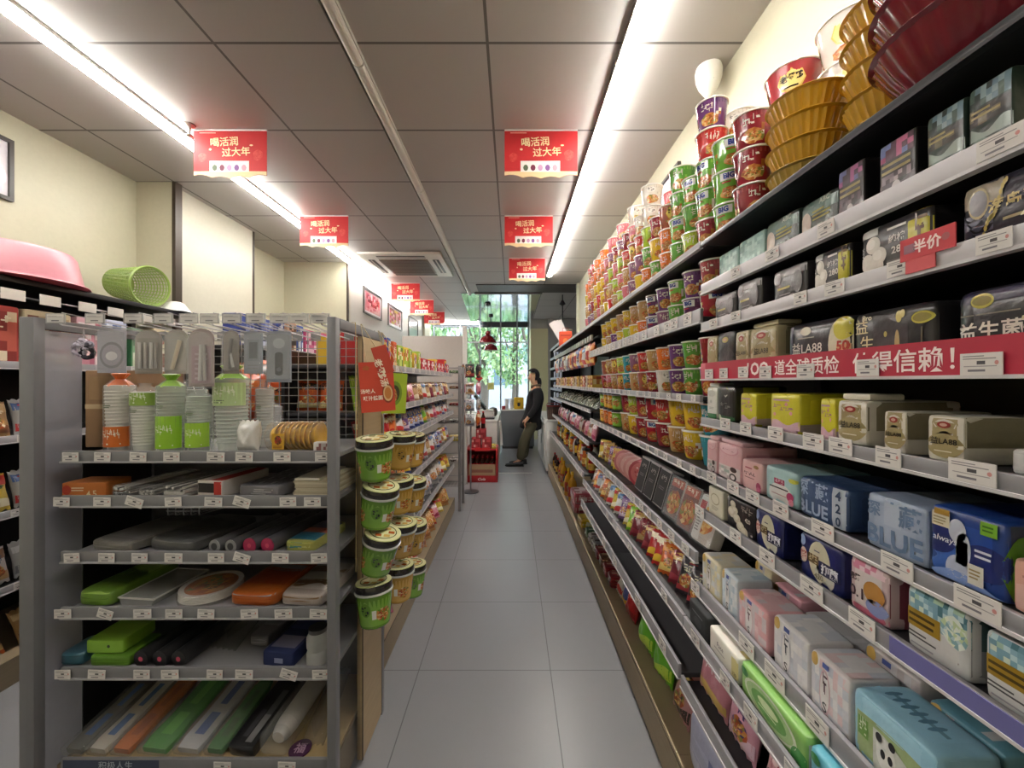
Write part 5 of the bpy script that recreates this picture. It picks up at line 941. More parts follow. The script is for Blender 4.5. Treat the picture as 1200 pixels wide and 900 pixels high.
def eput(p, label, px, y, k, rz=0.0, tilt=0.0, dz=0.0, group=None, stack=False):
    o = inst(p, label, (EX(px, y), y, ES[k]+dz), (tilt, 0, rz), group); settle(o, o.location.z if stack else ES[k], 1.2405); return o
# display hooks with hanging packets
def hookm():
    m = MB('metal'); m.path([(0, 0, 0), (0, -.36, .006), (0, -.372, .014), (0, -.374, .026)], .0025, 6, 'c0bfc1'); m.path([(0, 0, .02), (0, -.36, .045)], .002, 6, 'b0afb1'); m.box(-.02, .02, -.002, .0, -.004, .03, 'a0a0a2')
    t = MB('clear'); t.box(-.031, .031, -.378, -.376, .008, .040, 'e0dedc'); f = flat(.06, .03, (0, -.3783, .009), t); t.mat('paper'); f.rect(.06, .08, .94, .92, 'c8c4c0', 1, 1, 1); f.lines(.5, .7, .8, .2, 2, '8d8a8c', 2, 1); f.rect(.3, .2, .7, .32, '6a686c', 2, 1, 1)
    return P('display_hook', 'display hook', m, [('tag_holder', t)])
HK = hookm(); hxs = [EX(p, 1.23) for p in (66, 112, 157, 192, 222, 246, 272, 300, 328, 351, 375)]
for i, x in enumerate(hxs): inst(HK, 'chrome display hook with price plate over the tableware, '+ORD[i]+' from the left', (x, 1.6055, 1.534), 0, 'display hooks')
def card(w, h, c, pic, clear=True, rnd=.5):
    m = MB('paper'); n = 10; pts = [(-w/2, 0), (w/2, 0), (w/2, h-w*rnd)]+[(w/2*math.cos(PI*i/n), h-w*rnd+w*rnd*math.sin(PI*i/n)) for i in range(1, n)]+[(-w/2, h-w*rnd)]
    m.rings([[(x, y, z) for x, z in pts] for y in (0, .0015)], c); f = flat(w, h, (0, 0, 0), m)
    pic(f, m); q = None
    if clear: q = MB('wrap'); q.rings([[(x*.9, y, .01+z*.88) for x, z in pts] for y in (-.014, -.001)], 'e4e4e4')
    return m, q
def tools(f, m):
    f.rect(.1, .08, .9, .8, '8f857c', 1, 1, 1)
    for i, (c, a) in enumerate((('c8c4c0', .25), ('b0a8a0', .45), ('d0ccc8', .65), ('9a928a', .8))): m.path([(f.w*(a-.5), -.006, f.h*.12), (f.w*(a-.5)*1.1, -.006, f.h*.7)], .0045, 6, c)
def nippers(f, m): f.rect(.12, .06, .88, .7, 'a88a92', 1, 1, 1); f.lines(.5, .35, .5, .5, 6, 'c8b0b4', 2, 2); m.path([(0, -.006, f.h*.1), (.004, -.006, f.h*.72)], .006, 6, 'c4c0be'); m.path([(.015, -.006, f.h*.1), (.012, -.006, f.h*.72)], .005, 6, 'b0aaa8')
def scis(f, m): f.rect(.15, .06, .85, .75, '8a8078', 1, 1, 1); m.path([(0, -.006, f.h*.1), (0, -.006, f.h*.5), (.006, -.006, f.h*.8)], .005, 6, '6a6460'); m.path([(.01, -.006, f.h*.15), (.0, -.006, f.h*.5)], .004, 6, 'c0bcb8')
def strips(f, m): f.lines(.5, .55, .7, .7, 8, 'b0aea8', 1, 3); m.path([(-.01, -.006, f.h*.1), (.015, -.006, f.h*.75)], .006, 6, 'cfc0a8')
def pawp(f, m): f.disc(.5, .76, .3, .13, '8f9298', 1); f.disc(.5, .76, .24, .1, 'b0b4ba', 2); f.rect(.34, .18, .66, .54, '2a2a30', 2); f.disc(.5, .54, .16, .05, '2a2a30', 2); f.disc(.5, .18, .16, .05, '2a2a30', 2); f.disc(.5, .25, .1, .04, '6a6c74', 3)
def tape(f, m): f.disc(.5, .4, .42, .3, '77727e', 1); f.disc(.5, .4, .34, .24, 'a09aa6', 2); f.disc(.5, .38, .2, .1, 'd0ccd0', 3)
def mirr(f, m): f.rect(.2, .3, .8, .8, '8a9098', 1, 1, 1); f.rect(.28, .36, .72, .74, '5a6068', 2, 1, 1); f.lines(.5, .16, .6, .14, 2, '8a8a90', 1)
def hangit(px, ytop, wpx, hpx, c, pic, label, nm='manicure_set', cat='hanging packet', clear=True, rnd=.5, y=1.252, z=None):
    w, h = wpx/F*y, hpx/F*y; m, q = card(w, h, c, pic, clear, rnd); zz = H-(ytop+hpx-CY)/F*y
    return inst(P(nm, cat, m, [('clear_cover', q)] if q else []), label, (EX(px, y), y, zz), 0, 'packets on the display hooks')
hangit(131, 385, 34, 52, 'a5a2ac', tape, 'clear bag with round grey tape roll on display hook', 'tape_pack', clear=True, rnd=.1)
hangit(174, 386, 32, 52, '9c938b', tools, 'manicure set of four tools in clear round-topped blister', rnd=.4)
hangit(207, 386, 28, 52, 'b4aea6', strips, 'blister of nail files next to the manicure set', rnd=.4, y=1.262)
hangit(236, 385, 30, 68, 'a89a96', nippers, 'tall pinkish blister with tweezers on display hook', rnd=.4, y=1.245)
hangit(271, 387, 19, 51, '8f867e', scis, 'narrow blister with small scissors beside tall pinkish blister', rnd=.5, y=1.25)
hangit(297, 388, 22, 50, '9aa0aa', mirr, 'grey card with small clippers left of paw card', rnd=.1, y=1.262)
hangit(327, 388, 29, 60, '8a8d94', pawp, 'grey card with dark oval tool under paw-shaped disc', rnd=.08, y=1.24)
# bath scrunchies on the first hooks
m = MB('cloth'); R = random.Random(3)
for (cx, cz, r, c) in ((-.012, -.05, .018, 'b8b0c0'), (.012, -.06, .018, '2a2630'), (-.006, -.03, .01, 'c8c0d0'), (.018, -.04, .01, '8a8494')):
    m.path([(cx+r*math.cos(a), R.uniform(-.004, .004), cz+r*math.sin(a)) for a in [k*.45 for k in range(14)]], .007, 6, c, True)
inst(P('bath_scrunchie', 'hair ties', m, [('loop', (lambda q: (q.path([(-.004, 0, -.025), (0, 0, .012), (.006, 0, -.025)], .0015, 5, 'c8c4c8'), q)[1])(MB('cloth')))]), 'lilac and black coiled hair ties hanging from a hook', (EX(96), 1.255, H-(398-CY)/F*1.25+.02))
# -- shelf 1 : paper cups, plastic cups, bowls
def cupstack(px0, px1, ytop, c1, band, label, y=1.30, top=None, ribs=16, clear=False, nm='cup_stack'):
    x0, x1 = EX(px0, y), EX(px1, y); r = (x1-x0)/2; h = H-(ytop-CY)/F*y-ES[0]
    m = MB('plastic' if not clear else 'clear'); pr = [(r*.72, 0), (r*.74, .002)]
    for i in range(ribs): z0 = h*(.1+.72*i/ribs); pr += [(r*(.80+.14*i/ribs), z0), (r*(.86+.14*i/ribs), z0+.002), (r*(.86+.14*i/ribs), z0+h*.018), (r*(.80+.14*i/ribs), z0+h*.022)]
    pr += [(r*.96, h*.84), (r*.98, h*.87), (r*.8, h*.875)]
    m.lathe(pr, 24, c1); f = Face(m, 2*PI*r, h, lambda a, b, l: ((r+.001+EPS*l)*math.sin((a-.5)*2*PI), -(r+.001+EPS*l)*math.cos((a-.5)*2*PI), b*h))
    m.mat('film')
    if band: f.rect(.32, band[1], .72, band[2], band[0], 1, 10, 3); f.strokes(.52, (band[1]+band[2])/2+.03, .2, .09, 'e8ecd8', 3, 2, 6, 4); f.lines(.5, band[1]+.04, .3, .04, 1, 'dfe4d0', 3)
    f.lines(.5, .6, .16, .05, 2, '5a6a4a', 2, 7)
    q = MB('wrap'); tc = 'dcdcdc'; q.lathe([(r*1.02, 0.001), (r*1.04, h*.5), (r*1.03, h*.86), (r*.6, h*.93), (r*.3, h*.96), (r*.5, h*1.0)], 20, [tc]*5, cap=False)
    kids = [('film_wrap', q)]
    if top: t = MB('film'); t.lathe([(r*.95, h*.86), (r*.55, h*.92), (r*.25, h*.95), (r*.6, h*1.02), (r*.5, h*1.03)], 14, top, rib=5, amp=r*.12); kids.append(('gathered_top', t))
    p = P(nm, 'cup stack', m, kids); return inst(p, label, ((x0+x1)/2, y, ES[0]), 0, 'cup stacks on the tableware shelf')
cupstack(127, 155, 440, 'd0ccc4', ('c8641c', .08, .34), 'white paper cup stack with orange label and orange gathered top', 1.30, 'd86a1e')
cupstack(157, 184, 449, 'd4d4cc', ('8fae4a', .68, .86), 'white paper cup stack with green printed band', 1.30)
cupstack(187, 215, 441, 'c4d0c0', ('8fc030', .06, .48), 'clear plastic cup stack with green label and tied green top', 1.30, '98c83a', clear=True)
cupstack(221, 247, 455, 'c8d2c4', ('9ac43a', .08, .46), 'clear plastic cup stack with green label, second from the left', 1.31, clear=True)
cupstack(254, 290, 431, 'cdd6cc', ('b4cc8c', .55, .82), 'largest clear bowl stack with wide green rim', 1.32, '9ccc3c', clear=True)
cupstack(301, 320, 446, 'd4d8d4', None, 'plain clear cup stack right of the largest one', 1.40, clear=True)
cupstack(206, 240, 447, 'c4ccc0', None, 'clear cup stack in the row behind the green labels', 1.42, clear=True)
cupstack(304, 329, 470, 'c8cacc', None, 'clear cup stack in the row behind the yellow bowls', 1.50, clear=True)
m, f, b = bagm(.07, .10, .06, 'd6d4d0', 4, 'film'); eput(P('napkin_bag', 'bag', m), 'white crinkled bag of paper cups in front of clear stacks', 286, 1.25, 0, 0, -.1)
def bowlrow(c, n, r, h, L):
    m = MB('plastic'); m.X = Matrix.Rotation(PI/2, 4, 'Y')
    for i in range(n): z = i*L/n; m.lathe([(r*.62, z), (r*.9, z+h*.7), (r, z+h), (r*1.03, z+h+.002), (r*1.0, z+h+.003), (r*.88, z+h*.75), (r*.55, z+.006)], 28, c)
    m.X = None; return m
m = bowlrow('d8a828', 9, .045, .03, .19); q = MB('wrap'); q.X = Matrix.Rotation(PI/2, 4, 'Y'); q.lathe([(.02, -.03), (.046, -.012), (.049, .06), (.049, .2), (.046, .235), (.02, .25)], 18, 'eee4d0', cap=False)
f = Face(m, .05, .05, lambda a, b, l: (.05+(a-.5)*.05, -.0475-EPS*l, -.012+(b-.5)*.05)); m.mat('paper'); f.rect(0, 0, 1, 1, 'c89a28', 1, 1, 1); f.blob(.5, .6, .3, .3, ['5a3018', '8a4a20', 'b03020'], 2, 3); f.lines(.5, .15, .8, .2, 2, '6a3a18', 2)
inst(P('bowl_bundle', 'bowl bundle', m, [('film_wrap', q)]), 'row of nested yellow bowls in clear film lying on shelf', (EX(322, 1.31), 1.312, ES[0]+.05), 0, scale=(.76, 1, 1))
m = MB('paper')
for i in range(10): m.X = Matrix.Translation((0, 0, .003*i)); m.lathe([(.05, 0), (.07, .004), (.075, .008), (.072, .008), (.05, .002)], 26, 'd8d6d2')
m.X = None; q = MB('wrap'); q.lathe([(.078, -.002), (.08, .02), (.076, .042), (.02, .044)], 20, 'e8e8e8')
inst(P('plate_stack', 'plate stack', m, [('film_wrap', q)]), 'stack of white paper plates behind the yellow bowls', (EX(352, 1.47), 1.49, ES[0]+.003), 0)
m, f, sd, tp = soft(.05, .04, .02, 14, 'd6d0cc', 'film'); f.busy(.05, .1, .95, .9, 6, 3, ['b8b0ac', 'd8d4d0', '8a5a5a'], 1, 3); inst(P('napkin_pack', 'napkin pack', m), 'small white napkin pack in front of yellow bowls', (EX(378), 1.2405, ES[0]), 0)
m = MB('paper'); m.bbox(-.09, .09, 0, .2, 0, .27, '8a6a4c', .003); f = flat(.18, .27, (0, 0, 0), m); f.rect(.0, .5, 1, .56, 'b8a080', 1, 1, 1); f.rect(.08, .62, .9, .92, '9a7a58', 1, 1, 1)
inst(P('cardboard_box', 'box', m, [('tape_strip', (lambda q: (q.box(-.02, .02, -.001, .2, .271, .2715, 'c8b890'), q)[1])(MB('plastic')))]), 'brown cardboard box at the left back of tableware shelf', (EX(128, 1.38), 1.385, ES[0]))
# -- shelf 2
m, f, sd, tp = soft(.135, .05, .09, 30, 'b5682c', 'paper'); f.text('4.5', .68, .3, .4, 'd8c8a0', 2, None, .02, .1); f.disc(.12, .55, .1, .3, 'a83a28', 1); f.text('WATSON' if 0 else 'oats', .4, .6, .35, 'd8c0a0', 2, None, .02, 0, 1, .2) if 0 else f.lines(.38, .6, .3, .3, 2, 'd8c0a0', 2)
inst(P('tea_box', 'box', m), 'small orange box with price figures at the left end', (EX(100), 1.245, ES[1]), .04)
def bundle(w, h, L, n, c, lab, seed, r=.004):
    m = MB('plastic'); R = random.Random(seed)
    for i in range(n): x = R.uniform(-w/2, w/2); z = R.uniform(r, h); m.path([(x, 0, z), (x*R.uniform(.8, 1.1), L, z)], r, 6, R.choice(c))
    m.mat('film'); f = flat(w*1.1, h, (0, -.002, 0), m); f.rect(.05, .05, .95, .6, lab, 1, 1, 1); f.strokes(.5, .35, .7, .4, 'd8d4d0', 2, seed)
    q = MB('wrap'); q.bbox(-w*.58, w*.58, -.004, L*1.02, .0005, h*1.15, 'e4e2e0', .005); return P('skewer_pack', 'skewer pack', m, [('film_wrap', q)])
CB2 = bundle(.06, .035, .24, 26, ['2a2826', 'd0ccc4', '77706a'], '5a5654', 1)
eput(CB2, 'black and white chopstick bundle beside the orange box', 143, 1.25, 1, -.15, 0, .001, 'wrapped bundles'); eput(bundle(.07, .035, .24, 26, ['d8d4cc', 'e4e0da', 'b8b0a8', '3a3836'], 'c8c4be', 2), 'white fork bundle left of the red and white box', 204, 1.25, 1, -.15, 0, .001, 'wrapped bundles'); eput(bundle(.06, .03, .22, 22, ['3a3836', '5a5856', 'c8c4be'], '6a6664', 3), 'dark bundle lying in front of the white forks', 173, 1.25, 1, -.15, 0, .001, 'wrapped bundles')
m, f, sd, tp = soft(.09, .055, .2, 26, 'd4ccc8', 'paper'); f.rect(.06, .3, .7, .85, '2a2422', 1); f.rect(.7, .05, .98, .95, 'b8342c', 1); tp.rect(.5, .02, .98, .98, 'b03028', 1); tp.rect(.02, .02, .5, .98, 'c8c0bc', 1); eput(P('straw_box', 'box', m), 'white and red straw box with dark window', 245, 1.25, 1, -.15)
m, f, sd, tp = soft(.145, .04, .26, 10, '77757a', 'film')
for i in range(9):
    for j in range(4): tp.disc(.12+.095*i, .15+.22*j, .028, .06, '3a393c' if (i+j) % 3 else 'c4c2c4', 1, 8)
f.lines(.5, .5, .9, .5, 3, 'b0aeb0', 1); eput(P('spoon_pack', 'spoon pack', m), 'grey film pack of plastic spoons in the middle of shelf', 301, 1.25, 1, -.15)
m = MB('paper')
for i in range(9): m.box(-.052+RN.uniform(-.004, .004), .06+RN.uniform(-.004, .004), RN.uniform(0, .006), .2, .006*i, .006*i+.0052, ['c8bca4', 'd4cab4', 'bcb098'][i % 3])
eput(P('napkin_stack', 'napkin stack', m, [('top_sheet', (lambda q: (q.bbox(-.05, .03, .0, .19, .055, .062, 'd8d2c4', .002), q)[1])(MB('paper')))]), 'stack of brown paper napkins by the right post', 363, 1.25, 1, -.03)
# -- shelf 3
def film(w, h, d, c, pal, seed, n=7): m, f, sd, tp = soft(w, h, d, n, c, 'film'); R = random.Random(seed); [tp.wave(R.uniform(.05, .8), R.uniform(.1, .9), R.choice(pal), 1, .06, R.uniform(.4, 1.2), R.random()) for _ in range(3)]; crinkle(f, pal, seed, 3); return P('film_pack', 'film pack', m)
eput(film(.17, .035, .26, '77746f', ['8d8a86', '6a6662', 'a8a49e'], 1), 'grey film pack of gloves at the left of middle shelf', 126, 1.25, 2, -.2, 0, 0, 'grey film packs'); eput(film(.185, .04, .26, '5a5a5a', ['6f6f6e', '4a4a4a', '8a8a88'], 2), 'darker grey film pack of bin liners beside the gloves', 197, 1.25, 2, -.2, 0, 0, 'grey film packs')
def roll(r, L, c, cap, hollow): 
    m = MB('film'); m.X = Matrix.Rotation(-PI/2, 4, 'X'); m.lathe([(r*.96, 0), (r, .003), (r, L), (r*.9, L+.003)], 22, c, (0, 0, 0)); m.X = None
    q = MB('plastic'); q.X = Matrix.Rotation(PI/2, 4, 'X'); q.lathe([(r*.98, .0008), (r*.98, .003), (r*.55 if hollow else r*.3, .0036), (.003, .0036)], 22, [cap, cap, '3a3a3c' if hollow else 'c8506a']); q.X = None
    return P('wrap_roll', 'roll', m, [('end_cap', q)])
RG = roll(.021, .26, '5f5f62', '8a8a8c', True); RM = roll(.024, .28, '55545a', 'a02a50', False); RB_ = roll(.026, .26, '2c2c2e', '1e1e20', False)
for i, px in enumerate((252, 271)): eput(RG, 'grey bin liner roll with hollow core, '+('left', 'right')[i]+' one', px, 1.25, 2, -.2, 0, .0225, 'rolls on the middle shelf')
for i, px in enumerate((293, 314)): eput(RM, 'cling film roll with magenta end, '+('upper left', 'lower right')[i]+' one', px, 1.25, 2, -.2, 0, .0255, 'rolls on the middle shelf')
m, f, sd, tp = soft(.10, .035, .2, 8, 'a8a858', 'film'); tp.rect(.05, .1, .95, .4, '3a7a9a', 1); tp.rect(.05, .4, .95, .6, 'c06a50', 1); tp.rect(.05, .6, .95, .95, '33304a', 1); f.busy(.1, .1, .9, .9, 6, 2, ['a8a858', '3a7a9a', '6a9a5a', 'c8c880'], 1, 3); eput(P('sponge_pack', 'sponge pack', m), 'blue and yellow sponge pack near the right post', 349, 1.25, 2, -.15)
m = MB('metal')
for i in range(5): m.path([(-.05+.025*i, 0, .0), (-.05+.025*i, .0, -.035), (-.05+.025*i, .1, -.045)], .0018, 5, 'b0afb1')
for z in (-.008, -.022): m.path([(-.055, 0, z), (.055, 0, z)], .0018, 5, 'b0afb1')
inst(P('wire_rack', 'wire rack', m, [('end_cap', (lambda q: (q.bbox(.052, .062, -.004, .004, -.012, .002, 'd8d6d2', .002), q)[1])(MB('plastic')))]), 'small chrome wire rack hanging below the second tableware shelf', (EX(212), 1.26, ES[1]-.0215))
# -- shelf 4
eput(film(.12, .05, .25, '6f9438', ['8ab048', '5a7c2c', '9ac05a'], 3), 'lime green film pack at the left of the plate shelf', 108, 1.25, 3, -.1)
m = MB('clear'); m.rings([[(x*s, y, z) for x, y in ((-.062, 0), (.062, 0), (.062, .2), (-.062, .2))] for s, z in ((.85, 0), (1, .022))], 'c8c8c6'); inst(P('foil_tray', 'tray', m, [('rim', (lambda q: (q.path([(-.063, 0, .022), (.063, 0, .022), (.063, .2, .022), (-.063, .2, .022)], .003, 6, 'c8c6c2', True), q)[1])(MB('plastic')))]), 'clear plastic tray beside the lime green pack', (EX(156), 1.26, ES[3]+.001), (0, 0, -.1))
def plates(c, pal, label, px, rz, w=.085):
    m = MB('paper')
    for i in range(6): m.X = Matrix.Translation((0, w, .0045*i)); m.lathe([(w*.6, 0), (w*.72, .003), (w, .010), (w*.99, .012), (w*.7, .006)], 34, 'd8d4d0')
    m.X = None; f = Face(m, w*1.5, w*1.5, lambda a, b, l: ((a-.5)*w*1.5, w+(b-.5)*w*1.5, .033+EPS*l)); m.mat('film'); f.disc(.5, .5, .55, .55, c, 0, 24); f.blob(.5, .5, .5, .5, pal, 1, 3, 14, 4); f.strokes(.6, .35, .4, .2, '5a3a20', 2, 1)
    q = MB('wrap'); q.lathe([(w*1.03, .002), (w*1.04, .02), (w*.98, .038), (w*.3, .041)], 22, 'ece4dc', (0, w, 0)); return eput(P('paper_plates', 'plate pack', m, [('film_wrap', q)]), label, px, 1.243, 3, rz, 0, .001, 'plate packs')
plates('b5642c', ['c8702c', 'a8542c', 'b88a4a', '7a8a4a', 'd8903a'], 'white paper plates under round orange printed sheet', 223, 0, .09)
eput(film(.16, .045, .26, 'b5602a', ['c87a3a', '9a9aa8', 'd8d0d0', '4a7a7a', 'a84a20'], 5), 'orange printed film pack of party plates in the middle', 293, 1.25, 3, -.1); eput(film(.145, .04, .24, 'b0a49c', ['c4bab4', '9a5a50', 'd0c8c4', '8a6a4a'], 6), 'white and brown film pack right of the orange party plates', 351, 1.25, 3, -.1)
# -- shelf 5
m, f, sd, tp = soft(.12, .042, .12, 16, '8ab83c', 'plastic'); f.disc(.62, .55, .04, .12, '2a3a18', 1); tp.wave(.2, .8, '9ac84a', 1, .05, .6); eput(P('sponge', 'sponge', m), 'lime green scouring sponge box stacked on darker green one', 122, 1.26, 4, 0, 0, .0345, None, True)
m, f, sd, tp = soft(.13, .033, .12, 12, '5f8a30', 'plastic'); crinkle(f, ['6f9a3c'], 1, 2); eput(P('sponge', 'sponge', m), 'darker green sponge box under the lime green one', 128, 1.25, 4, 0)
m, f, sd, tp = soft(.075, .042, .10, 6, '3f6a7c', 'film'); crinkle(f, ['4f7a8c', '325a6a'], 2, 4); eput(P('sponge', 'sponge', m), 'teal blue wrapped sponge at the left shelf end', 82, 1.25, 4)
for i, px in enumerate((166, 188, 210)): eput(RB_, 'black rubbish bag roll, '+('left', 'middle', 'right')[i]+' of three', px, 1.25, 4, -.12, 0, .0275, 'black rubbish bag rolls')
m, f, b = bagm(.10, .2, .05, '8a8884', 8, 'wrap'); f.blob(.5, .5, .35, .35, ['9a9894', '77746f', 'b4b0aa'], 1, 3); eput(P('film_pack', 'film pack', m), 'crumpled clear bag of scourers behind the roll row', 262, 1.33, 4, -.2, -1.1, .03)
m, f, sd, tp = soft(.105, .045, .24, 26, '1f2a55', 'paper'); f.rect(.4, .25, .68, .6, '8a90b0', 1); tp.rect(.1, .1, .9, .35, '77748a', 1); tp.rect(.1, .5, .9, .9, '3a4270', 1); eput(P('glove_box', 'box', m), 'dark blue glove box beside the glass jar', 325, 1.25, 4, -.12)
eput(film(.07, .04, .2, '77757c', ['9a98a0', '55535c'], 9), 'greyish film pack behind dark blue glove box', 302, 1.34, 4, -.12)
m = MB('clear'); m.lathe([(.03, 0), (.034, .004), (.034, .035), (.030, .045), (.034, .055), (.034, .085), (.026, .1)], 22, 'd0d0ce'); c = MB('metal'); c.lathe([(.028, .1), (.028, .112), (.003, .113)], 20, '5a5856'); eput(P('glass_jar', 'jar', m, [('lid', c)]), 'small clear glass jar by the right post', 372, 1.27, 4)
# -- bottom shelf
def slip(c1, c2, label, px, rz, L=.27, w=.095, y=1.25, lab=None):
    m = MB('cloth'); pts = [(.0, .42), (.12, .5), (.35, .44), (.6, .46), (.85, .5), (1, .3)]
    ring = [(-w*p[1], L*p[0]) for p in pts]+[(w*p[1], L*p[0]) for p in pts[::-1]]
    m.rings([[(x*s, y_, z) for x, y_ in ring] for s, z in ((.94, 0), (1, .006), (1, .016), (.94, .02))], c1)
    f = Face(m, w, L, lambda a, b, l: ((a-.5)*w, b*L, .0201+EPS*l)); f.rect(.3, .15, .7, .4, c2, 1, 2, 2); f.rect(.35, .5, .65, .8, c2, 1, 2, 2)
    q = MB('wrap'); q.bbox(-w*.56, w*.56, -.01, L*1.02, -.0005, .03, 'e4e2e2', .006); return eput(P('insole_pack', 'insole pack', m, [('film_wrap', q)]), label, px, y, 5, rz, .22, .004, 'insole packs')
slip('5a5a58', '3f5a8a', 'grey insole pack at the left of bottom shelf', 84, -.12, .27, .065); slip('b8b0a4', '4a6a9a', 'white insole pack with blue labels left of orange insole', 112, -.12, .27, .065); slip('b8621c', 'a0541a', 'orange insole pack in clear bag on bottom shelf', 140, -.12, .27, .065)
slip('3f8a2c', '5aa83c', 'green insole pack with bright reflections on bottom shelf', 178, -.12, .28, .10); slip('a8a8ac', '5a6a9a', 'grey mop refill pack with blue print on bottom shelf', 218, -.12, .28, .085); slip('2f6a2a', '2a5a26', 'dark green insole pack behind the grey mop refill', 250, -.12, .24, .06)
m, f, sd, tp = soft(.09, .04, .3, 16, '262628', 'film'); tp.rect(.55, .05, .8, .35, '8a8a8c', 1); tp.rect(.55, .35, .8, .65, '5a5a5e', 1); tp.rect(.3, .1, .5, .4, '44444a', 1); eput(P('film_pack', 'film pack', m), 'black folded textile pack with grey squares on bottom shelf', 283, 1.25, 5, -.12, .15, .004)
m = MB('film'); m.X = Matrix.Rotation(-PI/2, 4, 'X'); m.lathe([(.02, 0), (.03, .02), (.034, .05), (.034, .22), (.026, .26), (.012, .28)], 18, ['b8b4b0', 'c8c4c0', 'bcb8b4', 'a8a4a0', 'b0acaa']); m.X = None
q = MB('wrap'); q.bbox(-.045, .045, -.03, .3, -.034, .036, 'e0e0de', .012); eput(P('towel_roll', 'towel roll', m, [('film_wrap', q)]), 'white rolled towel in crinkled clear bag, bottom shelf', 320, 1.25, 5, -.12, .12, .045)
m, f, b = bagm(.075, .24, .06, '6f7072', 12, 'wrap', wr=.3); f.blob(.5, .45, .38, .35, ['8a8a8c', '55565a', 'b0b0b2', '3a3b40'], 1, 3); eput(P('film_pack', 'film pack', m), 'shiny crumpled clear bag in the bottom right corner', 366, 1.28, 5, 0, -1.2, .045)
m = MB('gloss'); m.lathe([(.034, 0), (.034, .004), (.003, .0045)], 24, '4a2a48'); f = Face(m, .06, .06, lambda a, b, l: ((a-.5)*.06, (b-.5)*.06, .0045+EPS*l)); f.text('福', .5, .5, .6, 'b090a8', 2, None, .02); eput(P('coaster', 'coaster', m), 'dark purple round coaster with one pale character', 345, 1.24, 5, 0, 0, .0)
# ---------------------------------------------------------------- strings of tubs and signs hanging at the end board
def tub2(c, c2):
    m, f = cupm(.044, .056, .105, c, rim='b9bcb0'); f.rect(.02, .1, .98, .84, c2, 1, 24, 2)
    for k in (.15, .5, .85): f.disc(k, .58, .05, .2, c, 2); f.strokes(k, .56, .07, .24, '2a3018', 3, 1); f.blob(k+.17, .4, .07, .2, FOOD+[c], 2, 4); f.rect(k+.06, .3, k+.1, .55, 'd8d8c8', 3, 1, 1)
    l = MB('gloss'); l.lathe([(.0555, .1055), (.0575, .110), (.056, .128), (.0545, .130), (.003, .131)], 28, ['2a2624', '2a2624', 'a8b070', 'd0cfa0'])
    for i in range(6): a = i*1.05; l.box(.025*math.cos(a)-.009, .025*math.cos(a)+.009, .025*math.sin(a)-.007, .025*math.sin(a)+.007, .131, .1316, ['a85a2a', 'c8a860', '6a7a3a', 'e8e0c0'][i % 4])
    l.path([(.04*math.cos(k*.3), .04*math.sin(k*.3), .1312) for k in range(21)], .0012, 4, '3a4020', True)
    return P('hanging_tub', 'noodle tub', m, [('lid', l)])
T2 = {'g': (tub2('5f8a2c', '7aa83e'), 'green'), 'y': (tub2('b08a3a', 'c8a050'), 'amber')}
STR = [(-.46, 1.325, [(512, 'g', .1, 0), (566, 'g', .15, .15), (620, 'g', .15, .2), (682, 'g', -.1, -.1)], 'front'), (-.46, 1.594, [(507, 'y', .1, .05), (558, 'y', .1, .05), (609, 'y', .1, .1), (661, 'y', -.05, -.02)], 'middle'), (-.46, 1.767, [(508, 'y', .1, 0), (560, 'y', .1, .05), (610, 'y', .1, .05), (660, 'g', -.05, .05)], 'back')]
for x, y, lst, nm_ in STR:
    m = MB('cloth'); m.path([(-.5255, y, 1.5), (-.5245, y, 1.1), (-.5255, y, .72)], .0015, 5, 'c4ac80'); m.path([(-.5255, y, 1.5), (-.5275, min(y, 1.60), 1.5595), (-.545, min(y, 1.60), 1.5595)], .0015, 5, 'c4ac80'); inst(P('hanging_string', 'string', m), 'thin twine with noodle tubs hanging by the end board, '+nm_+' one', (0, 0, 0), 0, 'twines with tubs')
    for i, (yt, k, tx, ty) in enumerate(lst):
        z = H-(yt-CY)/F*y-.14
        inst(T2[k][0], T2[k][1]+' noodle tub with black lid, '+('top', 'second', 'third', 'lowest')[i]+' on the '+nm_+' twine', (x+(.008 if nm_ == 'back' else 0), y, z), (tx*.9, ty, RN.uniform(-.5, .5)), 'noodle tubs hanging on twine', scale=(1.07, 1.07, 1.07))
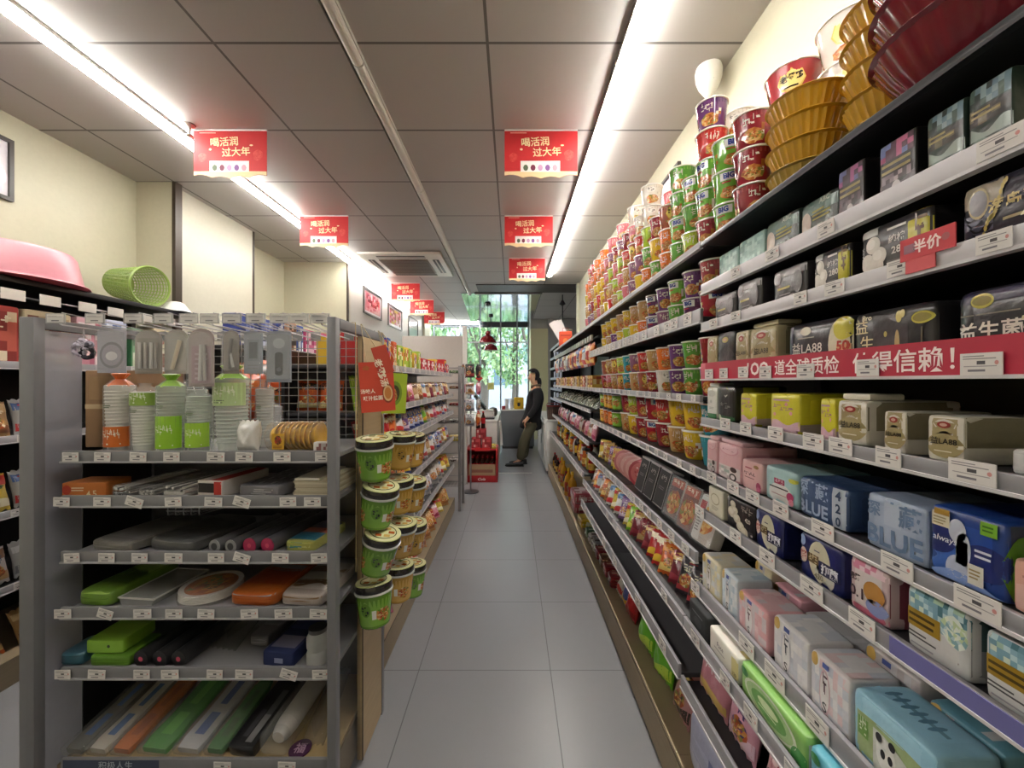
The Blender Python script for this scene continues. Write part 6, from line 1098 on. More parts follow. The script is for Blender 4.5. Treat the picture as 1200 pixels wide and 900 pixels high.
def hsign(w, h, c, label, loc, rz, txt):
    m = MB('paper'); m.box(-w/2, w/2, -.002, .002, -h, 0, c); f = flat(w, h, (0, -.002, -h), m)
    if txt:
        m.X = Matrix.Rotation(-.25, 4, 'Y'); m.box(-.002, .05, -.004, -.0025, -.05, .05, 'b8402c'); m.X = None; f.text('老母', .6, .9, .16, 'e8d8c0', 14, None, .03, -1.3); f.text('鸡汤', .68, .66, .16, 'e8d8c0', 14, None, .03, -1.3)
        f.disc(.8, .36, .17, .2, '8a3a20', 2); f.disc(.8, .36, .14, .16, 'd8b080', 3); f.disc(.8, .36, .1, .12, 'c07838', 4); f.text('汤味人', .22, .42, .09, 'f0e0d0', 3, None, .02); f.text('吸汁挂面', .36, .28, .13, 'f0e0d0', 3, .56, .03); f.blob(.2, .88, .1, .05, ['a86a20', 'b84a2c'], 2, 1)
    else: f.disc(.5, .5, .3, .3, '6a8a20', 1); f.disc(.5, .5, .2, .2, '3a3a1a', 2); f.blob(.45, .45, .16, .16, FOOD, 3, 2)
    tq = Euler((0, -.06 if txt else .05, rz)).to_matrix().inverted() @ (Vector((-.5285, min(loc[1], 1.6), 1.5625))-Vector(loc)); q = MB('cloth'); q.path([(-.03, 0, 0), tuple(tq-Vector((.002, 0, 0))), tuple(tq), (.03, 0, 0)], .0015, 5, 'd0c0a0'); return inst(P('hanging_card', 'hanging sign', m, [('cord', q)]), label, loc, (0, -.06 if txt else .05, rz), 'hanging cards at the end board')
hsign(.115, .175, 'c8442c', 'red hanging card with soup bowl picture on the end board', (-.478, 1.38, 1.43), .45, True); hsign(.10, .16, '9ab42c', 'lime green hanging card behind the red one', (-.462, 1.56, 1.395), .7, False)
# ---------------------------------------------------------------- shelving along the left wall
def wallshelf(name_label, xf, xb, y0, y1, zs, top, tagsteps, top_black=True):
    e = empty('wall_shelving', (0, 0, 0), label=name_label, cat='shelving')
    m = MB('enamel'); m.box(xb, xb+.012, y0, y1, .1, top+.03, '201f21'); m.build('back_panel', e, smooth=0)
    m = MB('wood'); m.box(xb, xf+.06, y0, y1, .0, .12, '8f8068'); m.build('plinth', e, smooth=0)
    if top_black: m = MB('enamel'); m.bbox(xb+.013, xf, y0, y1, top, top+.028, '1c1b1d', .003); m.build('top_board', e)
    for y in (y0+.015, y1-.015): m = MB('metal'); m.box(xb+.013, xb+.04, y-.015, y+.015, .12, top-.002, '6a696c'); m.build('upright', e, smooth=0)
    for z in zs: shelf(e, xf, xb+.013, y0+.001, y1-.001, z, 0, .034, tg(y0, y1, tagsteps, int(z*100)), col='9b999d', sgn=-1, board='3a393c')
    return e
WL = wallshelf('black-topped wall shelving on the left carrying the pink basin', -2.30, LX+.004, 1.2, 2.87, (1.42, 1.08, .74, .40), 1.82, 9)
m = MB('metal'); m.path([(-2.29, 1.25, 1.755), (-2.29, 2.84, 1.755)], .005, 6, 'b0afb1')
for y in (1.8, 1.945, 2.115, 2.265, 2.45, 2.62): m.box(-2.283, -2.281, y-.045, y+.045, 1.735, 1.785, 'dcdad6')
for y in (1.3, 2.8): m.path([(-2.29, y, 1.755), (-2.29, y, 1.82)], .004, 6, 'b0afb1')
m.build('hook_rail', WL)
m = MB('plastic'); m.lathe([(.275, 0), (.285, .004), (.28, .012), (.262, .016), (.235, .15), (.222, .168), (.2, .172), (.003, .172)], 48, ['c04a58', 'c8808c', 'cc8a96', 'cc8a96', 'cc8a96', 'cc8a96', 'c8828e'])
inst(P('basin', 'basin', m, [('foot_ring', (lambda q: (q.path([(.15*math.cos(k*.2), .15*math.sin(k*.2), .174) for k in range(32)], .005, 6, 'c8808c', True), q)[1])(MB('plastic')))]), 'upturned pink plastic basin on the black top board', (-2.49, 1.94, 1.8485))
m = MB('plastic'); N = 30
for i in range(13): z = .02*i; r = .092+.034*i/12; m.path([(r*math.cos(2*PI*k/32), r*math.sin(2*PI*k/32), z) for k in range(32)], .0034 if i < 12 else .008, 5, '8aa452', True)
for k in range(N): a = 2*PI*k/N; m.path([(.092*math.cos(a), .092*math.sin(a), 0), (.126*math.cos(a+.12), .126*math.sin(a+.12), .24)], .0034, 5, '93ac5a')
q = MB('plastic'); q.lathe([(.003, 0), (.09, -.002), (.092, .006), (.088, .003), (.003, .004)], 30, '86a04e')
settle(inst(P('wastebasket', 'basket', m, [('base', q)]), 'green perforated plastic basket lying on its side beside the basin', (-2.60, 2.60, 1.984), (PI/2+.12, 0, 1.45)), 1.8485)
m = MB('plastic'); m.lathe([(.03, .07), (.05, .06), (.085, .01), (.09, 0), (.086, 0), (.03, .055)], 28, 'd4d4d0'); inst(P('plastic_bowl', 'bowl', m), 'small white upturned bowl right of the green basket', (-2.36, 2.76, 1.8495))
# goods on it
SURF += [1.4405, 1.1005, .7605, .4205, .1205, 1.3205, .9705, .6205, 1.6455, 1.9157]
LB = [('red', 1.56), ('red', 1.68)]
WBX = [carton('c8b898', ['b09878', 'd8ccb4', '7a4a3a', 'a83a34'], 41, .20, .27, .12), carton('d8a8b4', ['c88898', 'e4ccd0', 'b86a80', 'e8dce0'], 42, .13, .27, .1), carton('b4bcd4', ['d4d8e4', '8a98c0', 'e4e4ea', '6a78a8'], 43, .12, .28, .1), carton('4a8a5a', ['6aa878', 'd8e0c8', '2f6a40', 'c8d8b0'], 44, .12, .25, .1), carton('a83a34', ['c05a4a', 'd8c0a0', '8a2a24', 'e4d4b8'], 45, .16, .27, .1)]
WBN = ['cream', 'pink', 'pale blue', 'green', 'dark red']
for i, (k, y) in enumerate(((4, 1.78), (0, 1.98), (1, 2.17), (2, 2.32), (3, 2.47), (0, 2.66))): inst(WBX[k], WBN[k]+' carton under the black top board, '+ORD[i]+' from the left', (-2.33, y, 1.441), PI/2, 'cartons under the black top board')
for r_, (z, ks) in enumerate(((1.441, 'red red orange'), (1.1005, 'pink dred red tan silver'), (.7605, 'white pink tan yellow silver'), (.4205, 'tan orange yellow white silver'))):
    for i, k in enumerate(ks.split()): put(k, 'bag on the left wall shelf, '+('top', 'second', 'third', 'fourth')[r_]+' row, '+ORD[i]+' from the near end', -2.35 if r_ else -2.42, (1.36 if r_ else 1.30)+.14*i, z+.01, -.2, PI/2, 'bags on the left wall shelving', 1.28 if r_ else 1.4)
for i in range(4): put(('tan', 'red', 'orange', 'tan')[i], 'bag on the left wall plinth, '+ORD[i]+' from the near end', -2.32, 1.40+.17*i, .13, -.4, PI/2, 'bags on the left wall plinth', 1.2)
WF = wallshelf('grey wall shelving beyond the dark-edged pillar', -2.06, -2.50, 3.02, 4.80, (1.625, 1.30, .95, .6, .26), 1.60, 8, False)
WC = [carton('2f3f8a', ['4a5aa8', 'd0d4e8', '24306a', '8a98c8'], 51, .22, .25, .14), carton('b08a70', ['c8a488', '3a2a24', 'd8c0a8', '7a4a34'], 52, .17, .28, .12), carton('c8507c', ['d87098', 'f0d8e0', 'b03a68', 'e8c0d0'], 53, .24, .25, .14), carton('3a58a0', ['c8d0e8', '5a78b8', '2a3f7a', 'e4e8f0'], 54, .10, .27, .1)]
for i, (k, y) in enumerate(((0, 3.15), (0, 3.4), (3, 3.58), (1, 3.75), (3, 3.91), (2, 4.12), (2, 4.38), (1, 4.62))): inst(WC[k], ('dark blue', 'tan', 'bright pink', 'slim blue')[k]+' carton beyond the pillar, '+ORD[i]+' from the pillar', (-2.10, y, 1.6455), PI/2, 'cartons beyond the pillar')
put('silver', 'bag lying on the cartons beyond the pillar', -2.2, 3.91, 1.92, -1.2, PI/2); 
for r_, z in enumerate((1.3205, .9705, .6205)):
    for i in range(9): put(('orange', 'black', 'yellow', 'dred', 'silver')[(i+r_*2) % 5], 'bag beyond the pillar, '+('upper', 'middle', 'lower')[r_]+' row, '+ORD[i], -2.12, 3.15+.19*i, z+.01, -.2, PI/2, 'bags beyond the pillar', 1.4)
# ---------------------------------------------------------------- till area at the shop front
e = empty('partition_board', (0, 0, 0), label='plain light grey partition board behind the gondola', cat='partition')
m = MB('enamel'); m.bbox(-1.46, -.66, 5.22, 5.27, 0, 1.97, 'b5aea8', .004); m.build('panel', e)
m = MB('plastic'); m.bbox(-.655, -.60, 5.20, 5.29, 0, 2.1, 'd4d2ce', .004); m.build('edge_post', e)
m = MB('plastic'); m.box(-.6, -.5975, 5.215, 5.275, 1.5, 1.95, 'e0dcd8'); m.box(-.5975, -.597, 5.22, 5.27, 1.6, 1.8, '8a8a80'); m.build('notice', e, smooth=0)
p_h = lambda k: max(v.co.z for v in SNK[k][0].me.vertices)
# strip stand with hanging snack bags
e = empty('hanging_stand', (-.51, 4.86, 0), label='slim pole stand of hanging snack bags beside the partition', cat='display stand')
m = MB('metal'); m.path([(0, 0, .02), (0, 0, 1.62)], .01, 8, '9a999b'); m.build('pole', e)
m = MB('metal'); m.lathe([(.10, 0), (.10, .012), (.02, .02)], 20, '77767a'); m.build('base', e)
for z in (1.58, 1.36, 1.16, .98): m = MB('metal'); m.path([(-.1, -.0, z), (.1, 0, z)], .003, 6, 'b0afb1'); m.path([(0, -.08, z), (0, .08, z)], .003, 6, 'b0afb1'); m.build('hook', e)
for r_, (z, ks) in enumerate(((1.58, ('black', 'black', 'dred')), (1.36, ('pink', 'white', 'pink')), (1.16, ('silver', 'silver', 'white')), (.98, ('orange', 'silver', 'orange')))):
    for i, k in enumerate(ks): put(k, 'bag hanging on the pole stand, '+('top', 'second', 'third', 'lowest')[r_]+' tier, '+('aisle side', 'front', 'inner side')[i], -.51+(.095, 0, -.095)[i], 4.86-(.0, .095, .0)[i], z-.004-p_h(k)*1.15, 0, (1.3, .0, -1.3)[i], 'bags on the pole stand', 1.15)
# red drinks rack
e = empty('drinks_rack', (0, 0, 0), label='low red drinks rack standing before the white till counter', cat='display rack')
RD = 'a81c24'
for x in (-.62, -.215): m = MB('enamel'); m.bbox(x, x+.02, 5.32, 5.66, 0, .46, RD, .004); m.build('side_panel', e)
m = MB('enamel'); m.bbox(-.599, -.216, 5.64, 5.66, .02, .46, '8a141c', .003); m.build('back_panel', e)
m = MB('enamel'); m.bbox(-.599, -.216, 5.32, 5.639, .0, .09, RD, .003); f = flat(.38, .07, (-.408, 5.3198, .01), m); f.text('Cola', .5, .5, .5, 'e8dcd8', 2, None, .02, 0, 1.2, .3); m.build('plinth', e)
m = MB('enamel'); m.bbox(-.599, -.216, 5.32, 5.639, .43, .45, RD, .003); m.bbox(-.5, -.3, 5.305, 5.319, .425, .47, 'c8282c', .003); m.build('top_shelf', e)
m = MB('paper')
for a in ((-.59, -.225, 5.335, 5.34, .091, .24), (-.59, -.225, 5.60, 5.605, .091, .24), (-.59, -.585, 5.341, 5.599, .091, .24), (-.23, -.225, 5.341, 5.599, .091, .24), (-.584, -.231, 5.341, 5.599, .091, .095)): m.box(*a, 'a88a6a')
inst(P('cardboard_tray', 'box', m, [('print_band', (lambda q: (q.box(-.55, -.26, 5.3335, 5.335, .13, .17, '8a5a4a'), q)[1])(MB('paper')))]), 'brown cardboard tray of bottles inside the red rack', (0, 0, 0))
def cola(h, r, c, lab, cap): return P('drink_bottle', 'bottle', *(lambda b: (lambda m, k: (m, k))(*b))(cb(h, r, c, lab, cap)))
def cb(h, r, c, lab, cap):
    m = MB('gloss'); m.lathe([(r*.85, 0), (r, .01), (r*.92, h*.3), (r, h*.5), (r*.95, h*.62), (r*.4, h*.85), (r*.4, h*.93)], 14, ['2a120e', '2a120e', lab, lab, c, c]); q = MB('plastic'); q.lathe([(r*.45, h*.92), (r*.45, h), (.002, h)], 10, cap); return m, [('cap', q)]
CO = cola(.24, .032, '3a1a14', lab='b02028', cap='b02028')
for j in range(2):
    for i in range(5): inst(CO, 'dark cola bottle with red label in the cardboard tray, '+('front', 'back')[j]+' row '+ORD[i], (-.545+.069*i, 5.40+.12*j, .0955), 0, 'cola bottles in the tray')
m, f, sd, tp = soft(.13, .13, .2, 24, 'a83038', 'paper'); f.busy(.1, .1, .9, .9, 4, 3, ['b84a50', '8a2028', 'd8b0a8'], 1, 1); CX_ = P('drink_carton', 'carton', m)
for i, (x, z) in enumerate(((-.5, .4505), (-.35, .4505), (-.43, .581))): inst(CX_, 'red drinks carton on the red rack, '+('left', 'right', 'stacked on top')[i], (x, 5.40, z), 0, 'red cartons on the rack')
for i, x in enumerate((-.47, -.40)): inst(CO, 'cola bottle standing on the stacked red cartons, '+('left', 'right')[i]+' one', (x, 5.47, .7115), 0, 'cola bottles on the cartons')
fp('yellow', 'flat pack lying on the red rack by the counter', -.249, 5.34, .4505, 0, 0, None).scale = (.3, .5, 1)
# counters
def counter(x0, x1, y0, y1, h, label, nm, col='d2d2ce', top='dededa', panels=2):
    e = empty(nm, (0, 0, 0), label=label, cat='counter'); m = MB('enamel'); m.bbox(x0, x1, y0, y1, .05, h-.03, col, .004); m.build('body', e)
    m = MB('plastic'); m.bbox(x0-.012, x1+.012, y0-.012, y1+.012, h-.0295, h, top, .006); m.build('worktop', e)
    m = MB('plastic'); m.box(x0+.02, x1-.02, y0+.02, y1-.02, 0, .05, '3a3a3a'); m.build('plinth', e, smooth=0); return e
lc = counter(-1.25, -.22, 5.78, 7.5, .80, 'white till counter with cash register left of the shop assistant', 'till_counter')
rc = counter(.50, .98, 5.78, 7.6, .80, 'white counter cabinet right of the shop assistant', 'counter_cabinet')
for y0, y1 in ((5.9, 6.6), (6.63, 7.4)):
    m = MB('plastic'); m.bbox(.488, .499, y0, y1, .1, .72, 'c8c8c4', .004); d = m.build('door', rc); m = MB('metal'); m.bbox(.478, .4875, y1-.08, y1-.06, .35, .5, '8a8a8a', .003); m.build('handle', d)
bd = counter(-.22, .45, 8.0, 8.5, .80, 'grey desk in the back with yellow box on top', 'desk', '5f6265', 'c9c9c6')
# register
e = empty('cash_register', (-.40, 6.0, .8005), label='white cash register with tilted black screen on the counter', cat='cash register')
m = MB('plastic'); m.bbox(-.13, .12, 0, .26, 0, .09, 'd6d6d2', .015); m.bbox(-.12, .11, .02, .24, .09, .13, 'c9c9c6', .012); m.build('body', e)
m = MB('plastic'); m.X = Matrix.Translation((-.02, .16, .14)) @ Matrix.Rotation(-.62, 4, 'Y') @ Matrix.Rotation(.25, 4, 'X'); m.bbox(-.02, .02, -.13, .13, 0, .30, '1f2023', .008); m.build('screen', e)
m = MB('metal'); m.path([(-.02, .14, .12), (-.02, .16, .18)], .018, 8, '4a4a4c'); m.build('stand', e)
m = MB('plastic'); m.bbox(-.14, .14, -.16, -.02, 0, .025, '2a2a2c', .006); 
for i in range(7):
    for j in range(3): m.box(-.12+.035*i, -.095+.035*i, -.14+.04*j, -.11+.04*j, .025, .031, '6a6a6c')
inst(P('keyboard', 'keyboard', m), 'small black keyboard in front of the cash register', (-.40, 6.0, .801))
m = MB('plastic'); m.lathe([(.05, 0), (.07, .03), (.075, .08), (.06, .13), (.003, .15)], 18, '3a3632'); inst(P('receipt_printer', 'printer', m, [('paper_slot', (lambda q: (q.box(-.03, .03, -.07, -.06, .06, .10, '8a8680'), q)[1])(MB('plastic')))]), 'dark rounded device at the counter edge beside the register', (-.31, 6.45, .801))
m = MB('cloth'); m.grid(10, 10, lambda a, b: (-.205+.025*math.sin(a*9)*(1-b*.3)+.02*(1-b), 5.80+.16*a+.02*math.sin(b*6), .42+.36*b+.02*math.sin(a*12)*(1-b)), 'd0d0ce'); m.grid(10, 10, lambda a, b: (-.198+.025*math.sin(a*9)*(1-b*.3)+.02*(1-b), 5.80+.16*a+.02*math.sin(b*6), .42+.36*b+.02*math.sin(a*12)*(1-b)), 'd0d0ce')
inst(P('white_cloth', 'cloth', m), 'white cloth hanging from the corner of the till counter', (.018, -.02, 0))
# on the desk
m, f, sd, tp = soft(.20, .24, .16, 26, 'd0a81c', 'paper'); f.disc(.5, .38, .16, .14, '2a2622', 1); f.rect(.3, .5, .7, .56, '2a2622', 2); f.disc(.5, .72, .1, .06, 'e8d070', 1); tp.rect(.1, .45, .9, .55, 'b89014', 1)
inst(P('yellow_box', 'box', m), 'yellow box with black emblem standing on the grey desk', (.14, 8.06, .8005))
m = MB('plastic'); m.lathe([(.035, 0), (.045, .2), (.047, .21), (.003, .21)], 16, 'dcdcdc'); CWH = P('white_cup', 'cup', m)
for i, x in enumerate((-.106, -.009)): inst(CWH, 'tall white cup on the grey desk, '+('left', 'right beside the yellow box')[i], (x, 8.1, .8005), 0, 'white cups on the desk')
m, f, sd, tp = soft(.07, .07, .05, 14, 'a82830', 'paper'); f.busy(.1, .1, .9, .9, 3, 2, ['c04a4a', '8a1c24'], 1); inst(P('red_box', 'box', m), 'small red box at the left end of the grey desk', (-.172, 7.992, .8005))
# window decorations
m = MB('paper'); m.X = Matrix.Rotation(PI/4, 4, 'Y'); m.box(-.07, .07, -.002, .002, -.07, .07, 'c0322c'); m.X = None; m.lathe([(.035, -.003), (.035, -.0026)], 12, 'd86a50', (0, 0, 0)); q = MB('cloth')
for i in range(5): q.path([(-.01+.005*i, 0, -.09), (-.012+.006*i, 0, -.2)], .002, 4, 'c0322c')
inst(P('festive_hanging', 'decoration', m, [('tassel', q)]), 'red diamond-shaped festive decoration on the window glass', (-.84, 10.05, 1.45))
m = MB('paper'); m.box(-.08, .08, -.001, .001, 0, .18, 'd0cc7a'); f = flat(.16, .18, (0, -.001, 0), m); f.lines(.5, .55, .7, .5, 4, 'a09a50', 1); inst(P('paper_notice', 'notice', m), 'pale yellow paper notice on the window beside red decoration', (-.54, 10.05, 1.16))
# pendant lamps
def pendant(x, y, zb, label):
    e = empty('pendant_lamp', (x, y, CEIL-.0125), label=label, cat='pendant lamp', group='red pendant lamps'); hd = CEIL-.0125-zb
    m = MB('plastic'); m.lathe([(.004, -.05), (.05, -.03), (.055, 0)], 18, '26242a'); m.build('ceiling_rose', e)
    m = MB('plastic'); m.path([(0, 0, -.05), (0, 0, -hd+.20)], .004, 6, '2a282c'); m.build('cord', e)
    m = MB('gloss'); m.lathe([(.02, -hd+.23), (.045, -hd+.215), (.05, -hd+.17), (.04, -hd+.155), (.065, -hd+.14), (.13, -hd+.09), (.16, -hd+.02), (.162, -hd), (.155, -hd+.002), (.12, -hd+.08), (.04, -hd+.14)], 28, ['8a1c22']*7+['8a8478', 'd8d0c0', 'd8d0c0'], cap=False); m.build('lamp_shade', e)
    m = MB('plastic'); m.lathe([(.003, -hd+.03), (.03, -hd+.05), (.032, -hd+.08), (.015, -hd+.13)], 12, 'e0dcd0'); m.build('bulb', e)
pendant(-.455, 7.4, 2.09, 'dark red dome pendant lamp under the mirrored ceiling, nearer one'); pendant(-.47, 8.75, 2.06, 'dark red dome pendant lamp under the mirrored ceiling, farther and lower one')
# basket on the right counter
m = MB('plastic'); rs = []
for s, z in ((.86, 0), (1, .19), (1.03, .195), (1.03, .21), (.97, .21), (.84, .01)): rs.append([(x*s, y*s, z) for x, y in ((-.1, -.08), (.1, -.08), (.1, .08), (-.1, .08))])
m.rings(rs, ['4a3a34', '5a2a2a', '8a2a30', '8a2a30', '3a2e2a']); q = MB('plastic')
for i in range(6): q.box(-.085+.03*i, -.075+.03*i, -.0785, -.0775+.0, .04, .15, '6a564c')
q2 = MB('plastic'); q2.path([(-.1, 0, .2), (-.09, 0, .24), (.09, 0, .24), (.1, 0, .2)], .006, 6, '7a2a30')
inst(P('shopping_basket', 'basket', m, [('rib_panel', q), ('handle', q2)]), 'dark brown shopping basket with red rim on the right counter', (.62, 5.90, .8005))
# cigarette rack with packs
e = empty('cigarette_rack', (0, 0, 0), label='tall black pigeonhole rack of small packs above the right counter', cat='display rack')
m = MB('enamel'); m.box(.97, .985, 5.80, 7.5, .86, 1.98, '1d1d20'); m.build('back_panel', e, smooth=0)
for k in range(7): z = .86+.182*k; m = MB('enamel'); m.box(.74, .969, 5.80, 7.5, z, z+.014, '26262a'); m.box(.732, .74, 5.80, 7.5, z-.01, z+.03, '7a8090'); m.build('shelf', e, smooth=0)
for k in range(5): y = 5.80+.422*k; m = MB('enamel'); m.box(.735, .969, y-.006, y+.006, .8008, 1.962, '1d1d20'); m.build('divider', e, smooth=0)
def smoke(c, seed): m, f, sd, tp = soft(.085, .12, .06, 30, c, 'paper'); f.rect(.1, .55, .9, .9, 'e4e4e8' if seed % 2 else '3a4a7a', 1); f.lines(.5, .3, .7, .25, 2, '8a8a94', 1, seed); return P('small_pack', 'pack', m)
CG = [(smoke('c4c8d4', 1), 'white'), (smoke('8a9ac0', 2), 'light blue'), (smoke('b8bcc8', 3), 'grey'), (smoke('5a6aa0', 4), 'blue')]
for k in range(6):
    for i in range(12): p, c = CG[(i*7+k*3) % 4]; inst(p, c+' small pack in the black rack, '+('lowest', 'second', 'third', 'fourth', 'fifth', 'top')[k]+' row, '+ORD[i]+' from the shelving', (.75, 5.86+.422*(i//4)+.1*(i % 4), .8745+.182*k), -PI/2, 'small packs in the black rack')
# things on top of the shelving and rack
m, f, sd, tp = soft(.17, .22, .12, 20, 'd8502c', 'paper'); f.disc(.5, .4, .2, .18, 'e8803c', 1); f.rect(.1, .7, .9, .8, 'b83a20', 1); q = MB('cloth'); q.path([(-.04, .06, .22), (-.035, .06, .27), (.035, .06, .27), (.04, .06, .22)], .003, 6, 'b83a20')
inst(P('gift_bag', 'bag', m, [('handle', q)]), 'orange gift bag standing at the far end of the top shelf', (.71, 5.22, TZ+.001), -.15)
m = MB('paper')
for i in range(3): m.X = Matrix.Translation((.02*i, .02*i, .07)) @ Matrix.Rotation(-.55+.08*i, 4, 'Y'); m.box(-.05, .05, -.001, .001, 0, .36, 'd4d4d6'); 
m.X = None; q = MB('plastic'); q.lathe([(.05, 0), (.055, .06), (.05, .06), (.045, .004)], 16, '5a5a5c', (.03, .02, 0)); inst(P('rolled_sheets', 'paper sheets', m, [('holder', q)]), 'white paper sheets sticking out of a holder behind the orange bag', (.74, 5.46, TZ+.001))
CB3 = carton('b0a898', ['c8c0b0', '5a5048', '8a7a6a', '3a3a3c'], 61, .16, .18, .14)
for i, y in enumerate((5.95, 6.15, 6.35)): inst(CB3, 'grey-brown carton on top of the black rack, '+ORD[i]+' from the shelving', (.76, y, .86+.182*6+.0145), -PI/2, 'cartons on the black rack')
m = MB('metal'); m.path([(0, 0, 0), (0, 0, -.50)], .009, 8, '1d1c1e'); q = MB('plastic'); q.lathe([(.02, -.1), (.055, -.16), (.05, -.165), (.012, -.19)], 16, '1d1c1e'); inst(P('ceiling_rod', 'ceiling rod', m, [('collar', q)]), 'black rod with cone collar hanging from ceiling above the rack', (.86, 6.7, CEIL-.0005))
# ---------------------------------------------------------------- the shop assistant
def skinned(nodes, edges, root, col, mat, sub=2, paint=None):
    names = list(nodes); me = bpy.data.meshes.new('s'); me.from_pydata([nodes[n][0] for n in names], [(names.index(a), names.index(b)) for a, b in edges], [])
    o = bpy.data.objects.new('s', me); C.link(o); o.modifiers.new('k', 'SKIN').use_smooth_shade = True; s = o.modifiers.new('u', 'SUBSURF'); s.levels = sub; s.render_levels = sub
    sv = me.skin_vertices[0].data
    for i, n in enumerate(names): r = nodes[n][1]; sv[i].radius = r if isinstance(r, tuple) else (r, r); sv[i].use_root = (n == root)
    dg = bpy.context.evaluated_depsgraph_get(); dg.update(); ev = o.evaluated_get(dg); em = ev.to_mesh()
    m = MB(mat); vs = [v.co[:] for v in em.vertices]; fs = [tuple(p.vertices) for p in em.polygons]
    m.add(vs, fs, [paint(sum((Vector(vs[i]) for i in f), Vector())/len(f)) for f in fs] if paint else col)
    ev.to_mesh_clear(); bpy.data.objects.remove(o); bpy.data.meshes.remove(me); return m
PY = 6.44; SKN = 'c99a7c'
pe = empty('person', (.18, PY, 0), label='person in black jacket and olive trousers leaning back on the counter, looking down', cat='person')
def L_(x, y, z): return (x-.18, y, z)         # x, sideways, height
nd = {'pel': (L_(.31, 0, .74), (.075, .095)), 'wai': (L_(.345, 0, .90), (.075, .10)), 'che': (L_(.385, 0, 1.10), (.10, .14)), 'shc': (L_(.40, 0, 1.23), (.07, .10)), 'nek': (L_(.385, 0, 1.305), .047), 'jaw': (L_(.355, 0, 1.37), (.055, .058)), 'hed': (L_(.342, 0, 1.455), (.092, .076)), 'crn': (L_(.352, 0, 1.52), (.07, .062)), 'nos': (L_(.255, 0, 1.41), .009)}
ed_ = [('pel', 'wai'), ('wai', 'che'), ('che', 'shc'), ('shc', 'nek'), ('nek', 'jaw'), ('jaw', 'hed'), ('hed', 'crn'), ('hed', 'nos')]
for s, t in ((-1, 'n'), (1, 'f')):
    nd.update({'s'+t: (L_(.405, .155*s, 1.215), .055), 'e'+t: (L_(.385, .19*s, .97), .042), 'w'+t: (L_(.265, .165*s, .80), .028), 'p'+t: (L_(.222, .155*s, .74), (.030, .018)),
               'h'+t: (L_(.295, .075*s, .65), .062), 'k'+t: (L_(.205+.02*s, .09*s, .40), .055), 'a'+t: (L_(.155+.03*s, .085*s, .085), .036), 't'+t: (L_(.04+.03*s, .09*s, .035), .03)})
    ed_ += [('shc', 's'+t), ('s'+t, 'e'+t), ('e'+t, 'w'+t), ('w'+t, 'p'+t), ('pel', 'h'+t), ('h'+t, 'k'+t), ('k'+t, 'a'+t), ('a'+t, 't'+t)]
    for i, (dy, l) in enumerate(((-.024, .062), (-.008, .072), (.008, .068), (.024, .052))):
        nd['q%d%s' % (i, t)] = (L_(.205, .155*s+dy, .705), .0085); nd['r%d%s' % (i, t)] = (L_(.20, .155*s+dy, .705-l*.5), .008); nd['z%d%s' % (i, t)] = (L_(.212, .155*s+dy*.9, .705-l), .007)
        ed_ += [('p'+t, 'q%d%s' % (i, t)), ('q%d%s' % (i, t), 'r%d%s' % (i, t)), ('r%d%s' % (i, t), 'z%d%s' % (i, t))]
    nd['u'+t] = (L_(.19, .155*s-.034*s, .745), .010); nd['v'+t] = (L_(.172, .155*s-.036*s, .705), .008); ed_ += [('p'+t, 'u'+t), ('u'+t, 'v'+t)]
skinned(nd, ed_, 'pel', SKN, 'skin').build('body', pe)
jk = {'a0': (L_(.298, 0, .565), (.128, .20)), 'a': (L_(.303, 0, .645), (.128, .20)), 'b': (L_(.325, 0, .76), (.124, .178)), 'c': (L_(.35, 0, .92), (.118, .148)), 'd': (L_(.385, 0, 1.10), (.122, .16)), 'e': (L_(.402, 0, 1.225), (.09, .125)), 'f': (L_(.395, 0, 1.275), (.06, .065))}
je = [('a0', 'a'), ('a', 'b'), ('b', 'c'), ('c', 'd'), ('d', 'e'), ('e', 'f')]
for s, t in ((-1, 'n'), (1, 'f')):
    jk.update({'s'+t: (L_(.41, .165*s, 1.205), .075), 'm'+t: (L_(.405, .195*s, 1.09), .068), 'e'+t: (L_(.39, .20*s, .97), .060), 'w'+t: (L_(.285, .17*s, .825), .048), 'x'+t: (L_(.262, .165*s, .795), .042)}); je += [('e', 's'+t), ('s'+t, 'm'+t), ('m'+t, 'e'+t), ('e'+t, 'w'+t), ('w'+t, 'x'+t)]
skinned(jk, je, 'c', '17171b', 'cloth').build('jacket', pe)
m = MB('cloth'); m.path([L_(.392+.060*math.cos(a), .066*math.sin(a), 1.288+.012*math.cos(a)) for a in [k*.42 for k in range(15)]], .030, 8, '5f5444', True); m.build('collar', pe)
m = MB('plastic'); m.box(*[v for v in (.0905, .0925)], -.062, -.03, 1.13, 1.15, 'd0d0d4'); m.build('chest_logo', pe, smooth=0)
tr_ = {'p': (L_(.312, 0, .74), (.112, .142))}; te = []
for s, t in ((-1, 'n'), (1, 'f')): tr_.update({'h'+t: (L_(.295, .082*s, .61), .098), 'k'+t: (L_(.205+.02*s, .09*s, .39), .082), 'c'+t: (L_(.18+.025*s, .088*s, .22), .080), 'a'+t: (L_(.16+.03*s, .085*s, .085), .075)}); te += [('p', 'h'+t), ('h'+t, 'k'+t), ('k'+t, 'c'+t), ('c'+t, 'a'+t)]
skinned(tr_, te, 'p', '55523f', 'cloth').build('trousers', pe)
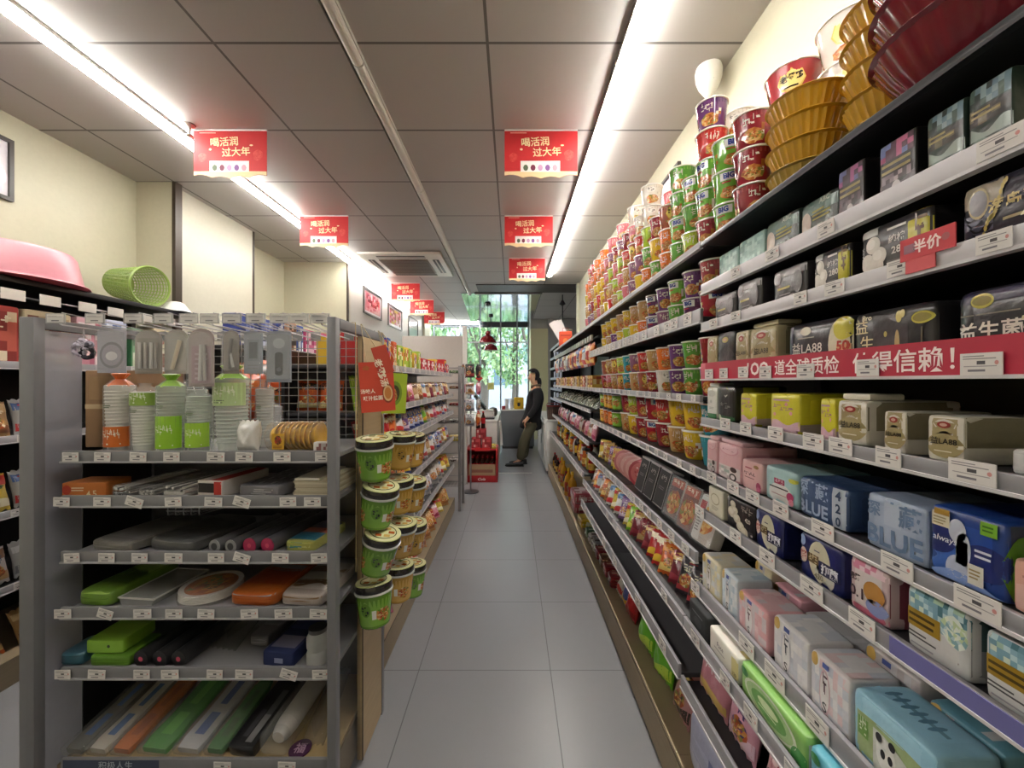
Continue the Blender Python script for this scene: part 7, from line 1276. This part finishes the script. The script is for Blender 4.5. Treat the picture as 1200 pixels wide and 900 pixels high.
for s in (-1, 1):
    m = MB('plastic'); ox = .03*s
    sec = [(.215, .035, .075), (.19, .042, .085), (.12, .044, .082), (.04, .046, .058), (-.03, .045, .048), (-.075, .032, .038)]
    m.rings([[L_(x+ox, .088*s+w_*math.cos(a), max(.0, hh/2+hh/2*math.sin(a)*1.0)) for a in [2*PI*k/14 for k in range(14)]] for x, w_, hh in sec], '1b1a1c'); sh = m.build('shoe', pe)
    m = MB('plastic'); m.rings([[L_(x+ox, .088*s+y, z) for x, y in ((.222, -.036), (.222, .036), (.04, .05), (-.06, .042), (-.085, 0), (-.06, -.042), (.04, -.05))] for z in (.0005, .014)], '0f0f10'); m.build('sole', sh)
m = MB('cloth'); hv, hf = [], []
for i in range(17):
    for j in range(24): ph = PI*i/16; th = 2*PI*j/24; hv.append(L_(.350+.106*math.sin(ph)*math.cos(th), .090*math.sin(ph)*math.sin(th), 1.468+.116*math.cos(ph)))
for i in range(16):
    for j in range(24):
        q = [i*24+j, i*24+(j+1) % 24, (i+1)*24+(j+1) % 24, (i+1)*24+j]; c = sum((Vector(hv[k]) for k in q), Vector())/4; rx, rz = c.x+.18-.350, c.z-1.468
        if (rz > .045-.25*rx if rx < .02 else rz > -.075): hf.append(tuple(q))
m.add(hv, hf, '17151a'); m.build('hair', pe)
skinned({'c': (L_(.425, 0, 1.43), (.04, .05)), 'd': (L_(.448, 0, 1.37), (.034, .042)), 'e': (L_(.458, 0, 1.30), (.022, .03))}, [('c', 'd'), ('d', 'e')], 'c', '17151a', 'cloth').build('ponytail', pe)
for s in (-1, 1):
    m = MB('gloss'); m.lathe([(.001, -.008), (.009, -.004), (.011, 0), (.009, .004), (.001, .008)], 10, '1f1614', L_(.262, .032*s, 1.455)); m.build('eye', pe)
    m = MB('cloth'); m.path([L_(.258, .018*s, 1.474), L_(.256, .034*s, 1.478), L_(.264, .05*s, 1.472)], .0035, 6, '1a1412'); m.build('eyebrow', pe)
    m = MB('skin'); m.path([L_(.355, .074*s, 1.47), L_(.372, .084*s, 1.468), L_(.374, .082*s, 1.44), L_(.36, .074*s, 1.425)], [.006, .009, .009, .006], 8, SKN); m.build('ear', pe)
m = MB('skin'); m.path([L_(.283, -.02, 1.372), L_(.276, 0, 1.374), L_(.283, .02, 1.372)], .0055, 6, 'a85a50'); m.build('mouth', pe)
